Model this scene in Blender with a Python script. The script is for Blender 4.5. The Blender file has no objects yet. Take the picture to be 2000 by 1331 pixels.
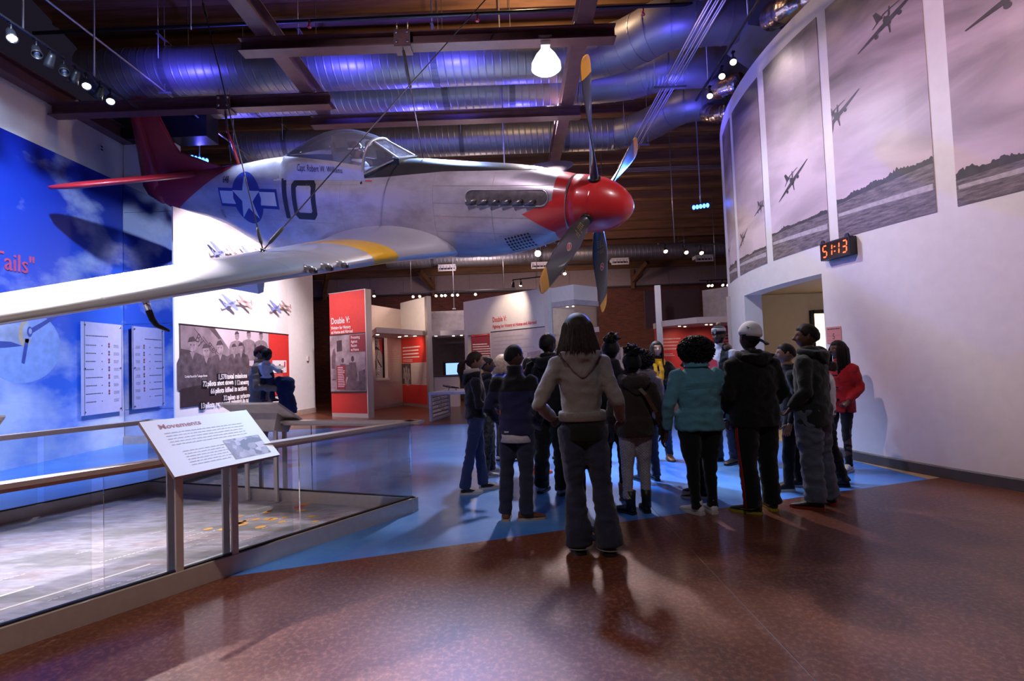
import bpy, bmesh, math, random
import numpy as np
from mathutils import Vector, Matrix, Euler, noise as mnoise

random.seed(7)
S = bpy.context.scene
COL = S.collection
PI = math.pi
def rad(d): return d*PI/180

# ------------------------------------------------------------------ camera, world, lights, exposure
cam_data = bpy.data.cameras.new('camera'); cam = bpy.data.objects.new('camera', cam_data); COL.objects.link(cam)
cam_data.sensor_width = 36.0; cam_data.lens = 36.0*1030/2000; cam_data.clip_end = 200
cam.matrix_world = Matrix.Translation((0, 0, 1.42)) @ Matrix.Rotation(PI/2+0.0396, 4, 'X') @ Matrix.Rotation(-0.0372, 4, 'Z')
S.camera = cam
vs = S.view_settings
vs.view_transform = 'Standard'; vs.look = 'None'; vs.exposure = 0.0; vs.gamma = 1.0; vs.use_curve_mapping = False
W = bpy.data.worlds.new('hall_air'); S.world = W; W.use_nodes = True
W.node_tree.nodes['Background'].inputs[0].default_value = (0.48, 0.40, 0.74, 1)
W.node_tree.nodes['Background'].inputs[1].default_value = 0.022
S.cycles.max_bounces = 7; S.cycles.diffuse_bounces = 3; S.cycles.glossy_bounces = 4
S.cycles.transparent_max_bounces = 14; S.cycles.transmission_bounces = 4
S.cycles.sample_clamp_indirect = 3.0; S.cycles.caustics_reflective = False; S.cycles.caustics_refractive = False
S.cycles.use_denoising = True

def lamp(name, kind, loc, target=None, energy=100, color=(1,1,1), size=0.1, angle=60, blend=0.5, size_y=None):
    d = bpy.data.lights.new(name, kind); d.energy = energy; d.color = color
    if kind == 'SPOT': d.spot_size = rad(angle); d.spot_blend = blend; d.shadow_soft_size = size
    elif kind == 'AREA':
        d.size = size
        if size_y: d.shape = 'RECTANGLE'; d.size_y = size_y
    else: d.shadow_soft_size = size
    o = bpy.data.objects.new(name, d); COL.objects.link(o); o.location = loc
    if target is not None:
        o.rotation_euler = (Vector(target)-Vector(loc)).to_track_quat('-Z', 'Y').to_euler()
    return o
WARM = (1.0, .80, .62); WHITE = (1.0, .93, .90); PINK = (1.0, .84, .86); COOL = (.80, .84, 1.0); BLUE = (.10, .12, 1.0); VIO = (.42, .34, 1.0)
# hall lamps
lamp('high_bay_light','SPOT',(.66,7.68,5.66),(.66,7.68,0),700,(.88,.89,1.0),.2,165,.3)
# wide spots of the upper left track: floor map, near wing, left floor, reader board
for y,tx,ty,tz,e,a in ((6.62,-4.1,3.3,1.6,2600,46),(7.62,-3.3,2.9,.2,1100,44),(8.1,-3.4,4.8,.0,420,40),(8.3,-1.4,2.4,0,900,46),(8.2,-2.1,3.7,1.0,4800,13)):
    p = Vector((-6.3,y,5.87)); q = Vector((tx,ty,tz)); lamp('left_track_light','SPOT',p+(q-p).normalized()*.3,q,e,(1,.91,.96),.05,a,.6)
lamp('mural_wash','SPOT',(-5.0,5.5,6.3),(-8.1,8.4,2.4),2300,(.52,.66,1.0),.1,80,.8)
lamp('display_wall_wash','SPOT',(-4.2,10.8,6.0),(-6.9,12.6,2.6),1700,(1,.84,.95),.06,74,.7)
lamp('display_wall_wash','SPOT',(-3.6,12.8,5.9),(-6.8,14.2,2.6),1400,(1,.84,.88),.06,70,.7)
# main spot behind the crowd, then front key and fill spots without fixtures
lamp('hall_key','SPOT',(1.0,11.4,6.8),(2.1,5.6,.8),2300,(1,.80,.80),.2,78,.7)
lamp('plane_key','SPOT',(-2.4,2.2,6.6),(-1.2,7.4,3.9),820,(1,.80,.98),.10,58,.8)
lamp('nose_key','SPOT',(3.0,2.4,6.6),(1.0,6.3,3.2),540,(1,.84,.88),.08,44,.8)
lamp('front_floor_fill','SPOT',(-2.6,-.2,7.0),(-2.6,2.4,0),900,(1,.78,.64),.10,66,1.0)  # added to brighten the near floor and curb, no fixture
lamp('crowd_front_fill','SPOT',(.2,-1.0,6.6),(1.3,4.9,1.2),220,(.95,.96,1),.15,34,.9)  # fill light added to lift the side of the crowd facing the camera
# curved wall spots
for p,t in (((3.45,8.5,6.25),(4.4,5.4,3.4)),((3.4,8.9,6.25),(4.25,6.8,2.8)),((3.4,9.5,6.15),(4.2,8.3,2.2))):
    lamp('curved_wall_spot','SPOT',p,t,45,(1,.76,.80),.05,85,1.0)
lamp('curved_wall_fill','SPOT',(-1.5,3.2,6.9),(4.5,4.9,3.6),1150,(1,.68,.68),.06,54,.9)  # added fill that turns the curved wall pinker, no fixture of its own
# blue led floods, added washes, duct uplights
lamp('blue_flood','SPOT',(4.36,11.8,4.78),(1.0,5.9,3.3),3200,(.04,.14,1.0),.08,26,.5)
lamp('blue_flood','SPOT',(-6.85,11.65,6.4),(-3,9.6,7.4),1500,(.10,.09,1.0),.08,90,.7)
lamp('blue_floor_wash','SPOT',(-1.2,9.4,6.7),(-.9,7.2,0),4200,(.34,.55,1.0),.2,80,.8)  # wash added to make the blue floor bright, no fixture
lamp('blue_left_wash','SPOT',(-4.2,8.6,6.0),(-5.0,8.0,0),700,(.5,.62,1.0),.1,90,.8)  # blue fill added for the left side, no fixture
lamp('violet_wash','SPOT',(-.9,9.1,6.2),(-.45,2.8,0),700,(.34,.22,1.0),.1,22,.9)  # violet light added on the near floor, no fixture
for x,y,z,t,e in ((-6.0,8.95,6.6,(-6.0,9.9,7.25),50),(-3.0,8.95,6.6,(-3.0,9.9,7.25),60),(-.9,8.95,6.6,(-.9,9.9,7.25),50),(-2,12,6.2,(-2,10.6,7.1),90),(.4,12,6.2,(0.4,10.6,7.1),60),(2.4,7.6,5.4,(2.9,9.2,7.0),70),(3.4,10.2,5.6,(3.9,10.8,7),60)):
    lamp('blue_uplight','SPOT',(x,y,z),t,e*2.2,(.09,.08,1.0),.06,125,.9)
# exhibit spots
for p,t,e in (((-4.3,13.2,3.7),(-4.7,15.1,2.6),110),((-4.4,16.4,2.3),(-4.2,17.9,1.6),40),((-3.3,17.0,2.3),(-3.3,18.1,1.9),40),((-3.4,15.6,4.0),(-3.6,17.6,3.0),220),((-.2,14.6,3.9),(.0,15.9,2.6),180),((-.9,17.6,2.5),(-1.1,18.9,1.6),16),((1.7,14.45,2.82),(1.7,14.5,1.4),24),((2.6,15.4,3.9),(2.9,22.9,2.0),420),((4.7,14.7,2.2),(4.9,15.8,1.5),20),((5.5,14.6,2.2),(5.7,15.7,1.4),20)):
    lamp('exhibit_spot','SPOT',p,t,e,(1,.74,.55),.04,72,.8)
lamp('back_hall','POINT',(-1.0,18,4.6),None,180,(1,.74,.72),.3)  # fill light added for the back hall, not a fitted lamp
lamp('roof_glow','POINT',(-1.4,14.5,7.85),None,90,(1,.62,.34),.3)  # warm light added to show the deck behind the ducts, no fixture
lamp('roof_glow_front','POINT',(.6,9.2,8.6),None,200,(1,.66,.38),.2)  # warm light added under the front roof timber, no fixture
lamp('corridor_room','AREA',(6.8,12.0,2.5),(6.8,12,0),220,(1,.9,.74),1.2)
lamp('corridor_lamp','POINT',(6.4,8.8,2.4),None,14,(1,.85,.7),.2)
lamp('roof_glow_back','POINT',(2.6,17.2,5.6),None,70,(1,.62,.40),.3)  # warm fill added so the rear joists show, no fixture


# ------------------------------------------------------------------ mesh helpers
class MB:
    def __init__(s): s.v = []; s.f = []; s.m = []; s.sm = []
    def add(s, verts, faces, mat=0, smooth=False):
        b = len(s.v)
        s.v.extend([tuple(map(float, p)) for p in verts])
        for f in faces:
            s.f.append(tuple(b+i for i in f)); s.m.append(mat); s.sm.append(smooth)
        return s
    def box(s, c, d, mat=0, rot=None):
        x, y, z = d[0]/2, d[1]/2, d[2]/2
        P = [Vector(p) for p in ((-x,-y,-z),(x,-y,-z),(x,y,-z),(-x,y,-z),(-x,-y,z),(x,-y,z),(x,y,z),(-x,y,z))]
        if rot is not None: P = [rot @ p for p in P]
        c = Vector(c)
        return s.add([p+c for p in P], [(3,2,1,0),(4,5,6,7),(0,1,5,4),(1,2,6,5),(2,3,7,6),(3,0,4,7)], mat)
    def bar(s, a, b, w, h, mat=0, up=(0,0,1)):
        a = Vector(a); b = Vector(b); d = (b-a); L = d.length; d.normalize()
        u = Vector(up); r = d.cross(u)
        if r.length < 1e-5: r = d.cross(Vector((1,0,0)))
        r.normalize(); u = r.cross(d)
        P = []
        for q in (a, b):
            for sx, sz in ((-1,-1),(1,-1),(1,1),(-1,1)): P.append(q+r*(sx*w/2)+u*(sz*h/2))
        return s.add(P, [(3,2,1,0),(4,5,6,7),(0,1,5,4),(1,2,6,5),(2,3,7,6),(3,0,4,7)], mat)
    def ibeam(s, a, b, w, h, t=.018, mat=0):
        a = Vector(a); b = Vector(b); u = Vector((0,0,1))
        s.bar(a+u*(h/2-t/2), b+u*(h/2-t/2), w, t, mat); s.bar(a-u*(h/2-t/2), b-u*(h/2-t/2), w, t, mat)
        return s.bar(a, b, t, h-2*t, mat)
    def tube(s, pts, r, n=8, mat=0, cap=True, smooth=True):
        pts = [Vector(p) for p in pts]
        rs = r if isinstance(r, (list, tuple)) else [r]*len(pts)
        rings = []; prev = None
        for i, p in enumerate(pts):
            d = (pts[min(i+1, len(pts)-1)]-pts[max(i-1, 0)])
            if d.length < 1e-9: d = Vector((0,0,1))
            d.normalize()
            if prev is None:
                a = d.orthogonal().normalized()
            else:
                a = prev-d*prev.dot(d)
                a = a.normalized() if a.length > 1e-6 else d.orthogonal().normalized()
            prev = a; b = d.cross(a)
            rings.append([p+(a*math.cos(2*PI*k/n)+b*math.sin(2*PI*k/n))*rs[i] for k in range(n)])
        return s.loft(rings, mat, cap, smooth)
    def loft(s, rings, mat=0, cap=True, smooth=True, closed=True):
        n = len(rings[0]); V = [p for r in rings for p in r]; Fs = []
        for i in range(len(rings)-1):
            for k in range(n if closed else n-1):
                k2 = (k+1) % n
                Fs.append((i*n+k, i*n+k2, (i+1)*n+k2, (i+1)*n+k))
        if cap and closed:
            Fs.append(tuple(range(n))[::-1]); Fs.append(tuple((len(rings)-1)*n+k for k in range(n)))
        return s.add(V, Fs, mat, smooth)
    def lathe(s, prof, axis_o=(0,0,0), axis=(0,0,1), n=24, mat=0, cap=True, smooth=True):
        o = Vector(axis_o); d = Vector(axis).normalized(); a = d.orthogonal().normalized(); b = d.cross(a)
        rings = [[o+d*z+(a*math.cos(2*PI*k/n)+b*math.sin(2*PI*k/n))*r for k in range(n)] for r, z in prof]
        return s.loft(rings, mat, cap, smooth)
    def prism(s, poly, z0, z1, mat=0):
        n = len(poly)
        P = [(x, y, z0) for x, y in poly]+[(x, y, z1) for x, y in poly]
        Fs = [tuple(range(n))[::-1], tuple(n+i for i in range(n))]+[(i, (i+1) % n, n+(i+1) % n, n+i) for i in range(n)]
        return s.add(P, Fs, mat)
    def sphere(s, c, r, n=12, m=8, mat=0, rot=None):
        c = Vector(c); r = Vector(r) if not isinstance(r, (int, float)) else Vector((r, r, r))
        V = []; Fs = []
        for i in range(1, m):
            ph = PI*i/m
            for k in range(n):
                t = 2*PI*k/n
                p = Vector((r.x*math.sin(ph)*math.cos(t), r.y*math.sin(ph)*math.sin(t), r.z*math.cos(ph)))
                V.append(c+(rot @ p if rot else p))
        for q in (Vector((0,0,r.z)), Vector((0,0,-r.z))): V.append(c+(rot @ q if rot else q))
        for i in range(m-2):
            for k in range(n):
                k2 = (k+1) % n; Fs.append((i*n+k, (i+1)*n+k, (i+1)*n+k2, i*n+k2))
        T = len(V)-2
        for k in range(n):
            k2 = (k+1) % n; Fs.append((T, k, k2)); Fs.append((T+1, (m-2)*n+k2, (m-2)*n+k))
        return s.add(V, Fs, mat, True)
    def mesh(s, me_in, fn=None, mat=0, smooth=False):
        V = [Vector(v.co) for v in me_in.vertices]
        if fn: V = [fn(p) for p in V]
        return s.add(V, [tuple(p.vertices) for p in me_in.polygons], mat, smooth)
    def xf(s, M):
        s.v = [tuple(M @ Vector(p)) for p in s.v]; return s

ROOT = {}
def link(o): COL.objects.link(o); return o
def thing(name, label, cat, loc=(0,0,0), rz=0, group=None):
    o = bpy.data.objects.new(name, None); link(o); o.empty_display_size = .1
    o.location = loc; o.rotation_euler = (0, 0, rz)
    o['label'] = label; o['category'] = cat
    if group: o['group'] = group
    ROOT[o.name] = (Matrix.Translation(loc) @ Matrix.Rotation(rz, 4, 'Z')).inverted()
    return o
def obj(name, mb, mats, parent=None, world=False, label=None, kind=None):
    me = bpy.data.meshes.new(name)
    me.from_pydata(mb.v, [], mb.f)
    if not isinstance(mats, (list, tuple)): mats = [mats]
    for m in mats: me.materials.append(m)
    if len(mats) > 1: me.polygons.foreach_set('material_index', mb.m)
    me.polygons.foreach_set('use_smooth', mb.sm)
    me.update()
    o = bpy.data.objects.new(name, me); link(o)
    if parent is not None:
        if world:
            top = parent
            while top.parent: top = top.parent
            if top.name in ROOT: me.transform(ROOT[top.name])
        o.parent = parent
    if label: o['label'] = label
    if kind: o['kind'] = kind
    return o
def tag(o, label, cat, group=None):
    o['label'] = label; o['category'] = cat
    if group: o['group'] = group
    return o
def struct(name, mb, mats):
    o = obj(name, mb, mats); o['kind'] = 'structure'; return o
def recentre(o):      # move a top-level mesh's origin to the middle of its base
    me = o.data; n = len(me.vertices); a = np.empty(n*3); me.vertices.foreach_get('co', a); a = a.reshape(-1, 3)
    c = (a.min(0)+a.max(0))/2; c[2] = a[:, 2].min()
    me.transform(Matrix.Translation(-Vector(c))); o.location = c
    for ch in o.children:
        ch.data.transform(Matrix.Translation(-Vector(c)))
    return o
def copy_tree(o, parent=None):
    c = o.copy(); link(c)
    if parent: c.parent = parent
    for ch in list(o.children): copy_tree(ch, c)
    if o.name in ROOT: ROOT[c.name] = ROOT[o.name]
    return c

# temp scene for evaluating fonts and remeshes
TMP = bpy.data.scenes.new('tmp_eval')
def evaluate(o):
    TMP.collection.objects.link(o)
    vl = TMP.view_layers[0]; vl.update()
    me = bpy.data.meshes.new_from_object(o.evaluated_get(vl.depsgraph))
    TMP.collection.objects.unlink(o)
    d = o.data; bpy.data.objects.remove(o)
    (bpy.data.curves if isinstance(d, bpy.types.Curve) else bpy.data.meshes).remove(d)
    return me
_tc = {}
def text(body, size=1.0, sx=1.0, align='LEFT', extrude=0.0, shear=0.0, res=2, weight=0.0):
    k = (body, size, sx, align, extrude, shear, res, weight)
    if k not in _tc:
        cu = bpy.data.curves.new('txt', 'FONT'); cu.body = body; cu.size = size; cu.align_x = align
        cu.extrude = extrude; cu.shear = shear; cu.resolution_u = res; cu.offset = weight
        me = evaluate(bpy.data.objects.new('txt', cu))
        for v in me.vertices: v.co.x *= sx
        _tc[k] = me
    return _tc[k]
def frame(o, x, y):     # a map (u, v, w) -> o + x*u + y*v + n*w
    o = Vector(o); x = Vector(x).normalized(); y = Vector(y).normalized(); n = x.cross(y).normalized()
    return lambda p: o+x*p[0]+y*p[1]+n*(p[2] if len(p) > 2 else 0)
def bisected(me, step=(.05, .05)):     # cut a flat mesh along a grid so that it can be bent
    bm = bmesh.new(); bm.from_mesh(me)
    xs = [v.co.x for v in bm.verts]; ys = [v.co.y for v in bm.verts]
    for ax, vals, st in ((0, xs, step[0]), (1, ys, step[1])):
        if not st: continue
        k = math.floor(min(vals)/st)+1
        while k*st < max(vals):
            co = [0,0,0]; no = [0,0,0]; co[ax] = k*st; no[ax] = 1
            bmesh.ops.bisect_plane(bm, geom=bm.verts[:]+bm.edges[:]+bm.faces[:], plane_co=co, plane_no=no, dist=1e-5)
            k += 1
    bmesh.ops.triangulate(bm, faces=[f for f in bm.faces if len(f.verts) > 4])
    r = bpy.data.meshes.new('cut'); bm.to_mesh(r); bm.free(); return r
def flat(polys):        # a flat mesh out of 2D polygons
    me = bpy.data.meshes.new('flat'); V = []; Fs = []
    for p in polys:
        b = len(V); V += [(x, y, 0) for x, y in p]; Fs.append(tuple(range(b, b+len(p))))
    me.from_pydata(V, [], Fs); me.update()
    bm = bmesh.new(); bm.from_mesh(me); bmesh.ops.triangulate(bm, faces=bm.faces[:]); bm.to_mesh(me); bm.free()
    return me
def ellipse(cx, cy, rx, ry, n=20, a0=0, a1=2*PI):
    full = abs(a1-a0-2*PI) < 1e-6
    return [(cx+rx*math.cos(a0+(a1-a0)*k/(n if full else n-1)), cy+ry*math.sin(a0+(a1-a0)*k/(n if full else n-1))) for k in range(n)]

# ------------------------------------------------------------------ materials
def new_mat(name):
    m = bpy.data.materials.new(name); m.use_nodes = True; nt = m.node_tree
    return m, nt, nt.nodes['Principled BSDF']
def nd(nt, t, **kw):
    n = nt.nodes.new(t)
    for k, v in kw.items(): setattr(n, k, v)
    return n
_mc = {}
def mat(name, col, rough=.6, metal=0.0, var=.12, scale=8.0, bump=0.0, bscale=60.0, crease=0.0, coat=0.0, spec=.5, emit=None, es=0.0, stretch=None, sheen=0.0):
    if name in _mc: return _mc[name]
    m, nt, b = new_mat(name)
    L = nt.links.new
    tc = nd(nt, 'ShaderNodeTexCoord'); src = tc.outputs['Object']
    if stretch:
        mp = nd(nt, 'ShaderNodeMapping'); mp.inputs['Scale'].default_value = stretch; L(src, mp.inputs[0]); src = mp.outputs[0]
    nz = nd(nt, 'ShaderNodeTexNoise'); nz.inputs['Scale'].default_value = scale; nz.inputs['Detail'].default_value = 4
    L(src, nz.inputs['Vector'])
    cr = nd(nt, 'ShaderNodeValToRGB'); e = cr.color_ramp.elements
    e[0].position = .3; e[1].position = .7
    e[0].color = (*[max(0, c*(1-var)) for c in col], 1); e[1].color = (*[min(1, c*(1+var)) for c in col], 1)
    L(nz.outputs[0], cr.inputs[0]); L(cr.outputs[0], b.inputs['Base Color'])
    b.inputs['Roughness'].default_value = rough; b.inputs['Metallic'].default_value = metal
    b.inputs['Specular IOR Level'].default_value = spec
    b.inputs['Coat Weight'].default_value = coat; b.inputs['Coat Roughness'].default_value = .08
    if sheen: b.inputs['Sheen Weight'].default_value = sheen
    if bump:
        n2 = nd(nt, 'ShaderNodeTexNoise'); n2.inputs['Scale'].default_value = bscale; n2.inputs['Detail'].default_value = 3
        L(src, n2.inputs['Vector'])
        bp = nd(nt, 'ShaderNodeBump'); bp.inputs['Strength'].default_value = bump; bp.inputs['Distance'].default_value = .01
        L(n2.outputs[0], bp.inputs['Height']); L(bp.outputs[0], b.inputs['Normal'])
    if crease:     # soft cloth creases under the weave
        n3 = nd(nt, 'ShaderNodeTexNoise'); n3.inputs['Scale'].default_value = 9; n3.inputs['Detail'].default_value = 3; n3.inputs['Distortion'].default_value = 1.2; L(src, n3.inputs['Vector'])
        b3 = nd(nt, 'ShaderNodeBump'); b3.inputs['Strength'].default_value = crease; b3.inputs['Distance'].default_value = .035; L(n3.outputs[0], b3.inputs['Height'])
        if bump: L(bp.outputs[0], b3.inputs['Normal'])
        L(b3.outputs[0], b.inputs['Normal'])
    if emit: b.inputs['Emission Color'].default_value = (*emit, 1); b.inputs['Emission Strength'].default_value = es
    _mc[name] = m; return m
def glass_mat(name, tint=(1,1,1), ior=1.5, rough=0.0, base=.93, haze=0.0):
    m, nt, b = new_mat(name); L = nt.links.new; nt.nodes.remove(b)
    out = nt.nodes['Material Output']
    tr = nd(nt, 'ShaderNodeBsdfTransparent'); tr.inputs[0].default_value = (*[c*base for c in tint], 1)
    gl = nd(nt, 'ShaderNodeBsdfGlossy'); gl.inputs['Roughness'].default_value = rough
    fr = nd(nt, 'ShaderNodeFresnel'); fr.inputs[0].default_value = ior
    mx = nd(nt, 'ShaderNodeMixShader'); L(fr.outputs[0], mx.inputs[0]); L(tr.outputs[0], mx.inputs[1]); L(gl.outputs[0], mx.inputs[2])
    res = mx.outputs[0]
    if haze:       # bluish haze of the lights on the glass, mixed in as diffuse colour
        df = nd(nt, 'ShaderNodeBsdfDiffuse'); df.inputs[0].default_value = (.55,.56,.75,1); m2 = nd(nt, 'ShaderNodeMixShader'); m2.inputs[0].default_value = haze
        L(res, m2.inputs[1]); L(df.outputs[0], m2.inputs[2]); res = m2.outputs[0]
    L(res, out.inputs[0]); return m
def fabric(name, col, rough=.9, bump=.25, bscale=220, var=.15, scale=14): return mat(name, col, rough, 0, var, scale, bump, bscale, sheen=.15, spec=.25)

M_white = mat('painted_white', (.78,.76,.76), .6, var=.03, bump=.05, bscale=90)
M_alu = mat('brushed_aluminium', (.62,.60,.60), .34, .75, .06, 30, .06, 40, stretch=(2,2,40))
M_alu2 = mat('satin_rail_aluminium', (.70,.64,.61), .45, .35, .05, 20)
M_steelred = mat('oxide_red_steel', (.115,.048,.055), .45, .1, .2, 6, .1, 40)
M_black = mat('black_enamel', (.012,.012,.014), .4, .1, .1)
M_dark = mat('dark_grey', (.05,.05,.055), .6)
M_chrome = mat('chrome', (.8,.8,.82), .12, 1.0, .03)
M_bolt = mat('zinc_bolt', (.6,.6,.65), .3, .9, .1)
M_red = mat('exhibit_red', (.62,.035,.03), .5, var=.05, bump=.03)
M_redtext = mat('red_lettering', (.62,.03,.05), .45, var=.03)
M_whitetext = mat('white_lettering', (.85,.84,.84), .5, var=.02)
M_blacktext = mat('black_lettering', (.03,.03,.035), .5, var=.05)
M_greytext = mat('grey_lettering', (.48,.46,.47), .6, var=.05)
M_rod = mat('steel_rod', (.42,.42,.46), .35, .8, .08)
M_glass = glass_mat('clear_glass', (.96,.985,.98), 1.38, 0.0, .96)
M_bulb = mat('lit_lens_warm', (1,1,1), .5, emit=(1,.80,.58), es=14)
M_bulbw = mat('lit_lens_white', (1,1,1), .5, emit=(1,.96,.92), es=22)
M_bulbblue = mat('lit_lens_blue', (.1,.2,1), .5, emit=(.02,.12,1), es=26)
# ------------------------------------------------------------------ floor
CX, CY, CR = 12.936, 8.329, 8.764
def cyl(deg, z, off=0.0):
    a = rad(deg); r = CR+off
    return Vector((CX-r*math.cos(a), CY+r*math.sin(a), z))
def floor_mat(name, cols, speck, rough, coat, scale, fine):
    m, nt, b = new_mat(name); L = nt.links.new
    tc = nd(nt, 'ShaderNodeTexCoord')
    n1 = nd(nt, 'ShaderNodeTexNoise'); n1.inputs['Scale'].default_value = scale; n1.inputs['Detail'].default_value = 6; n1.inputs['Roughness'].default_value = .65; n1.inputs['Distortion'].default_value = .6
    n2 = nd(nt, 'ShaderNodeTexNoise'); n2.inputs['Scale'].default_value = fine; n2.inputs['Detail'].default_value = 5; n2.inputs['Roughness'].default_value = .7
    L(tc.outputs['Object'], n1.inputs[0]); L(tc.outputs['Object'], n2.inputs[0])
    cr = nd(nt, 'ShaderNodeValToRGB'); els = cr.color_ramp.elements
    while len(els) < len(cols): els.new(.5)
    for i, c in enumerate(cols): els[i].position = .28+.44*i/(len(cols)-1); els[i].color = (*c, 1)
    L(n1.outputs[0], cr.inputs[0])
    c2 = nd(nt, 'ShaderNodeValToRGB'); c2.color_ramp.elements[0].position = .47; c2.color_ramp.elements[1].position = .70
    L(n2.outputs[0], c2.inputs[0])
    mx = nd(nt, 'ShaderNodeMixRGB'); mx.inputs[2].default_value = (*speck, 1)
    mu = nd(nt, 'ShaderNodeMath', operation='MULTIPLY'); mu.inputs[1].default_value = .62
    L(c2.outputs[0], mu.inputs[0]); L(mu.outputs[0], mx.inputs[0]); L(cr.outputs[0], mx.inputs[1]); L(mx.outputs[0], b.inputs['Base Color'])
    rr = nd(nt, 'ShaderNodeMapRange'); rr.inputs[3].default_value = rough-.06; rr.inputs[4].default_value = rough+.10
    L(n1.outputs[0], rr.inputs[0]); L(rr.outputs[0], b.inputs['Roughness'])
    b.inputs['Coat Weight'].default_value = coat; b.inputs['Coat Roughness'].default_value = .14
    return m
M_brown = floor_mat('stained_brown_concrete', [(.050,.0105,.004),(.115,.028,.010),(.175,.052,.019)], (.36,.155,.085), .40, .38, 1.1, 34)
M_blue = floor_mat('painted_sky_blue_concrete', [(.035,.15,.56),(.06,.25,.76),(.16,.42,.88)], (.10,.30,.74), .40, .42, .55, 9)
M_joint = mat('joint_filler', (.22,.17,.17), .8)
M_tan = mat('tan_corridor_floor', (.42,.30,.17), .6, var=.08)
line = lambda x: 3.69+(x+2.12)*.3066
JX = 1.25; g = .004
fb = MB(); fb.box((0, 11, -.014), (20, 26, .022)); FLOOR = struct('floor', fb, M_joint)
def slab(poly, m):
    mb = MB(); mb.prism(poly, -.0035, 0); return obj('floor_slab', mb, m, FLOOR)
slab([(-9,-2),(JX-g,-2),(JX-g,line(JX)),(-9,line(-9))], M_brown)
slab([(JX+g,-2),(9.5,-2),(9.5,line(9.5)),(JX+g,line(JX))], M_brown)
slab([(-9,line(-9)),(JX-g,line(JX)),(JX-g,12.3),(-9,12.7)], M_blue)
slab([(JX+g,line(JX)),(4.38,line(4.38)),(4.25,7.0),(4.17,8.33),(4.25,9.7),(4.6,11.2),(4.6,12.2),(JX+g,12.3)], M_blue)
slab([(4.39,line(4.38)),(9.5,line(9.5)),(9.5,14),(4.61,14),(4.61,11.2),(4.26,9.7),(4.18,8.33),(4.26,7.0)], M_tan)
slab([(-9,12.71),(JX-g,12.31),(JX-g,23.5),(-9,23.5)], M_brown)
slab([(JX+g,12.31),(4.6,12.21),(4.6,14.01),(9.5,14.01),(9.5,23.5),(JX+g,23.5)], M_brown)

# ------------------------------------------------------------------ walls
def brick_mat():
    m, nt, b = new_mat('brick_red'); L = nt.links.new
    tc = nd(nt, 'ShaderNodeTexCoord'); mp = nd(nt, 'ShaderNodeMapping'); mp.inputs['Rotation'].default_value = (PI/2, 0, 0)
    br = nd(nt, 'ShaderNodeTexBrick'); br.inputs['Scale'].default_value = 1.0; br.inputs['Brick Width'].default_value = .21; br.inputs['Row Height'].default_value = .075
    br.inputs['Mortar Size'].default_value = .006; br.inputs['Color1'].default_value = (.20,.055,.035,1); br.inputs['Color2'].default_value = (.12,.035,.026,1); br.inputs['Mortar'].default_value = (.13,.09,.08,1)
    L(tc.outputs['Object'], mp.inputs[0]); L(mp.outputs[0], br.inputs[0]); L(br.outputs[0], b.inputs['Base Color'])
    bp = nd(nt, 'ShaderNodeBump'); bp.inputs['Strength'].default_value = .6; bp.inputs['Distance'].default_value = .01; bp.invert = True
    L(br.outputs[1], bp.inputs['Height']); L(bp.outputs[0], b.inputs['Normal']); b.inputs['Roughness'].default_value = .85
    return m
M_brick = brick_mat()
M_fascia = mat('fascia_board', (.36,.27,.28), .7, var=.06)
mb = MB(); mb.box((0, 23.1, 2.26), (19, .2, 4.52)); WB = struct('wall_back', mb, M_brick)
for k in range(13):
    mb = MB(); mb.box((-9+1.45*k+.72, 22.94, 4.93), (1.44, .1, .78)); obj('fascia_panel', mb, M_fascia, WB)
mb = MB(); mb.box((0, 22.9, 4.5), (18, .12, .06)); obj('ledge', mb, M_dark, WB)
def mural_mat():
    m, nt, b = new_mat('printed_sky_mural'); L = nt.links.new
    tc = nd(nt, 'ShaderNodeTexCoord'); sep = nd(nt, 'ShaderNodeSeparateXYZ'); L(tc.outputs['Object'], sep.inputs[0])
    mp = nd(nt, 'ShaderNodeMapping'); mp.inputs['Scale'].default_value = (1, .55, .9); L(tc.outputs['Object'], mp.inputs[0])
    n = nd(nt, 'ShaderNodeTexNoise'); n.inputs['Scale'].default_value = 1.0; n.inputs['Detail'].default_value = 7; n.inputs['Roughness'].default_value = .55; L(mp.outputs[0], n.inputs[0])
    gr = nd(nt, 'ShaderNodeValToRGB'); e = gr.color_ramp.elements; e[0].position = 0; e[0].color = (.06,.22,.80,1); e[1].position = 1; e[1].color = (.006,.022,.36,1)
    e.new(.55).color = (.022,.10,.66,1)
    mr = nd(nt, 'ShaderNodeMapRange'); mr.inputs[2].default_value = 5.4; L(sep.outputs[2], mr.inputs[0]); L(mr.outputs[0], gr.inputs[0])
    cl = nd(nt, 'ShaderNodeValToRGB'); cl.color_ramp.elements[0].position = .50; cl.color_ramp.elements[1].position = .72
    lo = nd(nt, 'ShaderNodeMapRange'); lo.inputs[1].default_value = 1.0; lo.inputs[2].default_value = 4.6; lo.inputs[3].default_value = .09; lo.inputs[4].default_value = -.06; L(sep.outputs[2], lo.inputs[0])
    ad = nd(nt, 'ShaderNodeMath', operation='ADD'); L(n.outputs[0], ad.inputs[0]); L(lo.outputs[0], ad.inputs[1]); L(ad.outputs[0], cl.inputs[0])
    mx = nd(nt, 'ShaderNodeMixRGB'); mx.inputs[2].default_value = (.62,.72,.92,1); L(cl.outputs[0], mx.inputs[0]); L(gr.outputs[0], mx.inputs[1]); L(mx.outputs[0], b.inputs['Base Color'])
    b.inputs['Roughness'].default_value = .38
    return m
M_mural = mural_mat()
mb = MB(); mb.box((-8.24, 4.6, 3.17), (.22, 13.2, 6.34)); WL = struct('wall_left', mb, M_white)
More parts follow.
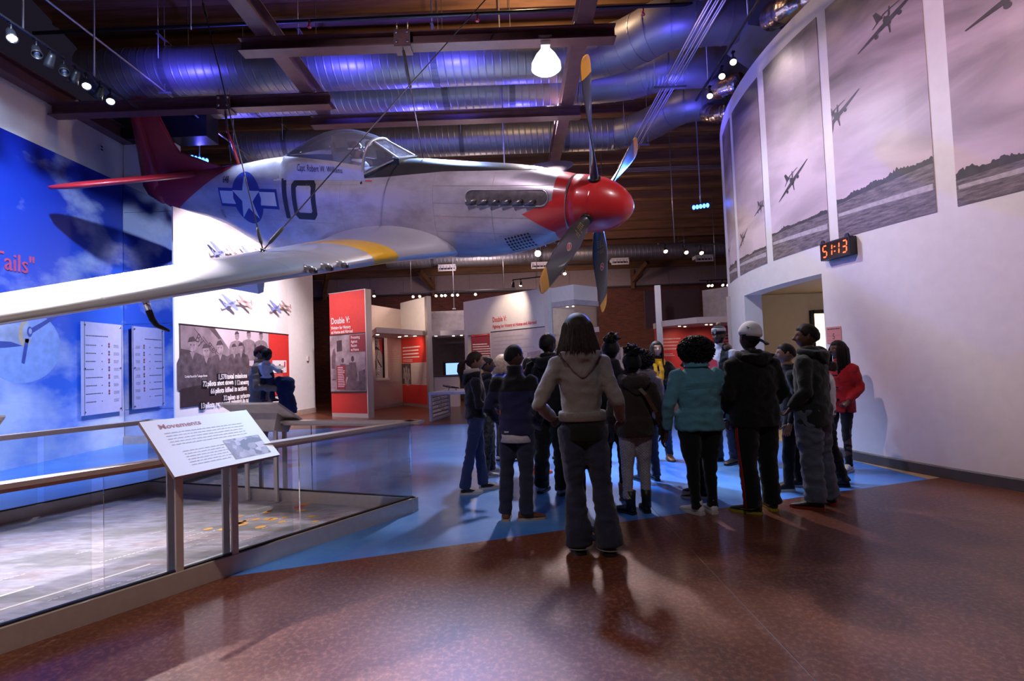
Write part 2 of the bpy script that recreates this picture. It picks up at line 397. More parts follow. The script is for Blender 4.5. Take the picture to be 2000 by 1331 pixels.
mb = MB(); mb.box((-8.12, 5.0, 2.745), (.02, 12.0, 5.49)); MUR = obj('sky_mural', mb, M_mural, WL)
f = frame((-8.108, 8.95, 0), (0, 1, 0), (0, 0, 1))
mb = MB(); me = text('"Red Tails"', .42, .82, 'RIGHT', .012); mb.mesh(me, lambda p: f((p.x, p.y+3.2, p.z))); obj('mural_lettering', mb, mat('pink_lettering', (.66,.10,.20), .5), WL)
# printed bomber engine low on the mural
M_pr1 = mat('mural_print_silver', (.42,.50,.74), .4, var=.3, scale=3); M_pr2 = mat('mural_print_shadow', (.05,.10,.40), .4); M_pr3 = mat('mural_print_gold', (.60,.48,.30), .4); M_pr4 = mat('mural_print_disc', (.30,.45,.85), .35)
f = frame((-8.109, 8.72, 2.2), (0, 1, 0), (0, 0, 1))
mb = MB()
def fl(polys, w, m):
    me = flat(polys); mb.mesh(me, lambda p: f((p.x, p.y, w)), m)
fl([ellipse(.02,-.22,.72,.62,32)], 0.0, 3)
fl([[(-2.6,.30),(-.25,.17),(.02,.10),(.02,-.22),(-.3,-.26),(-2.6,-.35)]], .001, 0)
fl([[(-2.6,-.12),(-.2,-.16),(.0,-.22),(-.3,-.26),(-2.6,-.35)]], .002, 1)
fl([ellipse(.05,-.02,.12,.22,24)], .002, 2); fl([ellipse(.09,0,.09,.17,24)], .003, 0); fl([ellipse(.13,.02,.05,.09,18)], .004, 1); fl([ellipse(.14,.03,.03,.05,14)], .005, 0)
fl([[(.1,.05),(.75,.42),(.8,.40),(.15,-.02)]], .003, 1); fl([[(.05,-.1),(-.02,-.5),(.04,-.52),(.12,-.1)]], .003, 1)
obj('printed_aircraft_engine', mb, [M_pr1, M_pr2, M_pr3, M_pr4], WL)
mb = MB(); mb.box((-8.105, 10.43, 6.01), (.012, .08, .13)); mb.box((-8.098, 10.43, 6.04), (.006, .045, .035), 1); mb.box((-8.098, 10.43, 5.98), (.006, .045, .035), 1); obj('wall_outlet', mb, [M_white, M_dark], WL)
# mirror-like dark glass return wall beside it
m, nt, b = new_mat('dark_reflective_glass'); b.inputs['Base Color'].default_value = (.62,.66,.80,1); b.inputs['Metallic'].default_value = 1.0; b.inputs['Roughness'].default_value = .03; M_mirror = m
mb = MB(); mb.box((-7.565, 11.14, 3.17), (1.09, .2, 6.34)); WR = struct('wall_return', mb, M_white)
zs = [.16, .71, 2.49, 4.86, 5.62]
for a, b_ in zip(zs[:-1], zs[1:]):
    mb = MB(); mb.box((-7.575, 11.02, (a+b_)/2), (1.07, .03, b_-a-.008)); obj('glass_pane', mb, M_mirror, WR)
mb = MB(); mb.box((-7.03, 11.0, 3.1), (.03, .1, 6.2)); obj('edge_trim', mb, M_white, WR)
mb = MB(); mb.box((-7.55, 11.0, .08), (1.1, .08, .16)); obj('plinth', mb, mat('plinth_beige', (.55,.42,.36), .6), WR)
mb = MB(); mb.prism([(-8.4,10.8),(-6.2,10.8),(-6.2,11.25),(-8.4,11.25)], 6.35, 6.9); obj('soffit_box', mb, M_black, WR)
# angled display wall running back
A0 = Vector((-7.02, 11.05, 0)); A1 = Vector((-6.75, 15.9, 0)); A2 = Vector((-6.5, 17.3, 0))
mb = MB(); mb.prism([(A0.x,A0.y),(A1.x,A1.y),(A2.x,A2.y),(A2.x-.6,A2.y),(A0.x-.05,A0.y+.2),(A0.x-.001,A0.y+.0)], 0, 5.4); WD = struct('wall_display', mb, M_white)
mb = MB(); d12 = (A2-A1).normalized(); n12 = Vector((d12.y, -d12.x, 0))
mb.bar(A1+n12*.012+Vector((0,0,.08)), A2+n12*.012+Vector((0,0,.08)), .02, .16); struct('baseboard_display', mb, mat('base_beige', (.42,.32,.27), .6))
AD = (A1-A0).normalized()
AF = frame(A0, AD, (0,0,1))      # u along the wall, v up, w out of the wall towards the hall
AL = (A1-A0).length
# curved mural wall on the right
TH0, TH1, ZT, ZD = -70, 60, 6.22, 2.46
D0a, D1a = -7.7, 8.3
mb = MB()
def arc(a, b): 
    n = max(1, int(abs(b-a)/1.5)); return [a+(b-a)*k/n for k in range(n+1)]
def wallsec(a, b, z0, z1):
    A = arc(a, b); T = -.30
    for p, q in zip(A[:-1], A[1:]):
        mb.add([cyl(p,z0),cyl(q,z0),cyl(q,z1),cyl(p,z1)], [(0,1,2,3)], 0, True)
        mb.add([cyl(p,z0,T),cyl(q,z0,T),cyl(q,z1,T),cyl(p,z1,T)], [(3,2,1,0)], 0, True)
        mb.add([cyl(p,z1),cyl(q,z1),cyl(q,z1,T),cyl(p,z1,T)], [(0,1,2,3)])
        mb.add([cyl(p,z0),cyl(q,z0),cyl(q,z0,T),cyl(p,z0,T)], [(3,2,1,0)])
wallsec(TH0, D0a, 0, ZT); wallsec(D0a, D1a, ZD, ZT); wallsec(D1a, TH1, 0, ZT)
for a in (D0a, D1a):
    P = [cyl(a,0), cyl(a,0,-.3), cyl(a,ZD,-.3), cyl(a,ZD)]
    mb.add(P, [(0,1,2,3) if a > 0 else (3,2,1,0)])
WRT = struct('wall_right', mb, M_white)
mb = MB()
for a, b in ((TH0, D0a), (D1a, TH1)):
    A = arc(a, b)
    rings = [[cyl(t,.0,.001),cyl(t,.0,.016),cyl(t,.11,.016),cyl(t,.125,.001)] for t in A]
    mb.loft(rings, 0, True, False)
struct('baseboard_right', mb, mat('vinyl_base_grey', (.07,.065,.07), .5))
def photo_mat():
    m, nt, b = new_mat('printed_monochrome_photograph'); L = nt.links.new
    uv = nd(nt, 'ShaderNodeUVMap'); sep = nd(nt, 'ShaderNodeSeparateXYZ'); L(uv.outputs[0], sep.inputs[0])
    mp = nd(nt, 'ShaderNodeMapping'); mp.inputs['Rotation'].default_value = (0, 0, .6); mp.inputs['Scale'].default_value = (.55, 1.5, 1); L(uv.outputs[0], mp.inputs[0])
    n = nd(nt, 'ShaderNodeTexNoise'); n.inputs['Scale'].default_value = .9; n.inputs['Detail'].default_value = 6; n.inputs['Roughness'].default_value = .5; n.inputs['Distortion'].default_value = .5; L(mp.outputs[0], n.inputs[0])
    hg = nd(nt, 'ShaderNodeMapRange'); hg.inputs[2].default_value = 3.1; hg.inputs[3].default_value = .24; hg.inputs[4].default_value = -.22; L(sep.outputs[1], hg.inputs[0])
    ad = nd(nt, 'ShaderNodeMath', operation='ADD'); L(n.outputs[0], ad.inputs[0]); L(hg.outputs[0], ad.inputs[1])
    cr = nd(nt, 'ShaderNodeValToRGB'); e = cr.color_ramp.elements; e[0].position = .24; e[0].color = (.075,.056,.070,1); e[1].position = .70; e[1].color = (.66,.53,.59,1); L(ad.outputs[0], cr.inputs[0])
    L(cr.outputs[0], b.inputs['Base Color']); b.inputs['Roughness'].default_value = .42
    return m
def field_mat():
    m, nt, b = new_mat('printed_airfield'); L = nt.links.new
    uv = nd(nt, 'ShaderNodeUVMap'); mp = nd(nt, 'ShaderNodeMapping'); mp.inputs['Rotation'].default_value = (0, 0, -.12); mp.inputs['Scale'].default_value = (2.5, 16, 1); L(uv.outputs[0], mp.inputs[0])
    n = nd(nt, 'ShaderNodeTexNoise'); n.inputs['Scale'].default_value = 2.2; n.inputs['Detail'].default_value = 6; n.inputs['Roughness'].default_value = .7; L(mp.outputs[0], n.inputs[0])
    cr = nd(nt, 'ShaderNodeValToRGB'); e = cr.color_ramp.elements; e[0].position = .36; e[0].color = (.055,.044,.054,1); e[1].position = .66; e[1].color = (.27,.22,.25,1); L(n.outputs[0], cr.inputs[0])
    L(cr.outputs[0], b.inputs['Base Color']); b.inputs['Roughness'].default_value = .5
    return m
M_photo = photo_mat(); M_field = field_mat()
M_tree = mat('printed_trees', (.045,.04,.048), .5, var=.3, scale=12); M_strip = mat('printed_runway', (.46,.41,.45), .5, var=.2, scale=20); M_pl = mat('printed_fighter', (.035,.032,.042), .5, var=.4, scale=9)
ZB0, ZT0 = 2.85, 5.925
def cyl_uv(o, off=0):
    me = o.data; uvl = me.uv_layers.new(name='UVMap')
    for lp in me.loops:
        p = me.vertices[lp.vertex_index].co
        uvl.data[lp.index].uv = ((-math.degrees(math.atan2(p.y-CY, CX-p.x)))*rad(1)*CR+10, p.z-ZB0)
def fighter(c, sp, roll, deg=True):     # outline polys of a distant fighter seen three-quarter, span sp
    cr, sr = math.cos(roll), math.sin(roll)
    P = [[(-.5,0),(-.1,-.035),(.1,-.035),(.5,0.0),(.5,.012),(.1,.03),(-.1,.03),(-.5,.012)],
         ellipse(0,.01,.055,.075,14), [(-.02,.06),(.0,.11),(.05,.06)], [(-.24,.09),(-.02,.13),(.20,.09),(.2,.1),(0,.15),(-.24,.1)],
         [(.02,.1),(.06,.26),(.11,.27),(.12,.12)], ellipse(-.16,-.05,.03,.03,10), ellipse(.2,-.05,.03,.03,10), [(-.01,-.05),(.03,-.17),(.045,-.165),(.02,-.05)], [(-.06,.05),(-.11,.16),(-.095,.165),(-.03,.06)]]
    return [[(c[0]+sp*(x*cr-y*sr), c[1]+sp*(x*sr+y*cr)) for x, y in p] for p in P]
# panels: start deg, end deg, ground height at far and near edge
panels = [(10.52,16.15,.28,.30),(.93,9.25,.26,.28),(-8.94,-.41,.40,.40),(-18.13,-9.98,.55,.46),(-27.6,-19.44,.34,.28)]
def uarc(d): return rad(d)*CR
for k, (a, b, gn, gf) in enumerate(panels):
    mb = MB(); A = arc(a, b)
    rings = [[cyl(t,ZB0,.001),cyl(t,ZT0,.001),cyl(t,ZT0,.006),cyl(t,ZB0,.006)] for t in A]
    mb.loft(rings, 0, True, False)
    o = obj('mural_panel', mb, M_photo, WRT); cyl_uv(o)
    bend = lambda off: (lambda p: cyl(math.degrees(p.x/CR), ZB0+p.y, off))
    u0, u1 = uarc(a), uarc(b)
    rnd = random.Random(k+3)
    N = 30; top = [(u0+(u1-u0)*i/N, gn+(gf-gn)*i/N+rnd.uniform(-.012,.012)) for i in range(N+1)]
    mb = MB(); mb.mesh(bisected(flat([[(u0,0.002)]+top+[(u1,0.002)]]), (.12,0)), bend(.0075)); o2 = obj('printed_field', mb, M_field, o); cyl_uv(o2)
    mb = MB(); M2 = 90; tl = []; bl = []
    for i in range(M2+1):
        q = i/M2; x = u0+.003+(u1-u0-.006)*q; y = gn+(gf-gn)*q; dens = max(0, mnoise.noise((q*5+k*7, k, 0))+.35+(.25 if k > 2 else 0))
        tl.append((x, y+.010+(.11 if k > 2 else .075)*dens*(.55+.45*rnd.random()))); bl.append((x, y-.012))
    for i in range(M2): mb.add([bend(.0085)(Vector((*p, 0))) for p in (bl[i], bl[i+1], tl[i+1], tl[i])], [(0,1,2,3)])
    y0 = gn*.45; y1 = gf*.62
    mb.mesh(bisected(flat([[(u0+.02,y0),(u0+.02,y0+.07),(u1-.02,y1+.04),(u1-.02,y1)]]), (.12,0)), bend(.008), 1)
    obj('printed_trees_and_runway', mb, [M_tree, M_strip], o)
    fl_ = {0:[((uarc(15.3),.62),.5,-.4)], 1:[((uarc(7.4),.62),.62,-.45),((uarc(1.7),.95),.55,-.3)], 2:[((uarc(-4.5),1.05),.82,-.50)],
           3:[((uarc(-15.6),2.35),.86,-.38),((uarc(-10.6),1.58),.8,-.48)], 4:[((uarc(-24.2),1.92),1.15,-.30)]}[k]
    mb = MB()
    for c, sp, rl in fl_:
        P = [[(min(max(x, u0+.004), u1-.004), y) for x, y in p] for p in fighter(c, sp, rl)]
        mb.mesh(bisected(flat(P), (.15,0)), bend(.009))
    obj('printed_fighters', mb, M_pl, o)
# corridor behind the doorway
M_beige = mat('corridor_beige', (.50,.44,.38), .7, var=.04)
mb = MB()
mb.box((5.35, 10.96, 1.3), (1.66, .12, 2.6)); mb.box((7.9, 10.96, 1.3), (1.0, .12, 2.6)); mb.box((6.8, 10.96, 2.42), (1.25, .12, .36)); mb.box((8.3, 8.6, 1.3), (.1, 4.8, 2.6))
mb.box((6.6, 8.6, 2.66), (3.6, 5.2, .1)); mb.box((6.8, 12.9, 1.3), (2.6, .1, 2.6)); mb.box((6.9, 6.1, 1.3), (2.9, .1, 2.6))
struct('wall_corridor', mb, M_beige)
mb = MB(); mb.box((6.20, 10.92, 1.12), (.06, .2, 2.24)); mb.box((6.8, 10.92, 2.21), (1.2, .2, .07)); mb.box((7.38, 10.92, 1.12), (.06, .2, 2.24))
struct('door_1', mb, M_black)
mb = MB(); mb.prism([(4.9,10.84),(6.16,10.84),(6.16,10.89),(4.9,10.89)], .0, .12); struct('baseboard_corridor', mb, M_dark)

# ------------------------------------------------------------------ ceiling: deck, joists, steel
M_wood = mat('timber_deck', (.23,.115,.055), .7, var=.3, scale=2.5, bump=.15, bscale=20, stretch=(.4,4,4))
M_joist = mat('timber_joist', (.20,.095,.045), .7, var=.3, scale=3, stretch=(.4,4,4))
rz_ = lambda y: 5.3+.3*(23.2-y)
mb = MB()
mb.add([(-9.5,-2,rz_(-2)),(9.5,-2,rz_(-2)),(9.5,23.3,rz_(23.3)),(-9.5,23.3,rz_(23.3)),(-9.5,-2,rz_(-2)+.1),(9.5,-2,rz_(-2)+.1),(9.5,23.3,rz_(23.3)+.1),(-9.5,23.3,rz_(23.3)+.1)],
       [(3,2,1,0),(4,5,6,7),(0,1,5,4),(1,2,6,5),(2,3,7,6),(3,0,4,7)])
CEIL = struct('ceiling', mb, M_wood)
jm = MB(); jm.box((0,0,-.15), (18.6,.09,.28)); jmesh = None
for k in range(26):
    y = 22.5-.62*k
    if jmesh is None:
        o = obj('joist', jm, M_joist, CEIL); jmesh = o.data
    else:
        o = bpy.data.objects.new('joist', jmesh); link(o); o.parent = CEIL
    o.location = (0, y, rz_(y)+.01)
def braces(loc, sgn, label):
    t = thing('timber_brace', label, 'brace', loc)
    mb = MB(); mb.bar((0,0,0),(sgn*.45,-.85,.62),.16,.18); obj('strut', mb, M_joist, t)
    mb = MB(); mb.bar((0,.06,-.35),(0,.06,.5),.2,.12); obj('post', mb, M_joist, t)
braces((-3.3,22.6,4.7), -1, 'dark timber knee brace on the back wall above the white panel booth')
braces((-8.0,22.6,4.7), 1, 'dark timber knee brace on the back wall behind the red kiosk')
braces((5.3,22.6,4.7), 1, 'dark timber knee brace on the back wall right of the propeller')
def beam(a, b, w, h, label, bolts=()):
    t = thing('steel_beam', label, 'beam', ((a[0]+b[0])/2, (a[1]+b[1])/2, min(a[2], b[2])-h/2))
    mb = MB(); mb.ibeam(a, b, w, h); obj('beam_profile', mb, M_steelred, t, True)
    for p in bolts:
        mb = MB(); mb.lathe([(.0,0),(.026,0),(.026,.03),(.014,.035),(.014,.06),(0,.06)], p, (0,0,1), 8); obj('bolt', mb, M_bolt, t, True)
    return t
zA = 6.13+.105; LX, RX = -3.48, 1.235
beam((LX,2.8,6.49),(LX,10.4,6.49),.24,.29,'oxide red steel beam running away above the star marking')
beam((RX,2.8,6.49),(RX,14.5,6.49),.24,.29,'oxide red steel beam running away behind the upright propeller blade')
bo = lambda y, x: [(x-.16,y-.05,6.35),(x+.16,y-.05,6.35)]
beam((-3.87,7.68,6.24),(1.70,7.68,6.24),.22,.2,'oxide red cross beam that carries the bright round lamp', [(LX-.13,7.6,6.34),(LX+.13,7.6,6.34),(RX-.13,7.6,6.34),(RX+.13,7.6,6.34)])
beam((-8.1,9.3,6.22),(-3.1,9.3,6.22),.22,.22,'oxide red cross beam in front of the red tail fin', [(LX-.13,9.22,6.33),(LX+.13,9.22,6.33),(-7.6,9.22,6.33)])
beam((-3.75,10.15,6.24),(1.5,10.15,6.24),.22,.2,'oxide red cross beam over the cockpit and engine', [(RX-.13,10.07,6.34),(RX+.13,10.07,6.34)])
beam((-4.8,7.3,6.95),(.6,7.3,6.95),.2,.2,'oxide red cross beam highest above the wing cables')
beam((-8.0,2.8,6.47),(-8.0,11.2,6.47),.22,.28,'oxide red beam lying along the top of the left wall')
beam((-4.6,7.3,7.2),(-4.6,7.2,8.6),.1,.1,'short red hanger post above the wing cables')
# ------------------------------------------------------------------ ducts
m, nt, b = new_mat('galvanised_duct'); L = nt.links.new
tc = nd(nt, 'ShaderNodeTexCoord'); n = nd(nt, 'ShaderNodeTexNoise'); n.inputs['Scale'].default_value = 2.2; n.inputs['Detail'].default_value = 5; L(tc.outputs['Object'], n.inputs[0])
cr = nd(nt, 'ShaderNodeValToRGB'); cr.color_ramp.elements[0].color = (.22,.22,.235,1); cr.color_ramp.elements[1].color = (.34,.34,.365,1); L(n.outputs[0], cr.inputs[0]); L(cr.outputs[0], b.inputs['Base Color'])
b.inputs['Metallic'].default_value = .7; b.inputs['Roughness'].default_value = .44; M_duct = m
M_strap = mat('duct_strap', (.12,.12,.13), .5, .5)
def duct(name, label, pts, R, straps=(), pitch=.15, spiral=True):
    pts = [Vector(p) for p in pts]
    t = thing(name, label, 'duct', pts[0])
    mb = MB(); n = 28; rings = []
    a, b = pts[0], pts[1]; L = (b-a).length; d = (b-a).normalized(); u = Vector((0,0,1)); v = d.cross(u).normalized()
    k = 0; s = 0
    while s < L:
        for ds, dr in ((0,0),(.01,0),(pitch-.034,0),(pitch-.024,0),(pitch-.020,.004),(pitch-.006,.004)):
            if s+ds > L: break
            rings.append([a+d*(s+ds+(pitch*j/n if spiral and s+ds+pitch < L else 0))+(u*math.cos(2*PI*j/n)+v*math.sin(2*PI*j/n))*(R+dr) for j in range(n)])
        s += pitch
    mb.loft(rings, 0, True, True); obj('spiral_pipe', mb, M_duct, t, True)
    if len(pts) > 2:
        q = [pts[1]-d*.1]+pts[1:]
        seg = []
        for i in range(1, len(q)-1):      # rounded corners in three gores
            p0, p1, p2 = q[i-1], q[i], q[i+1]
            e0 = p1+(p0-p1).normalized()*min(.35,(p0-p1).length*.45); e1 = p1+(p2-p1).normalized()*min(.35,(p2-p1).length*.45)
            seg += [e0, (e0+p1*2+e1)/4, e1]
        path = [q[0]]+seg+[q[-1]]
        mb = MB(); P = []; r = []
        for i, p in enumerate(path):
            P.append(p); r.append(R)
        mb.tube(P, r, n, 0, True, True)
        for p, p2 in zip(path[1:-1], path[2:]):
            dd = (p2-p).normalized(); mb.tube([p-dd*.012, p+dd*.012], R+.008, n, 0, True, False)
        obj('elbow', mb, M_duct, t, True)
    for x in straps:
        p = a+d*(x-a.x)
        mb = MB(); mb.tube([p-d*.06, p+d*.06], R+.012, n, 0, True, False); s_ = obj('strap', mb, M_strap, t, True)
        mb = MB(); zr = rz_(p.y)
        for sy in (-1, 1): mb.tube([p+v*sy*(R+.02), Vector((p.x, p.y, 0))+v*sy*(R+.02)+u*(zr)], .008, 5)
        mb.box(p+u*(R+.02), (.05, 2*R+.1, .02)); obj('hanger', mb, M_rod, s_, True)
    return t
duct('round_duct','large round spiral duct nearest the plane, above the propeller',[(-8.0,10,7.27),(1.6,10,7.27),(2.35,9.7,7.27),(2.95,9.0,7.27),(3.9,8.95,7.27),(6.2,8.95,7.27)],.44,(-6.35,-3.75,-1.27))
duct('round_duct','round spiral duct second from the front, just behind the largest',[(-7.9,11.02,7.28),(1.7,11.02,7.28),(2.7,10.9,7.28),(3.3,10.5,7.28),(6.2,10.45,7.28)],.42,(-5.3,-1.2,.2))
duct('round_duct','round duct third from the front, behind the cockpit canopy',[(-7.0,13.5,7.22),(2.9,13.5,7.22),(3.6,13.1,7.22),(4.15,12.0,7.22),(6.5,11.75,7.22)],.39,(-5.6,-3.9,-1.1,1.6))
duct('round_duct','thin round duct far back above the brick wall',[(-4.7,20,5.42),(9,20,5.42)],.30,(-2.9,1.2,3.4,6.6))
duct('round_duct','round duct highest at top left, cut by the frame',[(-7.3,8.2,8.0),(-2.4,8.2,8.0)],.45,(-6.2,))
for x, y, z, lab in ((-2.33,19.7,5.02,'white duct grille above the booth, below the engine'),(4.15,19.7,5.02,'white duct grille right of the lowest propeller blade'),(7.3,19.7,5.02,'white duct grille nearest the curved wall'),(1.15,19.7,4.98,'white duct grille behind the bright flaring spotlight')):
    t = thing('air_grille', lab, 'grille', (x,y,z-.11))
    mb = MB(); mb.box((0,.1,.16), (.62,.42,.12)); obj('duct_collar', mb, M_white, t)
    mb = MB()
    for q in ((0,-.12,.2,.66,.03,.05),(0,-.12,.0,.66,.03,.05)): mb.box(q[:3], q[3:])
    mb.box((-.31,-.12,.1),(.04,.03,.2)); mb.box((.31,-.12,.1),(.04,.03,.2)); obj('frame', mb, M_white, t)
    mb = MB(); mb.box((0,-.09,.1),(.6,.02,.17)); obj('backing', mb, M_dark, t)
    for k in range(5):
        mb = MB(); mb.box((-.24+.12*k,-.11,.1),(.02,.03,.16)); obj('blade', mb, M_alu, t)
# rectangular transition and foil flex ducts at upper right
t = thing('duct_transition','grey sheet metal duct transition at upper right','duct',(5.0,8.95,6.6))
mb = MB(); mb.loft([[Vector((4.1,8.95,7.27))+Vector((0,math.cos(PI/4+PI/2*k)*.6,math.sin(PI/4+PI/2*k)*.6)) for k in range(4)],[Vector((4.9,8.95,7.1))+Vector((0,math.cos(PI/4+PI/2*k)*1.0,math.sin(PI/4+PI/2*k)*.85)) for k in range(4)],[Vector((5.6,8.95,7.1))+Vector((0,math.cos(PI/4+PI/2*k)*1.0,math.sin(PI/4+PI/2*k)*.85)) for k in range(4)]],0,True,False); obj('sheet_box', mb, M_duct, t, True)
M_foil = mat('foil', (.62,.55,.55), .22, 1.0, .15, 12, .9, 14)
for P, lab in (([(4.6,8.6,7.1),(4.35,8.2,6.75),(4.3,7.7,6.55),(4.6,7.3,6.5)],'crumpled foil flexible duct above the curved wall, nearest'),([(4.5,10.9,7.2),(4.3,10.5,6.8),(4.25,10.1,6.6),(4.5,9.7,6.5)],'crumpled foil flexible duct beside the track lights'),([(4.7,12.0,7.1),(4.6,11.6,6.8),(4.62,11.2,6.6),(4.8,10.9,6.5)],'crumpled foil flexible duct farthest back by the curved wall')):
    t = thing('flexible_duct', lab, 'duct', P[0]); mb = MB(); pp = []; rr = []
    V = [Vector(p) for p in P]; rn = random.Random(5)
    for i in range(len(V)-1):
        for k in range(10): pp.append(V[i].lerp(V[i+1], k/10)); rr.append(.19+rn.uniform(-.016,.016))
    mb.tube(pp, rr, 16); obj('foil_sleeve', mb, M_foil, t, True)
# pipes and conduits
t = thing('sprinkler_pipe','thin black sprinkler pipe across the top of the picture','pipe',(0,8.6,7.2))
mb = MB(); mb.tube([(-7.9,8.7,7.27),(6,8.55,7.27)], .03, 10); obj('pipe_run', mb, M_black, t, True)
for x in (-.38, -3.2, 2.4):
    mb = MB(); mb.tube([(x,8.62,7.27),(x,8.62,7.18)], .018, 8); mb.lathe([(0,0),(.035,0),(.03,.02),(.01,.04)], (x,8.62,7.14), (0,0,1), 10); obj('sprinkler_head', mb, mat('sprinkler_red', (.5,.04,.03), .4), t, True)
for x in (-5.2, -1.15):
    mb = MB(); mb.tube([(x,8.65,7.2),(x,8.65,rz_(8.65))], .012, 6); obj('hanger', mb, M_rod, t, True)
M_cond = mat('galvanised_conduit', (.52,.50,.56), .35, .6, .05)
for k in range(6):
    x = 3.07+.052*k; z = 6.60+(.02 if k % 2 else 0)
    t = thing('conduit', ['first','second','third','fourth','fifth','sixth'][k]+' thin steel conduit from the left in the sloping bundle right of the propeller', 'conduit', (x, 4.8, z), 0, 'conduits in the overhead bundle')
    mb = MB(); y1 = 14.3+.06*k; mb.tube([(x,4.8,z),(x,y1-.1,z),(x+.03,y1-.02,z),(x+.1,y1,z),(6.2,y1,z)], .012, 6); obj('tube', mb, M_cond, t, True)
for y in (7.4, 9.9, 12.6):
    t = thing('conduit_hanger', {7.4:'nearest channel strut under the conduit bundle',9.9:'middle channel strut under the conduit bundle',12.6:'farthest channel strut under the conduit bundle'}[y], 'bracket', (3.2,y,6.54))
    mb = MB(); mb.box((0,0,.012),(.62,.04,.04)); obj('strut', mb, M_rod, t)
    for sx in (-.28,.28):
        mb = MB(); mb.tube([(sx,0,0),(sx,0,rz_(y)-6.54)],.006,5); obj('rod', mb, M_rod, t)
t = thing('conduit','long thin conduit running back at upper left above the tail','conduit',(-6.37,5,6.75)); mb = MB(); mb.tube([(-6.37,4.2,6.75),(-6.37,13.2,6.75)],.016,8); obj('tube', mb, M_cond, t, True)
for y in (9.75, 12.2):
    mb = MB(); mb.tube([(-6.37,y,6.72),(-6.37,y,rz_(y))],.008,5); mb.box((-6.37,y,6.725),(.24,.03,.03)); obj('hanger', mb, M_rod, t, True)
for x, y, z0, lab in ((-.02,10.6,4.2,'pale hanging rod left of the propeller above the engine'),(-2.05,19,3.4,'pale hanging rod in front of the white panel wall')):
    t = thing('hanging_rod', lab, 'rod', (x,y,z0)); mb = MB(); mb.tube([(0,0,0),(0,0,rz_(y)-z0)],.014,8); obj('tube', mb, M_cond, t); mb = MB(); mb.box((0,0,.0),(.12,.05,.04)); obj('foot_plate', mb, M_rod, t)
# ------------------------------------------------------------------ lamps that are seen
t = thing('high_bay_lamp','bright white round high bay lamp under the red cross beam','lamp',(.66,7.68,5.75))
mb = MB(); mb.box((0,0,.47),(.20,.12,.02)); mb.box((0,0,.40),(.14,.12,.13)); obj('ballast_box', mb, M_alu2, t)
mb = MB(); mb.lathe([(.05,.34),(.07,.30),(.15,.20),(.215,.08),(.222,.0),(.212,.0),(.2,.08),(.14,.19),(.05,.29)], (0,0,0), (0,0,1), 28, 0, False); obj('reflector', mb, mat('glowing_acrylic_reflector',(.8,.8,.85),.4,emit=(.84,.86,1.0),es=2.2), t)
mb = MB(); mb.lathe([(.0,.08),(.1,.075),(.2,.05),(.21,.02),(.18,-.03),(.09,-.06),(0,-.065)], (0,0,0), (0,0,1), 28); obj('lens', mb, mat('lit_high_bay_lens',(1,1,1),.5,emit=(.86,.88,1.0),es=30), t)
def spot_fixture(loc, aim, label, lit=True, group=None, big=1.0, lens=None, drop=.14):
    t = thing('track_spotlight', label, 'spotlight', loc, 0, group)
    d = (Vector(aim)-Vector(loc)).normalized()
    up = Vector((0,0,drop*big))
    mb = MB(); mb.tube([up, (0,0,.02)], .012, 6); mb.box(up+Vector((0,0,-.01)), (.05,.05,.03)); obj('yoke', mb, M_black, t)
    mb = MB(); mb.lathe([(0,-.08*big),(.035*big,-.08*big),(.045*big,-.03*big),(.05*big,.05*big),(.058*big,.09*big),(.05*big,.09*big),(.045*big,.06*big)], (0,0,0), d, 14, 0, False); obj('can', mb, M_black, t)
    mb = MB(); mb.lathe([(0,.07*big),(.047*big,.065*big),(.047*big,.055*big),(0,.055*big)], (0,0,0), d, 12); obj('lens', mb, lens or (M_bulb if lit else M_chrome), t)
    return t
def track(a, b, label, rods=()):
    t = thing('light_track', label, 'track', a); mb = MB(); mb.bar(a, b, .035, .03); obj('rail', mb, M_black, t, True)
    for f in rods:
        p = Vector(a).lerp(Vector(b), f); mb = MB(); mb.tube([p, Vector((p.x,p.y,rz_(p.y)))], .012, 6); obj('rod', mb, M_rod, t, True)
    return t
track((-6.3,5.6,6.03),(-6.3,8.9,6.03),'black light track hanging by two rods at upper left',(.36,.72))
yl = [6.62, 6.98, 7.2, 7.42, 7.62, 7.82, 8.08, 8.3]
nm = ['first','second','third','fourth','fifth','sixth','seventh','eighth']
for k, y in enumerate(yl):
    lit = k in (0, 5, 7)
    spot_fixture((-6.3,y,5.87), (-3.4,4.6,.6) if lit or k % 2 else (-8,y+.6,3), f'{nm[k]} spotlight from the left on the upper left track'+(', lit' if lit else ', unlit'), lit, 'spotlights on the upper left track', 1.15, M_bulbw if lit else None)
track((3.66,6.6,6.42),(3.80,10.2,6.42),'black light track along the top of the curved wall',(.3,.8))
for (x,y,z), aim, n_ in (((3.86,8.6,6.29),(4.4,6.2,4),'nearest'),((3.83,9.0,6.27),(4.4,6.8,4),'middle'),((3.85,9.62,6.24),(4.4,7.5,4),'farthest')):
    spot_fixture((x,y,z), (2.0,y-3.5,2.5), f'{n_} lit spotlight on the track beside the curved wall', True, 'spotlights along the curved wall', 1.1)
track((-4.0,19,4.05),(.2,19,4.05),'black light track above the white booth, far back',(.1,.9))
for k, px_ in enumerate((810,823,855,866,873,887,897,932)):
    x = (px_-1000)/1030*19
    spot_fixture((x,19,3.91), (x-.1,16,2.6), ['first','second','third','fourth','fifth','sixth','seventh','eighth'][k]+' small lit spotlight from the left in the row above the white booth', True, 'small spotlights above the booth')
track((4.0,14,4.42),(6.2,14,4.32),'black light track high up left of the curved wall',(.2,))
for x, z, n_ in ((4.18,4.24,'left'),(4.73,4.19,'middle'),(5.13,4.16,'right')):
    spot_fixture((x,14,z), (x-.2,11.5,2.4), f'{n_} lit spotlight of three high up beside the curved wall', True, None, 1.15)
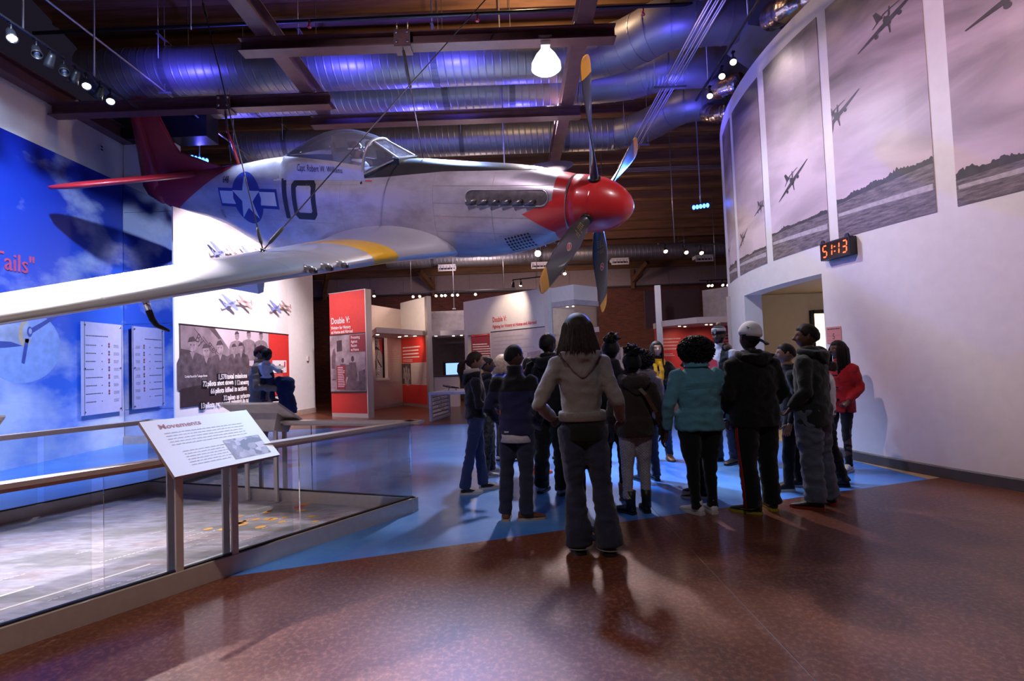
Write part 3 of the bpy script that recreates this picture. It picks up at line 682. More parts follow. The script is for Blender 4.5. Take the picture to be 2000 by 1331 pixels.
track((1.5,15,4.12),(2.9,15.0,4.12),'short black light track right of the lowest propeller blade',(.9,))
for x, z, n_ in ((1.58,3.9,'small lit spotlight between the two lower propeller blades'),(2.62,3.96,'upper lit spotlight right of the lowest blade'),(2.60,3.86,'lower lit spotlight right of the lowest blade')):
    spot_fixture((x,15,z), (x-.3,13,2.4), n_, True, drop=4.11-z)
track((.1,16.5,3.98),(1.6,16.2,4.05),'short black light track above the white title panel',(.5,))
spot_fixture((.34,16.4,3.83), (.1,15.6,2.4), 'single lit spotlight above the white title panel', True)
spot_fixture((.10,16.45,3.83), (.0,17,2), 'unlit spotlight above the white title panel', False)
spot_fixture((.72,13,4.08), (.35,6,2.1), 'dazzling spotlight below the engine cowl, aimed at the camera', True, None, 1.6, mat('lit_dazzling_lens',(1,1,1),.5,emit=(1,.95,.9),es=160))
track((.2,13,4.3),(1.4,13,4.3),'black light track hidden behind the engine cowl',(.8,))
track((6.5,18,3.95),(8.4,18,3.95),'black light track over the red booth at right',(.3,))
for k, px_ in enumerate((1388,1395,1416,1426)):
    x = (px_-1000)/1030*18; spot_fixture((x,18,3.79),(x-.2,15,2.0),['first','second','third','fourth'][k]+' small lit spotlight from the left above the red booth at right', True, 'small spotlights above the red booth')
spot_fixture((-4.40,17,3.74),(-4.2,15.2,2),'single lit spotlight above the red kiosk', True)
def flood(loc, aim, label):
    t = thing('led_floodlight', label, 'floodlight', loc)
    q = (Vector(aim)-Vector(loc)).to_track_quat('Y','Z').to_matrix()
    mb = MB(); mb.box((0,-.05,0),(.40,.10,.14), 0, None); mb.v = [tuple(q @ Vector(p)) for p in mb.v]; obj('housing', mb, M_black, t)
    for k in range(5):
        mb = MB(); mb.sphere((-.15+.075*k,.005,0),(.034,.015,.05),10,6); mb.v = [tuple(q @ Vector(p)) for p in mb.v]; obj('lens', mb, M_bulbblue, t)
    mb = MB(); mb.tube([(0,0,.07),(0,0,.3),(0,0,rz_(loc[1])-loc[2]-.02)], .014, 6); obj('stem', mb, M_rod, t)
flood((4.45,12,4.82),(1.3,5.5,2.6),'blue lit floodlight hanging left of the curved wall')
flood((-7.0,11.9,6.32),(-3,8,6.6),'blue floodlight glowing behind the red tail fin')
# ------------------------------------------------------------------ the fighter
PM = (Matrix.Translation((1.5096, 6.2154, 3.2208)) @ Matrix.Rotation(-.4775, 4, 'Z') @ Matrix.Rotation(.1912, 4, 'Y') @ Matrix.Rotation(.399, 4, 'X'))
PLANE = bpy.data.objects.new('fighter_plane', None); link(PLANE); PLANE.matrix_world = PM
tag(PLANE, 'silver propeller fighter with red nose and red tail hanging from the ceiling', 'airplane'); ROOT[PLANE.name] = PM.inverted()
P_ = lambda s, y, z: Vector((-s, -y, z))            # station aft of the spinner, starboard, up
PW = lambda s, y, z: PM @ P_(s, y, z)
SEC = [(.74,.355,.36,-.36),(1.0,.38,.405,-.47),(1.25,.40,.45,-.57),(1.6,.425,.49,-.68),(2.0,.44,.515,-.745),(2.5,.455,.545,-.79),(3.1,.465,.585,-.79),(3.5,.465,.58,-.77),(3.75,.465,.50,-.77),(4.4,.455,.47,-.85),(5.1,.435,.50,-1.0),(5.6,.41,.62,-1.05),(5.9,.385,.67,-1.05),(6.4,.35,.635,-1.0),(7.1,.295,.56,-.79),(7.7,.235,.51,-.54),(8.3,.175,.47,-.40),(8.9,.12,.44,-.32),(9.5,.06,.40,-.22),(10.0,.025,.36,-.10)]
_S = np.array(SEC)
def fus(s):
    s = max(.74, min(10., s)); return [float(np.interp(s, _S[:, 0], _S[:, i])) for i in (1, 2, 3)]
EX = 2.3
def fring(s, a, off=0.0):
    w, zt, zb = fus(s); zc = (zt+zb)/2*.6; c, si = math.cos(a), math.sin(a)
    y = (w+off)*math.copysign(abs(c)**(2/EX), c); h = (zt-zc+off) if si >= 0 else (zc-zb+off)
    return P_(s, y, zc+math.copysign(abs(si)**(2/EX), si)*h)
def fside(s, z, off=.003):      # starboard skin point at (s, z)
    w, zt, zb = fus(s); zc = (zt+zb)/2*.6; h = (zt-zc) if z >= zc else (zc-zb)
    q = min(.995, abs(z-zc)/h)
    return P_(s, w*(1-q**EX)**(1/EX)+off, z)
def skin_mat():
    m, nt, b = new_mat('silver_aircraft_skin'); L = nt.links.new
    tc = nd(nt, 'ShaderNodeTexCoord'); mp = nd(nt, 'ShaderNodeMapping'); mp.inputs['Scale'].default_value = (.8, 1, 1.6); L(tc.outputs['Object'], mp.inputs[0])
    n = nd(nt, 'ShaderNodeTexNoise'); n.inputs['Scale'].default_value = 1.7; n.inputs['Detail'].default_value = 8; n.inputs['Roughness'].default_value = .62; L(mp.outputs[0], n.inputs[0])
    cr = nd(nt, 'ShaderNodeValToRGB'); e = cr.color_ramp.elements; e[0].position = .30; e[0].color = (.30,.26,.28,1); e[1].position = .58; e[1].color = (.52,.49,.55,1); L(n.outputs[0], cr.inputs[0])
    L(cr.outputs[0], b.inputs['Base Color']); b.inputs['Metallic'].default_value = .35; b.inputs['Roughness'].default_value = .34
    b.inputs['Coat Weight'].default_value = .35; b.inputs['Coat Roughness'].default_value = .12
    n2 = nd(nt, 'ShaderNodeTexNoise'); n2.inputs['Scale'].default_value = 5; L(tc.outputs['Object'], n2.inputs[0])
    bp = nd(nt, 'ShaderNodeBump'); bp.inputs['Strength'].default_value = .05; bp.inputs['Distance'].default_value = .03; L(n2.outputs[0], bp.inputs['Height']); L(bp.outputs[0], b.inputs['Normal'])
    return m
M_skin = skin_mat()
M_wing = mat('silver_wing_paint', (.54,.54,.58), .30, .40, .07, 1.5, coat=.35)
M_nose = mat('red_nose_paint', (.62,.028,.030), .30, 0, .06, 2, coat=.35)
M_tail = mat('dark_red_tail_paint', (.34,.014,.024), .42, 0, .15, 1.5, coat=.1)
M_od = mat('antiglare_olive_black', (.028,.027,.030), .34, 0, .15, 4, coat=.25)
M_ins_b = mat('insignia_blue', (.012,.03,.28), .45, var=.08); M_ins_w = mat('insignia_white', (.80,.80,.82), .45, var=.04); M_num = mat('code_black', (.014,.014,.02), .45)
M_yel = mat('stripe_yellow', (.80,.46,.012), .35, var=.05, coat=.3); M_tip = mat('blade_tip_yellow', (.80,.36,.02), .4, var=.05); M_blade = mat('propeller_black', (.03,.032,.036), .38, .15, .2, 3, coat=.2)
M_exh = mat('exhaust_steel', (.20,.18,.18), .38, .7, .3, 14); M_ln = mat('panel_line', (.30,.26,.27), .6)
M_canopy = glass_mat('canopy_perspex', (.88,.90,1.0), 1.5, .02, .90, .13)
mb = MB(); st = np.linspace(.74, 10, 60); NA = 40
mb.loft([[fring(s, 2*PI*k/NA) for k in range(NA)] for s in st]); obj('fuselage', mb, M_skin, PLANE)
# red nose ring, red tail, black anti-glare panel as paint on the skin
mb = MB(); mb.loft([[fring(s, 2*PI*k/NA, .003) for k in range(NA)] for s in np.linspace(.745,.90,4)], cap=False)
def sidedecal(me, off=.003, step=(.06,.05)):
    return bisected(me, step), (lambda p: fside(-p.x, p.y, off))
me, fn = sidedecal(flat([[(-.90,.10),(-.90,-.30),(-1.30,-.07)]])); mb.mesh(me, fn, 0, True)
obj('red_cowl_ring', mb, M_nose, PLANE)
def tail_s(a, t):
    s = 8.0
    for _ in range(12):
        z = fring(s, a).z; s = max(7.21, min(9.3, 7.21+(.51-z)*2.7))
    return s+(10.0-s)*t
mb = MB(); mb.loft([[fring(tail_s(2*PI*k/48, t), 2*PI*k/48, .004) for k in range(48)] for t in np.linspace(0,1,12)], cap=False); obj('red_tail_cone', mb, M_tail, PLANE)
mb = MB(); rows = []
for s in np.linspace(1.2, 3.94, 26):
    z0 = .44 if s < 2.5 else .44-(s-2.5)*.06
    zt = fus(s)[1]; z0 = min(z0, zt-.01-.03*(s-1.2)); zc = (zt+fus(s)[2])/2*.6
    q = max(0., min(.999, (z0-zc)/(zt-zc))); a0 = math.asin(q**(EX/2))
    rows.append([fring(s, a0+(PI-2*a0)*k/16, .004) for k in range(17)])
mb.loft(rows, 0, False, True, False); obj('antiglare_panel', mb, M_od, PLANE)
# panel lines
mb = MB()
for s in (1.72, 2.62, 4.35, 5.75):
    zs = np.linspace(-.45 if s < 5 else -.5, .42, 14); mb.loft([[fside(s-.0025, z, .0022), fside(s+.0025, z, .0022)] for z in zs], 0, False, True, False)
for z, s0, s1 in ((.27,.9,2.62),(.05,2.1,2.62),(-.12,.9,2.62),(-.33,1.0,2.62),(.27,4.0,7.2),(-.30,4.3,7.4)):
    mb.loft([[fside(s, z-.002, .0022), fside(s, z+.002, .0022)] for s in np.linspace(s0, s1, 18)], 0, False, True, False)
obj('panel_lines', mb, M_ln, PLANE)
# insignia, numbers, names on the starboard side
mb = MB()
c0, zc0, Rr = 6.66, .03, .43
def dec(polys, m, off, mb_=None):
    me, fn = sidedecal(flat(polys), off); (mb_ or mb).mesh(me, fn, m, True)
rot = lambda P: P
dec([ellipse(-c0, zc0, Rr, Rr, 40)], 0, .004); dec([[(-c0-.86, zc0+.165),(-c0+.86, zc0+.165),(-c0+.86, zc0-.155),(-c0-.86, zc0-.155)]], 0, .0045)
dec([[(-c0-.81,zc0+.115),(-c0-.38,zc0+.115),(-c0-.41,zc0+.0),(-c0-.37,zc0-.105),(-c0-.81,zc0-.105)],[(-c0+.81,zc0+.115),(-c0+.38,zc0+.115),(-c0+.41,zc0),(-c0+.37,zc0-.105),(-c0+.81,zc0-.105)]], 1, .006)
sp = []
for k in range(10):
    r = Rr*.97 if k % 2 == 0 else Rr*.37; a = PI/2+k*PI/5; sp.append((-c0+r*math.cos(a), zc0+r*math.sin(a)))
dec([sp], 1, .0075); obj('star_insignia', mb, [M_ins_b, M_ins_w], PLANE)
mb = MB()
dec([[(-5.66,.36),(-5.55,.36),(-5.55,-.26),(-5.66,-.26)]], 0, .004)
L0, R0, T0, B0, w_ = -5.43, -4.88, .36, -.26, .105; c_ = .09
outer = [(L0+c_,T0),(R0-c_,T0),(R0,T0-c_),(R0,B0+c_),(R0-c_,B0),(L0+c_,B0),(L0,B0+c_),(L0,T0-c_)]
inn = [(L0+w_+.03,T0-w_),(R0-w_-.03,T0-w_),(R0-w_,T0-w_-.03),(R0-w_,B0+w_+.03),(R0-w_-.03,B0+w_),(L0+w_+.03,B0+w_),(L0+w_,B0+w_+.03),(L0+w_,T0-w_-.03)]
for k in range(8): dec([[outer[k], outer[(k+1) % 8], inn[(k+1) % 8], inn[k]]], 0, .004)
obj('code_number', mb, M_num, PLANE, label='large black number 10')
mb = MB(); me = text('648', .16, .8, 'CENTER', shear=.1, weight=.004); me, fn = bisected(me, (.05,.05)), None
mb.mesh(me, lambda p: fside(7.25-p.x, .28+p.y, .005), 0); obj('serial_number', mb, M_num, PLANE)
mb = MB(); dec([ellipse(-3.93,.30,.02,.02,12)], 0, .005); dec([ellipse(-7.55,-.33,.018,.018,12)], 0, .005)
for k in range(5): dec([[(-7.62,-.20-.025*k),(-7.52,-.20-.025*k),(-7.52,-.208-.025*k),(-7.62,-.208-.025*k)]], 0, .005)
obj('stencil_marks', mb, M_num, PLANE)
mb = MB(); dec([[(-3.86,.335),(-3.72,.332),(-3.72,.320),(-3.86,.322)]], 0, .005); obj('rescue_stencil', mb, M_redtext, PLANE)
mb = MB()
for i in range(8):
    for j in range(5):
        c = (-1.57+.046*i+.010*j, -.405-.042*j+.012*i)
        dec([ellipse(c[0], c[1], .0165, .0165, 8)], 0, .004)
obj('intake_grille', mb, M_num, PLANE)
mb = MB(); q = [(-1.66,-.37),(-1.18,-.32),(-1.14,-.56),(-1.62,-.62)]
for k in range(4):
    a, b = q[k], q[(k+1) % 4]; mb.loft([[fside(-(a[0]+(b[0]-a[0])*t), a[1]+(b[1]-a[1])*t, .003), fside(-(a[0]+(b[0]-a[0])*t), a[1]+.008+(b[1]-a[1])*t, .003)] for t in np.linspace(0,1,8)], 0, False, True, False)
obj('intake_panel_edge', mb, M_ln, PLANE)
# exhaust shroud and stacks
mb = MB(); pill = ellipse(-1.06, .125, .10, .088, 14, -PI/2, PI/2)+ellipse(-2.0, .125, .10, .088, 14, PI/2, 3*PI/2)
dec([pill], 0, .006)
ring1 = [fside(-x, z, .006) for x, z in pill]; ring2 = [fside(-(-1.53+(x+1.53)*1.012), .125+(z-.125)*1.07, .022) for x, z in pill]; ring3 = [fside(-(-1.53+(x+1.53)*1.03), .125+(z-.125)*1.2, .002) for x, z in pill]
mb.loft([ring1, ring2, ring3], 1, False, True); EXS = obj('exhaust_shroud', mb, [M_exh, M_wing], PLANE)
for k in range(6):
    s = 1.12+.165*k; a = fside(s, .095, .004); mb = MB()
    b2 = a+Vector((-.125, -.042, -.040)); mid = a+Vector((-.02,-.030,-.008))
    mb.tube([a, mid, b2], [.026,.030,.026], 10); mb.tube([b2-Vector((-.002,0,0)), b2+Vector((-.003,-.001,-.001))], [.020,.018], 8, 1)
    obj('exhaust_stack', mb, [M_exh, M_black], EXS)
# canopy, windscreen, cockpit
zs_ = lambda s: float(np.interp(s, [3.7,3.92,4.5,5.24,5.8,5.9], [.49,.52,.60,.66,.675,.67]))
wc_ = lambda s: .335*(1 if s < 4.3 else math.sqrt(max(.0, 1-((s-4.3)/1.56)**2)))
zt_ = lambda s: float(np.interp(s, [3.78,3.95,4.13,4.3,4.46,4.65,4.81,5.06,5.31,5.56,5.84], [.87,.935,.985,1.02,1.035,1.03,1.005,.945,.86,.775,.68]))
mb = MB(); rows = []
for s in np.linspace(3.82, 5.84, 30):
    z0, z1, w = zs_(s), max(zt_(s), zs_(s)+.004), wc_(s)
    rows.append([P_(s, w*math.copysign(abs(math.cos(PI*k/24))**.85, math.cos(PI*k/24)), z0+(z1-z0)*math.sin(PI*k/24)**.9) for k in range(25)])
mb.loft(rows, 0, False, True, False); obj('bubble_canopy', mb, M_canopy, PLANE)
for sg in (1, -1):
    mb = MB(); rows = []
    for s in np.linspace(3.86, 5.86, 24):
        a = fside(s, .33, .003); top = P_(s, wc_(s)+.006, zs_(s)+.01); mid = (a+top)/2; mid.y -= .018
        r = [a, (a+mid)/2+Vector((0,-.006,0)), mid, (mid+top)/2+Vector((0,-.006,0)), top, top+Vector((0,.02,0))]
        rows.append([Vector((p.x, p.y*sg, p.z)) for p in r])
    mb.loft(rows, 0, False, True, False); obj('canopy_skirt', mb, M_skin, PLANE)
def skirt(s, t, off=.004):
    a = fside(s, .33, .003); top = P_(s, wc_(s)+.006, zs_(s)+.01); p = a.lerp(top, t); p.y -= .022*math.sin(PI*t)+off; return p
mb = MB(); me = bisected(text('Capt. Robert W. Williams', .115, .82, 'LEFT', shear=.22), (.05,.05))
mb.mesh(me, lambda p: skirt(5.28-p.x, .42+p.y/.26)); obj('pilot_name', mb, M_num, PLANE)
fr = MB()
arch = [P_(3.80+.10*(1-math.sin(PI*k/20))**1.3, .345*math.copysign(abs(math.cos(PI*k/20))**.75, math.cos(PI*k/20)), .40+.475*math.sin(PI*k/20)**.8) for k in range(21)]
fr.tube(arch, .022, 8)
fr.bar(P_(3.82,.13,.862), P_(3.34,.19,.615), .02, .025); fr.bar(P_(3.82,-.13,.862), P_(3.34,-.19,.615), .02, .025)
fr.bar(P_(3.34,.19,.615), P_(3.86,.365,.42), .02, .02); fr.bar(P_(3.34,-.19,.615), P_(3.86,-.365,.42), .02, .02); fr.bar(P_(3.34,.19,.615), P_(3.34,-.19,.615), .02, .02)
obj('windscreen_frame', fr, mat('frame_grey',(.34,.33,.36),.4,.3), PLANE)
mb = MB(); mb.add([P_(3.82,.13,.862),P_(3.34,.19,.615),P_(3.34,-.19,.615),P_(3.82,-.13,.862)], [(0,1,2,3)]); 
for sg in (1, -1): mb.add([P_(3.82,sg*.13,.862),P_(3.34,sg*.19,.615),P_(3.86,sg*.365,.42),P_(3.84,sg*.33,.66),P_(3.82,sg*.25,.80)], [(0,1,2,3,4)])
obj('windscreen', mb, M_canopy, PLANE)
mb = MB(); mb.box(P_(3.55,0,.56),(.5,.44,.10)); mb.box(P_(3.72,.06,.66),(.16,.10,.12)); mb.tube([P_(3.62,0,.6),P_(3.62,0,.74)],.02,8); obj('gunsight', mb, M_black, PLANE)
mb = MB(); mb.box(P_(4.62,0,.66),(.06,.30,.40)); mb.box(P_(4.60,0,.86),(.09,.22,.17)); obj('seat_headrest', mb, mat('seat_olive', (.16,.13,.10), .7), PLANE)
# wing, built tip to tip
def wing_sec(y, n=22):
    ay = abs(y); le = 2.6+.063*ay-(.30*max(0, 1-ay/1.15)); te = 5.2-.2*ay; zl = -.655+.122*ay; c = te-le
    th = (.155-.008*ay)
    if ay > 5.2:
        k = min(1., (ay-5.2)/.46); sh = math.sqrt(max(0, 1-k*k)); le += (1-sh)*.55*c*.6; te -= (1-sh)*.45*c*.6; c = te-le; th *= max(.25, sh)
    P = []
    for i in range(2*n):
        t = i/n
        u = .5*(1-math.cos(PI*t)) if t <= 1 else .5*(1-math.cos(PI*(2-t)))
        yt = 5*th*(.2969*math.sqrt(u)-.126*u-.3516*u*u+.2843*u**3-.1036*u**4)
        cam_ = .016*4*u*(1-u)
        z = (cam_+yt if t <= 1 else cam_-yt*.85)*c
        fil = .16*math.exp(-max(0, ay-.36)/.16)*math.sin(PI*min(1, max(0, u*1.05)))**.7 if t <= 1 else 0
        P.append(P_(le+u*c, y, zl-.045*u*(c/2.5)+z+fil))
    return P
ys = [0,.3,.42,.5,.6,.75,.95,1.22,1.23,1.4,1.61,1.62,2.0,2.5,3.0,3.5,4.0,4.5,5.0,5.2,5.35,5.5,5.6,5.65]
ys = [-y for y in ys[::-1][:-1]]+ys
mb = MB(); n = 22
secs = [wing_sec(y) for y in ys]
for i in range(len(ys)-1):
    ym = abs((ys[i]+ys[i+1])/2); mb.loft([secs[i], secs[i+1]], 1 if 1.22 < ym < 1.62 else 0, i in (0,), True)
mb.add(secs[-1], [tuple(range(2*n))], 0); obj('wing', mb, [M_wing, M_yel], PLANE)
WING = bpy.data.objects['wing']
bmw = bmesh.new(); bmw.from_mesh(WING.data); bmesh.ops.remove_doubles(bmw, verts=bmw.verts, dist=1e-4); bmesh.ops.recalc_face_normals(bmw, faces=bmw.faces); bmw.to_mesh(WING.data); bmw.free()
for k, y in enumerate((2.12, 2.33, 2.54)):
    le = 2.6+.063*y; z = -.655+.122*y+.012; mb = MB()
    mb.tube([P_(le+.55,y,z+.07),P_(le+.12,y,z+.02),P_(le-.02,y,z+.005)],[.015,.05,.042],12); mb.tube([P_(le-.0,y,z),P_(le-.085,y,z-.002)],.030,12,1); mb.tube([P_(le-.084,y,z-.002),P_(le-.0865,y,z-.002)],.019,10,2)
    for q in range(3): mb.tube([P_(le-.02-.022*q,y,z),P_(le-.028-.022*q,y,z)],.034,12,1)
    obj('gun_barrel', mb, [M_wing, M_exh, M_black], WING)
y = 4.02; le = 2.6+.063*y; z = -.655+.122*y; mb = MB(); f0 = P_(le+.28,y,z-.10)
mb.tube([f0+Vector((0,0,.05)), f0+Vector((0.0,0,-.06))], .028, 10, 0); mb.tube([f0+Vector((0,0,-.06)), f0+Vector((.01,0,-.15)), f0+Vector((.05,0,-.2)), f0+Vector((.22,0,-.225))], [.028,.027,.022,.012], 10, 1); obj('pitot_tube', mb, [M_chrome, M_black], WING)
y = 2.95; le = 2.6+.063*y; z = -.655+.122*y; mb = MB()
mb.loft([[P_(le+.25+dx,y+sy*.05,z-.06-dz) for dx, dz, sy in ((0,0,-1),(1.2,0,-1),(1.2,0,1),(0,0,1))],[P_(le+.30+dx,y+sy*.03,z-.20-dz) for dx, dz, sy in ((0,.0,-1),(.95,-.02,-1),(.95,-.02,1),(0,.0,1))]], 0, True, False); obj('bomb_rack', mb, M_wing, WING)
mb = MB()
for y0 in (2.0, 2.75, 3.6, 4.4):
    S_ = wing_sec(y0); mb.loft([[S_[i]+Vector((0,-.003,.0015)), S_[i]+Vector((0,.003,.0015))] for i in range(2, 20)], 0, False, True, False)
for u in (9, 15):
    A = [wing_sec(y)[u] for y in np.linspace(1.7,5.1,24)]; mb.loft([[p+Vector((.003,0,.0016)), p+Vector((-.003,0,.0016))] for p in A], 0, False, True, False)
obj('wing_panel_lines', mb, mat('wing_panel_line', (.42,.41,.42), .5), WING)
# tail surfaces
def lens(le, te, z, th, y=None, n=10, vert=True):
    P = []
    for i in range(2*n):
        t = i/n; u = .5*(1-math.cos(PI*t)) if t <= 1 else .5*(1-math.cos(PI*(2-t)))
        yt = 5*th*(.2969*math.sqrt(u)-.126*u-.3516*u*u+.2843*u**3-.1036*u**4); yt = yt if t <= 1 else -yt
        P.append(P_(le+u*(te-le), yt, z) if vert else P_(le+u*(te-le), y, z+yt))
    return P
zl = [-.17,0,.18,.33,.53,.62,.70,.80,.96,1.29,1.53,1.70,1.77,1.80]; LEs = [9.35,9.1,8.8,8.5,7.6,8.0,8.29,8.74,8.87,9.01,9.11,9.22,9.32,9.5]; TEs = [9.9,10.29,10.38,10.34,10.28,10.26,10.24,10.2,10.17,10.1,10.05,10.0,9.95,9.82]
HG = 9.72
mb = MB(); mb.loft([lens(l, HG, z, .075 if z > .5 else .05) for l, z in zip(LEs[3:], zl[3:])]); obj('fin', mb, M_tail, PLANE)
mb = MB(); rows = []
for t_, z in zip(TEs, zl):
    th = .045 if z < 1.6 else .03
    rows.append([P_(HG+.012,-th,z),P_(HG+.012,th,z),P_(HG+(t_-HG)*.5,th*.6,z),P_(t_,.004,z),P_(t_,-.004,z),P_(HG+(t_-HG)*.5,-th*.6,z)])
mb.loft(rows); obj('rudder', mb, M_tail, PLANE)
for sg in (1, -1):
    mb = MB(); rows = []
    for y in (0,.15,.6,1.2,1.7,1.9,1.98,2.02):
        k = y/2.02; le = 8.22+.72*k; te = 9.40+.08*k; e = 1-max(0,(y-1.7)/.32)**2*.5; c = te-le
        rows.append(lens(te-c*e, te-c*(1-e)*.4, .40+.02*k, .10*e+.01, sg*y, 10, False))
    mb.loft(rows); obj('tailplane', mb, M_tail if sg < 0 else mat('tailplane_red', (.45,.02,.03), .35, coat=.3), PLANE)
mb = MB(); mb.tube([P_(7.12,0,.54),P_(7.16,0,.9),P_(7.22,0,1.18)],[.028,.02,.010],8); obj('antenna_mast', mb, M_nose, PLANE)
# spinner and four blades
HUB = P_(.47,0,0); TILT = Matrix.Translation(HUB) @ Matrix.Rotation(rad(3.2), 4, 'Y') @ Matrix.Translation(-HUB)
mb = MB(); mb.lathe([(.0,-.735),(.30,-.735),(.352,-.73),(.352,-.62),(.345,-.50),(.325,-.38),(.285,-.26),(.225,-.15),(.15,-.065),(.075,-.018),(.03,-.004),(0,0)], (0,0,0), (1,0,0), 40)
mb.tube([P_(.472,0,0),P_(.468,0,0)], .3435, 40, 0, False, False); mb.xf(TILT); SPN = obj('spinner', mb, M_nose, PLANE)
mb = MB(); mb.tube([P_(.80,0,0),P_(.72,0,0)], .335, 32); obj('spinner_backplate', mb, M_dark, PLANE)
Rb = 1.697
for k in range(4):
    th = .3621+k*PI/2; rdir = Vector((0, -math.sin(th), math.cos(th))); tdir = Vector((0, -math.cos(th), -math.sin(th)))   # towards starboard at the top
    rows = []; mi = []
    rr = [.26,.34,.42,.55,.72,.9,1.1,1.28,1.42,1.50,1.58,1.64,1.68,Rb]
    ch = [.11,.12,.15,.20,.255,.285,.30,.305,.300,.292,.275,.24,.18,.09]; tk = [.105,.10,.075,.055,.042,.034,.028,.024,.02,.018,.016,.014,.012,.01]
    for r, c, t_ in zip(rr, ch, tk):
        be = rad(float(np.interp(r, [.26,.6,1.0,1.45,1.7], [62,35,15,1,-3])))
        cd = tdir*math.cos(be)+Vector((1,0,0))*math.sin(be); nn = cd.cross(rdir).normalized()
        ctr = HUB+rdir*r
        rows.append([ctr+cd*(c/2*math.cos(2*PI*j/16))+nn*(t_/2*math.sin(2*PI*j/16)) for j in range(16)])
    mb = MB()
    for i in range(len(rows)-1): mb.loft([rows[i], rows[i+1]], 1 if rr[i] >= 1.49 else 0, i == len(rows)-2 or i == 0, True)
    mb.tube([HUB+rdir*.335, HUB+rdir*.362], .075, 16, 2)
    # stencils and round badge on the rear-facing and front-facing sides
    for sgn in (1, -1):
        def on(r, off, lift): 
            be = rad(float(np.interp(r, [.26,.6,1.0,1.45,1.7], [62,35,15,1,-3]))); cd = tdir*math.cos(be)+Vector((1,0,0))*math.sin(be); nn = cd.cross(rdir).normalized()
            hh = float(np.interp(r, rr, tk))/2; cc = float(np.interp(r, rr, ch))/2; hh *= math.sqrt(max(0.05, 1-(off/cc)**2))
            return HUB+rdir*r+cd*off+nn*sgn*(hh+lift)
        mb.add([on(.93+.062*math.cos(2*PI*j/18), .040*math.sin(2*PI*j/18), .002) for j in range(18)], [tuple(range(18))], 3)
        mb.add([on(.93+.050*math.cos(2*PI*j/18), .032*math.sin(2*PI*j/18), .003) for j in range(18)], [tuple(range(18))], 4)
        mb.add([on(.93+x, y, .004) for x, y in ((-.035,-.022),(-.022,-.030),(.035,.022),(.022,.030))], [(0,1,2,3)], 3)
        rn = random.Random(4)
        for row in range(3):
            for cc_ in range(8):
                r0 = .50+.031*cc_; o0 = -.05+.034*row
                if rn.random() < .8 and cc_ != 4: mb.add([on(r0+dx, o0+dy, .002) for dx, dy in ((0,0),(.016,0),(.016,.024),(0,.024))], [(0,1,2,3)], 5)
    mb.xf(TILT); obj('propeller_blade', mb, [M_blade, M_tip, M_black, mat('badge_cream',(.55,.45,.42),.5), mat('badge_red',(.45,.05,.05),.5), mat('stencil_yellow',(.20,.17,.04),.5)], PLANE)
bmk = None
for o in [o for o in bpy.data.objects if o.name.startswith('propeller_blade') or o.name.startswith('spinner')]:
    b_ = bmesh.new(); b_.from_mesh(o.data); bmesh.ops.remove_doubles(b_, verts=b_.verts, dist=1e-5); b_.to_mesh(o.data); b_.free()
# suspension cables
def cable(a, b, label, tb=None):
    t = thing('suspension_cable', label, 'cable', a); a = Vector(a); b = Vector(b)
    mb = MB(); mb.tube([a, b], .008, 6); obj('wire', mb, mat('wire_rope', (.10,.09,.11), .4, .6), t, True)
    d = (b-a).normalized()
    if tb:
        for p0, p1 in tb:
            mb = MB(); mb.tube([a.lerp(b, p0), a.lerp(b, p0+.01), a.lerp(b, p1-.01), a.lerp(b, p1)], [.010,.022,.022,.010], 8); obj('turnbuckle', mb, M_dark, t, True)
    return t
def clamp(p, label):
    t = thing('beam_clamp', label, 'clamp', p); mb = MB(); mb.box((0,-.115,.0),(.24,.016,.24)); mb.box((0,0,-.13),(.24,.24,.016)); obj('plate', mb, M_steelred, t)
    for sx in (-.08,.08):
        for sz in (-.07,.07):
            mb = MB(); mb.lathe([(0,0),(.022,0),(.022,.02),(0,.02)], (sx,-.123,sz), (0,-1,0), 6); obj('bolt', mb, M_bolt, t)
        mb = MB(); mb.tube([(sx,-.10,.06),(sx,-.10,.24)], .010, 6); obj('stud', mb, M_bolt, t)
HK = wing_sec(2.35)[11]; HKW = PM @ (HK+Vector((0,0,.0)))
cable((-1.45,7.6,6.12), PW(3.04,0,.585), 'suspension cable from the cross beam to the engine cowl', [(.03,.38)])
clamp((-1.45,7.68,6.24), 'bolted clamp plate on the cross beam above the cockpit')
cable((-4.97,9.25,6.10), PW(7.34,0,.53), 'suspension cable to the fuselage ahead of the red fin', [(.02,.4)])
clamp((-4.97,9.3,6.22), 'bolted clamp plate on the cross beam near the red fin')
cable((-4.25,7.3,6.84), HKW+Vector((0,0,.03)), 'left suspension cable of the pair meeting on the wing', [(.05,.12),(.93,.985)])
cable((.05,7.3,6.84), HKW+Vector((.02,0,.03)), 'right suspension cable of the pair meeting on the wing', [(.93,.985)])
mb = MB(); mb.tube([HK+Vector((0,0,-.03)), HK+Vector((0,0,.04))], .02, 8); mb.lathe([(0,0),(.05,0),(.04,.02),(0,.03)], HK+Vector((0,0,-.005)), (0,0,1), 12); obj('lifting_eye', mb, M_chrome, WING)
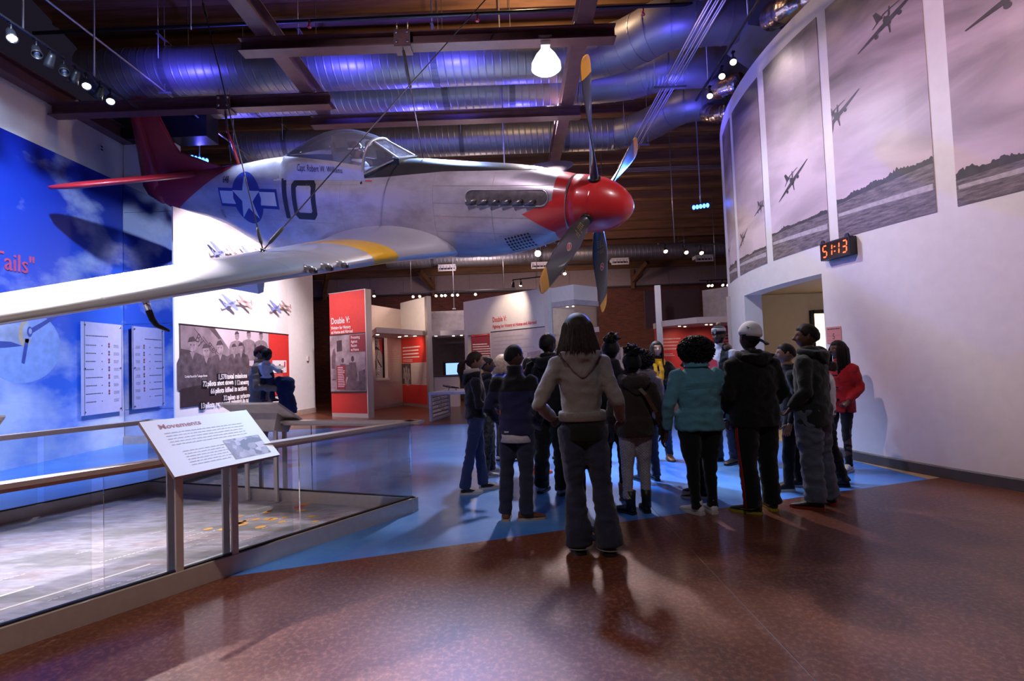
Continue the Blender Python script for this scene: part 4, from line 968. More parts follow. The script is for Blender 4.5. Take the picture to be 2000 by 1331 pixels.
# pilot dummy in the cockpit
PIL = bpy.data.objects.new('pilot_mannequin', None); link(PIL); PIL.matrix_world = PM @ Matrix.Translation(P_(4.28,0,.42)); ROOT[PIL.name] = PIL.matrix_world.inverted()
tag(PIL, 'mannequin pilot in brown flying helmet and goggles under the bubble canopy', 'mannequin')
mb = MB(); mb.loft([[Vector((rx*math.cos(2*PI*k/16)-.02, ry*math.sin(2*PI*k/16), z)) for k in range(16)] for z, rx, ry in ((-.1,.12,.19),(.0,.13,.21),(.08,.125,.21),(.13,.10,.16),(.17,.07,.08))]); obj('flying_jacket', mb, mat('leather_brown', (.10,.05,.03), .6, bump=.3, bscale=30), PIL)
mb = MB(); mb.lathe([(.085,.13),(.10,.15),(.095,.185),(.07,.19)], (0,0,0), (0,0,1), 16); obj('fleece_collar', mb, mat('fleece', (.6,.55,.5), .9, bump=.5, bscale=90), PIL)
mb = MB(); mb.sphere((.02,0,.29), (.10,.082,.13), 16, 12); mb.sphere((.12,0,.27),(.022,.018,.03),8,6); obj('head', mb, mat('mannequin_skin', (.22,.11,.07), .5), PIL)
mb = MB(); mb.sphere((-.005,0,.315), (.112,.095,.125), 16, 12); mb.sphere((-.01,.088,.27),(.04,.02,.045),10,8); mb.sphere((-.01,-.088,.27),(.04,.02,.045),10,8); obj('flying_helmet', mb, mat('helmet_brown', (.055,.028,.018), .45), PIL)
mb = MB(); mb.tube([(.118*math.cos(a),.10*math.sin(a),.335) for a in np.linspace(.5,2*PI-.5,20)], .012, 6); obj('goggle_strap', mb, M_ins_w, PIL)
mb = MB()
for sy in (-.035,.035): mb.sphere((.108,sy,.325),(.02,.034,.028),10,8)
obj('goggles', mb, M_chrome, PIL); mb = MB(); mb.sphere((.10,0,.235),(.045,.045,.05),10,8); obj('oxygen_mask', mb, M_black, PIL)
# ------------------------------------------------------------------ glass barrier with map floor
F0, F1, B1_, B0_ = Vector((-4.06,.98,0)), Vector((-1.03,5.20,0)), Vector((-4.47,6.45,0)), Vector((-6.2,3.1,0))
BAR = thing('glass_barrier', 'low glass barrier with aluminium rail and curb around the floor map', 'barrier', (-2.7,3.4,0))
up = Vector((0,0,1))
for a, b, seams in ((F1,F0,(1.23,2.51,3.8)), (F1,B1_,(1.17,2.43)), (B1_,B0_,(1.04,2.3))):
    d = (b-a).normalized(); L_ = (b-a).length
    mb = MB(); mb.bar(a+up*.065-d*.04, b+up*.065+d*.04, .08, .13); mb.bar(a+up*.135, b+up*.135, .03, .014, 1); obj('curb', mb, [M_alu2, M_black], BAR, True)
    pts = [0]+list(seams)+[L_]
    for p, q in zip(pts[:-1], pts[1:]):
        g0 = .03 if p > 0 else .005; g1 = .03 if q < L_ else .005
        mb = MB(); mb.bar(a+d*(p+g0)+up*.487, a+d*(q-g1)+up*.487, .012, .70); obj('glass_pane', mb, M_glass, BAR, True)
    e = .10 if a is F1 and b is F0 else (.13 if a is F1 else .06)
    mb = MB(); mb.bar(a-d*e+up*.862, b+d*.05+up*.862, .115, .028); mb.bar(a-d*(e-.1)+up*.838, b+up*.838, .05, .03); obj('top_rail', mb, M_alu2, BAR, True)
# printed marks on the rail
def map_mat():
    m, nt, b = new_mat('printed_relief_map'); L = nt.links.new
    tc = nd(nt, 'ShaderNodeTexCoord'); mp = nd(nt, 'ShaderNodeMapping'); mp.inputs['Rotation'].default_value = (0,0,-.95); mp.inputs['Scale'].default_value = (.6,1.9,1); L(tc.outputs['Object'], mp.inputs[0])
    n = nd(nt, 'ShaderNodeTexNoise'); n.inputs['Scale'].default_value = 1.25; n.inputs['Detail'].default_value = 8; n.inputs['Roughness'].default_value = .58; L(mp.outputs[0], n.inputs[0])
    cr = nd(nt, 'ShaderNodeValToRGB'); e = cr.color_ramp.elements; e[0].position = .38; e[0].color = (.27,.255,.25,1); e[1].position = .64; e[1].color = (.50,.42,.45,1)
    for p, c in ((.455,(.33,.31,.31,1)),(.468,(.42,.39,.44,1)),(.54,(.46,.43,.50,1)),(.56,(.40,.32,.34,1))): e.new(p).color = c
    L(n.outputs[0], cr.inputs[0])
    n2 = nd(nt, 'ShaderNodeTexNoise'); n2.inputs['Scale'].default_value = 14; n2.inputs['Detail'].default_value = 5; L(mp.outputs[0], n2.inputs[0])
    mx = nd(nt, 'ShaderNodeMixRGB', blend_type='OVERLAY'); mx.inputs[0].default_value = .6; L(cr.outputs[0], mx.inputs[1]); L(n2.outputs[0], mx.inputs[2]); L(mx.outputs[0], b.inputs['Base Color'])
    b.inputs['Roughness'].default_value = .35; b.inputs['Coat Weight'].default_value = .3; return m
mb = MB(); mb.prism([(F0.x,F0.y),(F1.x,F1.y),(B1_.x,B1_.y),(B0_.x,B0_.y)], .004, .02); MAP = obj('floor_map', mb, map_mat(), BAR, True)
fd = (F1-F0).normalized(); fn_ = Vector((-fd.y, fd.x, 0)); MF = frame(F1+up*.0215, fd, fn_)
M_route = mat('map_white_print', (.75,.73,.74), .5, var=.02)
mb = MB(); rn = random.Random(11)
for k in range(26):
    u = rn.uniform(-3.6,-.5); v = rn.uniform(.35,1.6); L_ = rn.uniform(.12,.5)
    for q in range(int(L_/.03)):
        if rn.random() < .85: mb.add([MF((u+.03*q,v,0)),MF((u+.03*q+.022,v,0)),MF((u+.03*q+.022,v+.012,0)),MF((u+.03*q,v+.012,0))], [(0,1,2,3)])
for v, u0, u1 in ((.55,-4,-2.0),(.8,-4.3,-2.6),(.30,-3.4,-1.4)): mb.add([MF((u0,v,0)),MF((u1,v+.1,0)),MF((u1,v+.13,0)),MF((u0,v+.03,0))], [(0,1,2,3)])
obj('map_captions', mb, M_route, MAP, True, kind='stuff')
mb = MB(); rn = random.Random(4)
for k in range(24):
    u = rn.gauss(-1.0,.5); v = rn.gauss(.95,.28); r = rn.uniform(.03,.06)
    if u < -.35 and .15 < v < 1.6: mb.add([MF((x,y,.0005)) for x, y in ellipse(u, v, r, r*.8, 10)], [tuple(range(10))], rn.choice((0,0,0,1)))
obj('map_city_markers', mb, [mat('map_orange', (.85,.42,.08), .5), mat('map_red', (.75,.10,.10), .5)], MAP, True, kind='stuff')
mb = MB()
pol = [(-.30+.18*math.cos(a)*1.3-1.3, .22+.22*math.sin(a)) for a in np.linspace(2.4,4.6,10)]
for i in range(len(pol)-1):
    (x0,y0),(x1,y1) = pol[i], pol[i+1]; mb.add([MF((x0,y0,0)),MF((x1,y1,0)),MF((x1+.05,y1,0)),MF((x0+.05,y0,0))], [(0,1,2,3)])
for k in range(8): mb.add([MF((-1.72+.07*k,.20+.012*k,.001)),MF((-1.67+.07*k,.205+.012*k,.001)),MF((-1.67+.07*k,.235+.012*k,.001)),MF((-1.72+.07*k,.23+.012*k,.001))], [(0,1,2,3)], 1)
obj('map_route_arrow', mb, [mat('map_dark_band', (.10,.10,.13), .5), M_route], MAP, True)
# reader boards
M_board = mat('board_white', (.84,.80,.80), .45, var=.01); M_boardback = mat('board_back', (.60,.57,.55), .5)
def reader(label, BL, BR, TL, name, posts, content=False):
    BL, BR, TL = Vector(BL), Vector(BR), Vector(TL); c = (BL+BR)/2; t = thing('reader_board', label, 'sign', (c.x, c.y, .14))
    u = (BR-BL); w = u.length; u.normalize(); v = (TL-BL); v -= u*v.dot(u); h = v.length; v.normalize(); n = u.cross(v)
    fr_ = lambda p: BL+u*p[0]+v*p[1]+n*p[2]
    mb = MB(); mb.add([fr_(p) for p in ((0,0,-.022),(w,0,-.022),(w,h,-.022),(0,h,-.022),(0,0,0),(w,0,0),(w,h,0),(0,h,0))], [(3,2,1,0),(4,5,6,7),(0,1,5,4),(1,2,6,5),(2,3,7,6),(3,0,4,7)])
    for i, f_ in enumerate(mb.m): mb.m[i] = 0 if i == 1 else 1
    P = obj('panel', mb, [M_board, mat('board_edge_brown', (.42,.30,.27), .5) if content else M_boardback], t, True)
    if content:
        mb = MB(); me = text('Movements', .058, 1.05, weight=.001); mb.mesh(me, lambda p: fr_((.09+p.x, h-.085+p.y, .0015))); obj('heading', mb, mat('heading_red', (.42,.10,.10), .5), P, True)
        mb = MB(); rn = random.Random(2)
        for r in range(11):
            y = h-.13-.026*r if r < 5 else h-.30-.024*(r-5); x = .10 if r < 5 else .14; xe = .64 if r < 5 else .42
            while x < xe:
                l = rn.uniform(.012,.04); mb.add([fr_(q) for q in ((x,y,.0015),(x+l,y,.0015),(x+l,y+.006,.0015),(x,y+.006,.0015))], [(0,1,2,3)]); x += l+.008
        obj('body_text', mb, mat('board_text', (.52,.48,.48), .5), P, True, kind='stuff')
        m, nt, b = new_mat('printed_aerial_photo'); n_ = nd(nt, 'ShaderNodeTexVoronoi'); n_.inputs['Scale'].default_value = 22; n2 = nd(nt, 'ShaderNodeTexNoise'); n2.inputs['Scale'].default_value = 9; n2.inputs['Detail'].default_value = 6
        tc = nd(nt, 'ShaderNodeTexCoord')
        for q in (n_, n2): nt.links.new(tc.outputs['Object'], q.inputs['Vector'])
        mx = nd(nt, 'ShaderNodeMixRGB', blend_type='MULTIPLY'); mx.inputs[0].default_value = 1; nt.links.new(n_.outputs['Color'], mx.inputs[1]); nt.links.new(n2.outputs[0], mx.inputs[2])
        bw = nd(nt, 'ShaderNodeRGBToBW'); nt.links.new(mx.outputs[0], bw.inputs[0]); cr = nd(nt, 'ShaderNodeValToRGB'); cr.color_ramp.elements[0].position = .1; cr.color_ramp.elements[0].color = (.10,.07,.10,1); cr.color_ramp.elements[1].position = .42; cr.color_ramp.elements[1].color = (.62,.52,.58,1)
        nt.links.new(bw.outputs[0], cr.inputs[0]); nt.links.new(cr.outputs[0], b.inputs['Base Color'])
        mb = MB(); x0, x1, y0, y1 = w*.56, w*.93, h*.08, h*.46
        mb.add([fr_(q) for q in ((x0,y0,.0015),(x1,y0,.0015),(x1,y1,.0015),(x0,y1,.0015))], [(0,1,2,3)]); obj('aerial_photograph', mb, m, P, True)
    else:
        mb = MB(); mb.add([fr_(p) for p in ((w*.22,h*.12,-.13),(w*.78,h*.12,-.13),(w*.78,h*.5,-.20),(w*.22,h*.5,-.20),(w*.22,h*.12,-.022),(w*.78,h*.12,-.022),(w*.78,h*.6,-.022),(w*.22,h*.6,-.022))], [(3,2,1,0),(4,5,6,7),(0,1,5,4),(1,2,6,5),(2,3,7,6),(3,0,4,7)]); obj('mount_box', mb, M_boardback, t, True)
    for p, dn in posts:
        for s_ in (-1, 1):
            mb = MB(); a = Vector((p[0], p[1], 0))+Vector(dn)*s_*.062
            mb.box(a+up*.43, (.0,.0,.0)); mb.v = []; mb.f = []; mb.m = []; mb.sm = []
            dd = Vector((-dn[1], dn[0], 0)); q = [a+dd*x+Vector(dn)*y for x, y in ((-.022,-.012),(.022,-.012),(.022,.012),(-.022,.012))]
            mb.prism([(v_.x, v_.y) for v_ in q], .03 if s_ > 0 else .03, .80)
            po = obj('post', mb, M_alu2, t, True)
            if s_ > 0:
                mb = MB()
                for z in (.06, .10): mb.lathe([(0,0),(.008,0),(.008,.005),(0,.005)], a+Vector(dn)*.012+up*z, dn, 8)
                obj('bolt', mb, M_bolt, po, True)
    return t
reader('white slanted reader board headed Movements on the near rail', (-2.09,3.25,.79),(-1.76,3.96,.79),(-2.41,3.40,1.12),'', [((-2.28,3.54),tuple(-fn_)),((-2.07,3.83),tuple(-fn_))], True)
rd = (F1-B1_).normalized(); rn_ = Vector((-rd.y, rd.x, 0)); c2 = Vector((-2.72,5.77,0))
h_ = c2-rn_*.22; l_ = c2+rn_*.22
reader('slanted reader board seen from behind on the far rail', tuple(l_+rd*.40+up*.82), tuple(l_-rd*.40+up*.82), tuple(h_+rd*.40+up*1.09), '', [((-2.53,5.70),tuple(rn_)),((-2.91,5.84),tuple(rn_))])
bd = (B1_-B0_).normalized(); bn = Vector((-bd.y, bd.x, 0)); c3 = Vector((-5.07,4.62,0))
h_ = c3-bn*.22; l_ = c3+bn*.22
reader('slanted reader board at the left picture edge on the back rail', tuple(l_+bd*.40+up*.82), tuple(l_-bd*.40+up*.82), tuple(h_+bd*.40+up*1.10), '', [((-5.22,4.95),tuple(bn)),((-5.4,4.45),tuple(bn))])
# ------------------------------------------------------------------ medal panel on the mural
t = thing('medal_panel', 'pale acrylic panel listing medals on the blue mural wall', 'sign', (-8.06,10.35,.7))
MPf = frame((-8.04,9.83,.70), (0,1,0), (0,0,1))
mb = MB(); mb.box((-8.045,10.35,1.585),(.012,1.04,1.77)); SH = obj('acrylic_sheet', mb, mat('lilac_acrylic', (.50,.52,.80), .2, var=.04, coat=.5), t, True)
mb = MB(); mb.box((-8.035,9.90,1.585),(.004,.006,1.77)); mb.box((-8.035,10.84,1.585),(.004,.006,1.77)); obj('edge_lines', mb, M_dark, SH, True)
for y in (9.90,10.80):
    for z in (.76,1.58,2.41):
        mb = MB(); mb.lathe([(0,-.07),(.014,-.07),(.014,.0),(.018,.0),(.018,.012),(0,.012)], (-8.038,y,z), (1,0,0), 10); obj('standoff', mb, M_chrome, t, True)
mb = MB(); rn = random.Random(8)
def dashes(f_, x, xe, y, hgt, w=0.002, m=0):
    while x < xe:
        l = rn.uniform(.012,.035); mb.add([f_(q) for q in ((x,y,w),(x+l,y,w),(x+l,y+hgt,w),(x,y+hgt,w))], [(0,1,2,3)], m); x += l+.006
dashes(MPf, .10, .62, 1.50, .018)
for k in range(8):
    z = 1.32-.155*k; dashes(MPf, .10, .10+rn.uniform(.16,.36), z, .016)
    for q in range(3): dashes(MPf, .80, .92, z+.02-.022*q, .008)
    mb.add([MPf((.48,z,.002)),MPf((.51,z,.002)),MPf((.51,z+.015,.002)),MPf((.48,z+.015,.002))], [(0,1,2,3)])
obj('list_text', mb, M_blacktext, SH, True, kind='stuff')
for k in range(7):
    z = 1.32-.155*k; mb = MB(); mb.add([MPf((.655,z+.02,.003)),MPf((.695,z+.02,.003)),MPf((.695,z+.065,.003)),MPf((.655,z+.065,.003))], [(0,1,2,3)], k % 2); mb.add([MPf((x,y,.003)) for x, y in ellipse(.675,z-.01,.024,.024,12)], [tuple(range(12))], 2)
    obj('medal', mb, [mat('ribbon_red',(.25,.03,.08),.6), mat('ribbon_blue',(.05,.06,.22),.6), mat('medal_bronze',(.30,.18,.10),.4,.6)], SH, True)
# ------------------------------------------------------------------ display wall: photo, numbers, cut-out planes
def upx(px, py):     # pixel on the display wall -> (u, v); only used to read measured positions off the wall plane
    k = (px-1000)/1030+ (py-665.5)*-.0372/1030*-1*0
    u = (A0.x-k*A0.y)/(k*AD.y-AD.x); y = A0.y+u*AD.y
    return u, 1.42+(706-.0372*(px-1000)-py)/1030*y
t = thing('photo_panel', 'wide dark photograph of airmen by a fuselage on the white display wall', 'panel', AF((0,0,.0))+up*.70)
mb = MB()
def afbox(u0, u1, v0, v1, w0, w1, m=0):
    mb.add([AF(p) for p in ((u0,v0,w0),(u1,v0,w0),(u1,v1,w0),(u0,v1,w0),(u0,v0,w1),(u1,v0,w1),(u1,v1,w1),(u0,v1,w1))], [(3,2,1,0),(4,5,6,7),(0,1,5,4),(1,2,6,5),(2,3,7,6),(3,0,4,7)], m)
M_ph = mat('photo_dark', (.085,.062,.075), .45, var=.5, scale=1.4); M_ph2 = mat('photo_sky', (.50,.42,.48), .45, var=.1, scale=1.5); M_ph3 = mat('photo_mid', (.20,.155,.18), .45, var=.35, scale=2.5)
M_skinp = mat('photo_face', (.26,.20,.23), .45, var=.3, scale=9); M_jack = mat('photo_jacket', (.085,.065,.08), .45, var=.5, scale=6); M_capp = mat('photo_cap', (.06,.046,.058), .45, var=.2)
afbox(.05,3.68,.70,2.46,.0,.02); PH = obj('print_board', mb, M_ph, t, True)
mb = MB()
def afl(polys, w, m=0):
    me = flat(polys); mb.mesh(me, lambda p: AF((p.x, p.y, w)), m)
afl([[(1.15,2.45),(3.66,2.45),(3.66,1.45),(2.2,1.62),(1.9,1.72)]], .0212, 0)
afl([[(.07,2.45),(1.25,2.45),(2.35,1.50),(1.6,1.25),(.07,1.62)]], .0218, 1)
afl([[(.07,1.95),(.5,1.9),(.75,1.5),(.5,1.2),(.07,1.3)]], .0222, 2)
afl([[(1.0,2.45),(1.25,2.45),(1.5,2.22),(1.38,2.2)]], .0224, 2)
for k in range(6): afl([[(.5+.3*k,2.40-.17*k),(.52+.3*k,2.41-.17*k),(1.0+.3*k,2.02-.17*k),(.97+.3*k,2.01-.17*k)]], .0222, 2)
obj('printed_fuselage', mb, [M_ph2, M_ph3, M_ph], PH, True)
mb = MB(); me = text('By', .30, .9, shear=.15); me2 = text('ReQuest', .26, .85, shear=.15)
ro = Matrix.Rotation(-.42, 3, 'Z')
mb.mesh(me, lambda p: AF((*(Vector((.52,2.14,0))+ro @ Vector((p.x,p.y,0)))[:2], .023))); mb.mesh(me2, lambda p: AF((*(Vector((.92,1.98,0))+ro @ Vector((p.x*1.25,p.y,0)))[:2], .023))); obj('printed_nose_name', mb, mat('photo_lettering', (.05,.036,.045), .5), PH, True)
rn = random.Random(6)
heads = [(455,680,.85),(468,678,.9),(461,655,.8),(484,653,.8),(508,655,.8),(373,671,1.05),(400,683,.95),(427,677,1.0)]
for px, py, sc in heads:
    u, v = upx(px, py); mb = MB(); s = sc*(.9 if px > 440 else 1.0); W_ = .0225+.0006*sc+.0004*(px < 440)
    uu = 1.55 if px < 470 else 1.6
    afl([[(u-.30*s*uu,v-.95*s),(u-.30*s*uu,v-.40*s),(u-.24*s*uu,v-.26*s),(u-.09*s*uu,v-.19*s),(u+.09*s*uu,v-.19*s),(u+.24*s*uu,v-.26*s),(u+.30*s*uu,v-.40*s),(u+.30*s*uu,v-.95*s)]], W_, 0)
    afl([[(u-.05*s*uu,v-.18*s),(u+.05*s*uu,v-.18*s),(u,v-.34*s)]], W_+.0003, 1)
    afl([ellipse(u, v-.04*s, .085*s*uu, .135*s, 18)], W_+.0006, 1)
    afl([[(u-.095*s*uu,v+.02*s),(u-.06*s*uu,v+.12*s),(u+.02*s*uu,v+.15*s),(u+.09*s*uu,v+.05*s)]], W_+.0009, 2)
    for q in (-.032, .032): afl([ellipse(u+q*s*uu, v-.03*s, .018*s*uu, .012*s, 8)], W_+.0009, 2)
    obj('printed_airman', mb, [M_jack if py > 660 else mat('photo_coat_mid',(.22,.17,.20),.45,var=.3,scale=8), M_skinp, M_capp], PH, True)
mb = MB(); afl([[(.06,.71),(3.67,.71),(3.67,1.28),(2.4,1.30),(.06,1.10)]], .0242, 0); obj('printed_lower_shade', mb, mat('photo_black', (.035,.024,.03), .45, var=.2), PH, True)
mb = MB(); afbox(.04,4.84,2.46,2.485,0,.03); obj('top_edge', mb, M_black, t, True)
mb = MB(); afbox(3.68,4.84,.70,2.46,0,.02); RP = obj('red_board', mb, M_red, t, True)
mb = MB(); afbox(3.86,4.66,1.34,1.70,.02,.026); CARD = obj('picture_card', mb, M_white, RP, True)
mb = MB()
for p, m in (([(-.30,-.02),(.16,-.05),(.30,.0),(.34,.02),(.16,.05),(-.30,.05)],0),([(.24,0),(.27,.16),(.34,.17),(.33,.0)],1),([(-.30,-.02),(-.36,.01),(-.30,.05)],1),([(-.12,-.05),(.10,-.1),(.14,-.09),(.04,-.02)],0),([(-.08,.05),(0,.1),(.08,.05)],2)):
    afl([[(4.26+x, 1.50+y) for x, y in p]], .0265, m)
obj('printed_red_tail_plane', mb, [mat('print_silver',(.45,.42,.44),.5), M_redtext, M_dark], CARD, True)
mb = MB()
for k in range(3): afl([[(3.9,1.29-.03*k),(4.45,1.29-.03*k),(4.45,1.30-.03*k),(3.9,1.30-.03*k)]], .0215)
obj('caption_lines', mb, mat('pale_red_text',(.72,.30,.28),.5), RP, True)
# raised record numbers
for num, txt, px0, px1, py in (('1,578','total missions',421,479,742),('72','pilots shot down',391,452,756),('112','enemy',453,484,753),('66','pilots killed in action',406,478,770),('32','taken as prisoners',431,490,783),('13','pilots reported missing in action',386,492,799)):
    u0, v0 = upx(px0, py); u1, _ = upx(px1, py); 
    n_ = text(num, .165, .62, weight=.006); tx = text(txt, .165, .62, weight=.006)
    wn = max(v.co.x for v in n_.vertices); wt = max(v.co.x for v in tx.vertices); full = wn+.02+wt
    if num in ('1,578','72','66'): k = (u1-u0)/full
    else: k = (u1-u0)/full if num in ('112',) else max(.9, (u1-u0)/full)
    k = min(k, 1.55); v0 += .01
    t2 = mb = MB(); 
    mb.add([AF(p) for p in ((u0-.02,v0-.03,.0245),(u0+wn*k+.02,v0-.03,.0245),(u0+wn*k+.02,v0+.14,.0245),(u0-.02,v0+.14,.0245),(u0-.02,v0-.03,.040),(u0+wn*k+.02,v0-.03,.040),(u0+wn*k+.02,v0+.14,.040),(u0-.02,v0+.14,.040))], [(4,5,6,7),(0,1,5,4),(1,2,6,5),(2,3,7,6),(3,0,4,7)], 0)
    mb.mesh(n_, lambda p: AF((u0+p.x*k, v0+p.y, .0408)), 1); mb.mesh(tx, lambda p: AF((u0+(wn+.02+p.x)*k, v0+p.y, .026)), 2)
    obj('record_line', mb, [M_black, mat('number_grey',(.50,.48,.52),.5), M_whitetext], t, True)
u0, v0 = upx(357,740); mb = MB(); mb.mesh(text('Combat Record for Tuskegee Airmen', .075, .8, weight=.001), lambda p: AF((u0+p.x*.82, v0+.02+p.y, .026))); obj('record_heading', mb, M_whitetext, t, True)
# cut-out planes
M_cb = mat('cutout_slate_blue', (.20,.24,.52), .6); M_ct = mat('cutout_tan', (.46,.30,.30), .6)
def cutout(px, py, sc, label):
    u, v = upx(px, py); t = thing('cutout_plane', label, 'plane cutout', AF((u,v-.3,0)))
    mb = MB(); afbox(u-.10*sc,u+.10*sc,v-.05*sc,v+.05*sc,0.0,.14); 
    for i, p in enumerate(mb.v): mb.v[i] = p
    obj('mount_block', mb, M_dark, t, True)
    for sg, m in ((-1, M_cb), (1, M_ct)):
        P = [[(-.30,.30),(-.20,.26),(.33,-.20),(.26,-.26),(.18,-.22)] , [(-.36,-.03),(-.30,-.08),(.38,.06),(.40,.02),(.0,-.06)], [(-.36,-.03),(-.42,-.16),(-.38,-.17),(-.28,-.07)]]
        mb = MB(); w_ = .10
        SH_ = ([(-.66,.09),(-.60,.11),(-.22,-.02),(.06,-.19),(.06,-.24),(.0,-.24),(-.36,-.10)], [(-.56,-.15),(-.50,-.20),(-.06,-.06),(-.06,.01)], [(-.60,-.09),(-.57,-.07),(-.46,-.21),(-.49,-.22)]) if sg < 0 else ([(.08,.16),(.14,.17),(.42,.05),(.74,-.11),(.74,-.15),(.68,-.15),(.28,.02)], [(.06,-.03),(.06,.04),(.72,.05),(.72,.01)], [(.66,.11),(.70,.11),(.76,-.03),(.72,-.03)])
        for p in SH_:
            pts = [(u+x*sc*.95, v+y*sc) for x, y in p]; n = len(pts)
            mb.add([AF((a,b,w_)) for a, b in pts]+[AF((a,b,w_+.012)) for a, b in pts], [tuple(range(n))[::-1], tuple(n+i for i in range(n))]+[(i,(i+1)%n,n+(i+1)%n,n+i) for i in range(n)])
        obj('silhouette', mb, m, t, True)
cutout(436,489,1.0,'flat cut-out plane pair on white wall, just above the wing')
cutout(490,494,.9,'flat cut-out plane pair on white wall, half hidden behind the wing')
cutout(455,588,1.0,'flat cut-out plane pair on white wall above the airmen photograph')
cutout(541,597,.95,'flat cut-out plane pair at the far end of the white wall')
mb = MB(); d = (A2-A1).normalized(); nn = Vector((d.y,-d.x,0)); pc = A1+d*1.0
t = thing('wall_switch', 'small grey switch plate on the end of the white wall', 'switch', tuple(pc+nn*.005+up*1.75)); mb.box((0,0,0),(.1,.1,.14)); mb.box((.03,-.06,.02),(.02,.02,.03)); obj('plate', mb, M_alu2, t)

# ------------------------------------------------------------------ exhibits at the back
def wallframe(a, b): 
    a = Vector(a); b = Vector(b); d = (b-a).normalized(); return frame(a, d, (0,0,1)), (b-a).length
def wbox(mb, f_, u0, u1, v0, v1, w0, w1, m=0):
    mb.add([f_(p) for p in ((u0,v0,w0),(u1,v0,w0),(u1,v1,w0),(u0,v1,w0),(u0,v0,w1),(u1,v0,w1),(u1,v1,w1),(u0,v1,w1))], [(3,2,1,0),(4,5,6,7),(0,1,5,4),(1,2,6,5),(2,3,7,6),(3,0,4,7)], m)
def wtext(name, body, f_, u, v, size, sx, m, parent, w=.012, weight=.003, align='LEFT', k=1.0):
    mb = MB(); mb.mesh(text(body, size, sx, align, weight=weight), lambda p: f_((u+p.x*k, v+p.y, w))); return obj(name, mb, m, parent, True)
def wlines(name, f_, u, v, w, wid, n, step, hgt, m, parent, seed=1):
    global mb, rn
    mb = MB(); rn = random.Random(seed)
    for q in range(n): dashes(f_, u, u+wid*rn.uniform(.7,1.0), v-step*q, hgt, w)
    return obj(name, mb, m, parent, True, kind='stuff')
M_maroon = mat('exhibit_maroon', (.26,.025,.045), .5, var=.05); M_phg = mat('photo_grey', (.34,.28,.31), .5, var=.45, scale=3.5); M_phd = mat('photo_deep', (.07,.05,.06), .5, var=.4, scale=4); M_pinkw = mat('panel_pale_pink', (.60,.50,.48), .55, var=.03)
f_, w_ = wallframe((-5.32,15.42,0),(-4.07,14.69,0))
t = thing('exhibit_kiosk', 'tall red kiosk panel with photograph and Double V title', 'kiosk', (-4.7,15.1,0))
mb = MB(); wbox(mb, f_, 0, w_, .12, 3.59, -.20, 0); KB = obj('body', mb, M_red, t, True)
mb = MB(); wbox(mb, f_, w_, w_+.03, .0, 3.60, -.21, .012); wbox(mb, f_, -.02, w_+.03, 3.59, 3.605, -.21, .01); obj('edge_trim', mb, M_alu, t, True)
mb = MB(); wbox(mb, f_, 0, w_, 0, .12, -.19, -.008); obj('toe_kick', mb, M_alu, t, True)
mb = MB(); wbox(mb, f_, .0, w_-.02, .74, 2.36, .0, .012); PHK = obj('photo_board', mb, M_phg, t, True)
mb = MB(); wbox(mb, f_, .0, w_-.02, 2.36, 2.39, 0, .016); wbox(mb, f_, .0, w_-.02, .70, .74, 0, .016); obj('board_edges', mb, M_black, PHK, True)
wtext('title', 'Double V:', f_, .07, 2.70, .26, .72, M_whitetext, t, .012, .006); wtext('subtitle', 'Fighting for Victory\nat Home and Abroad', f_, .07, 2.54, .125, .82, M_whitetext, t, .012, .004)
mb = MB(); wbox(mb, f_, .82, w_-.02, 1.85, 2.34, .012, .016); obj('maroon_label', mb, M_maroon, PHK, True)
wtext('label_text', 'Protesting\nAgainst\nRacism\nat Home', f_, .87, 2.23, .115, .75, M_whitetext, PHK, .018, .002)
mb = MB()
def fl2(polys, w, m): 
    me = flat(polys); mb.mesh(me, lambda p: f_((p.x, p.y, w)), m)
fl2([[(.06,.9),(.06,1.7),(.12,1.95),(.2,2.0),(.24,1.8),(.2,1.5),(.22,.9)]], .013, 1); fl2([[(.28,1.88),(.50,1.9),(.50,2.22),(.28,2.2)]], .013, 0)
for c, s in (((.52,1.55),.9),((.92,1.58),1.05)):
    fl2([ellipse(c[0],c[1]+.08,.06*s,.08*s,14)], .0142, 0); fl2([[(c[0]-.14*s,c[1]-.02),(c[0]+.12*s,c[1]-.02),(c[0]+.17*s,c[1]-.4*s),(c[0]+.02,c[1]-.75*s),(c[0]-.2*s,c[1]-.45*s)]], .0136, 1)
fl2([[(.45,1.5),(1.02,1.5),(1.02,1.15),(.45,1.15)]], .0130, 1); fl2([[(1.15,1.3),(1.40,1.36),(1.40,.8),(1.15,.9)]], .0132, 1); fl2([[(.55,.76),(1.40,.76),(1.40,.98),(.7,1.1)]], .0128, 1)
obj('printed_figures', mb, [M_phd, mat('photo_dim', (.13,.10,.115), .5, var=.4, scale=6)], PHK, True)
mb = MB(); wbox(mb, f_, .26, .62, .80, 1.48, .012, .018); obj('text_label', mb, M_maroon, PHK, True)
wlines('label_lines', f_, .31, 1.42, .02, .28, 12, .05, .02, M_whitetext, PHK, 3)
mb = MB(); wbox(mb, f_, .06,.24,1.1,1.4,.012,.018); wbox(mb, f_, .06,.26,.85,1.06,.012,.018); obj('small_photos', mb, M_phg, PHK, True)

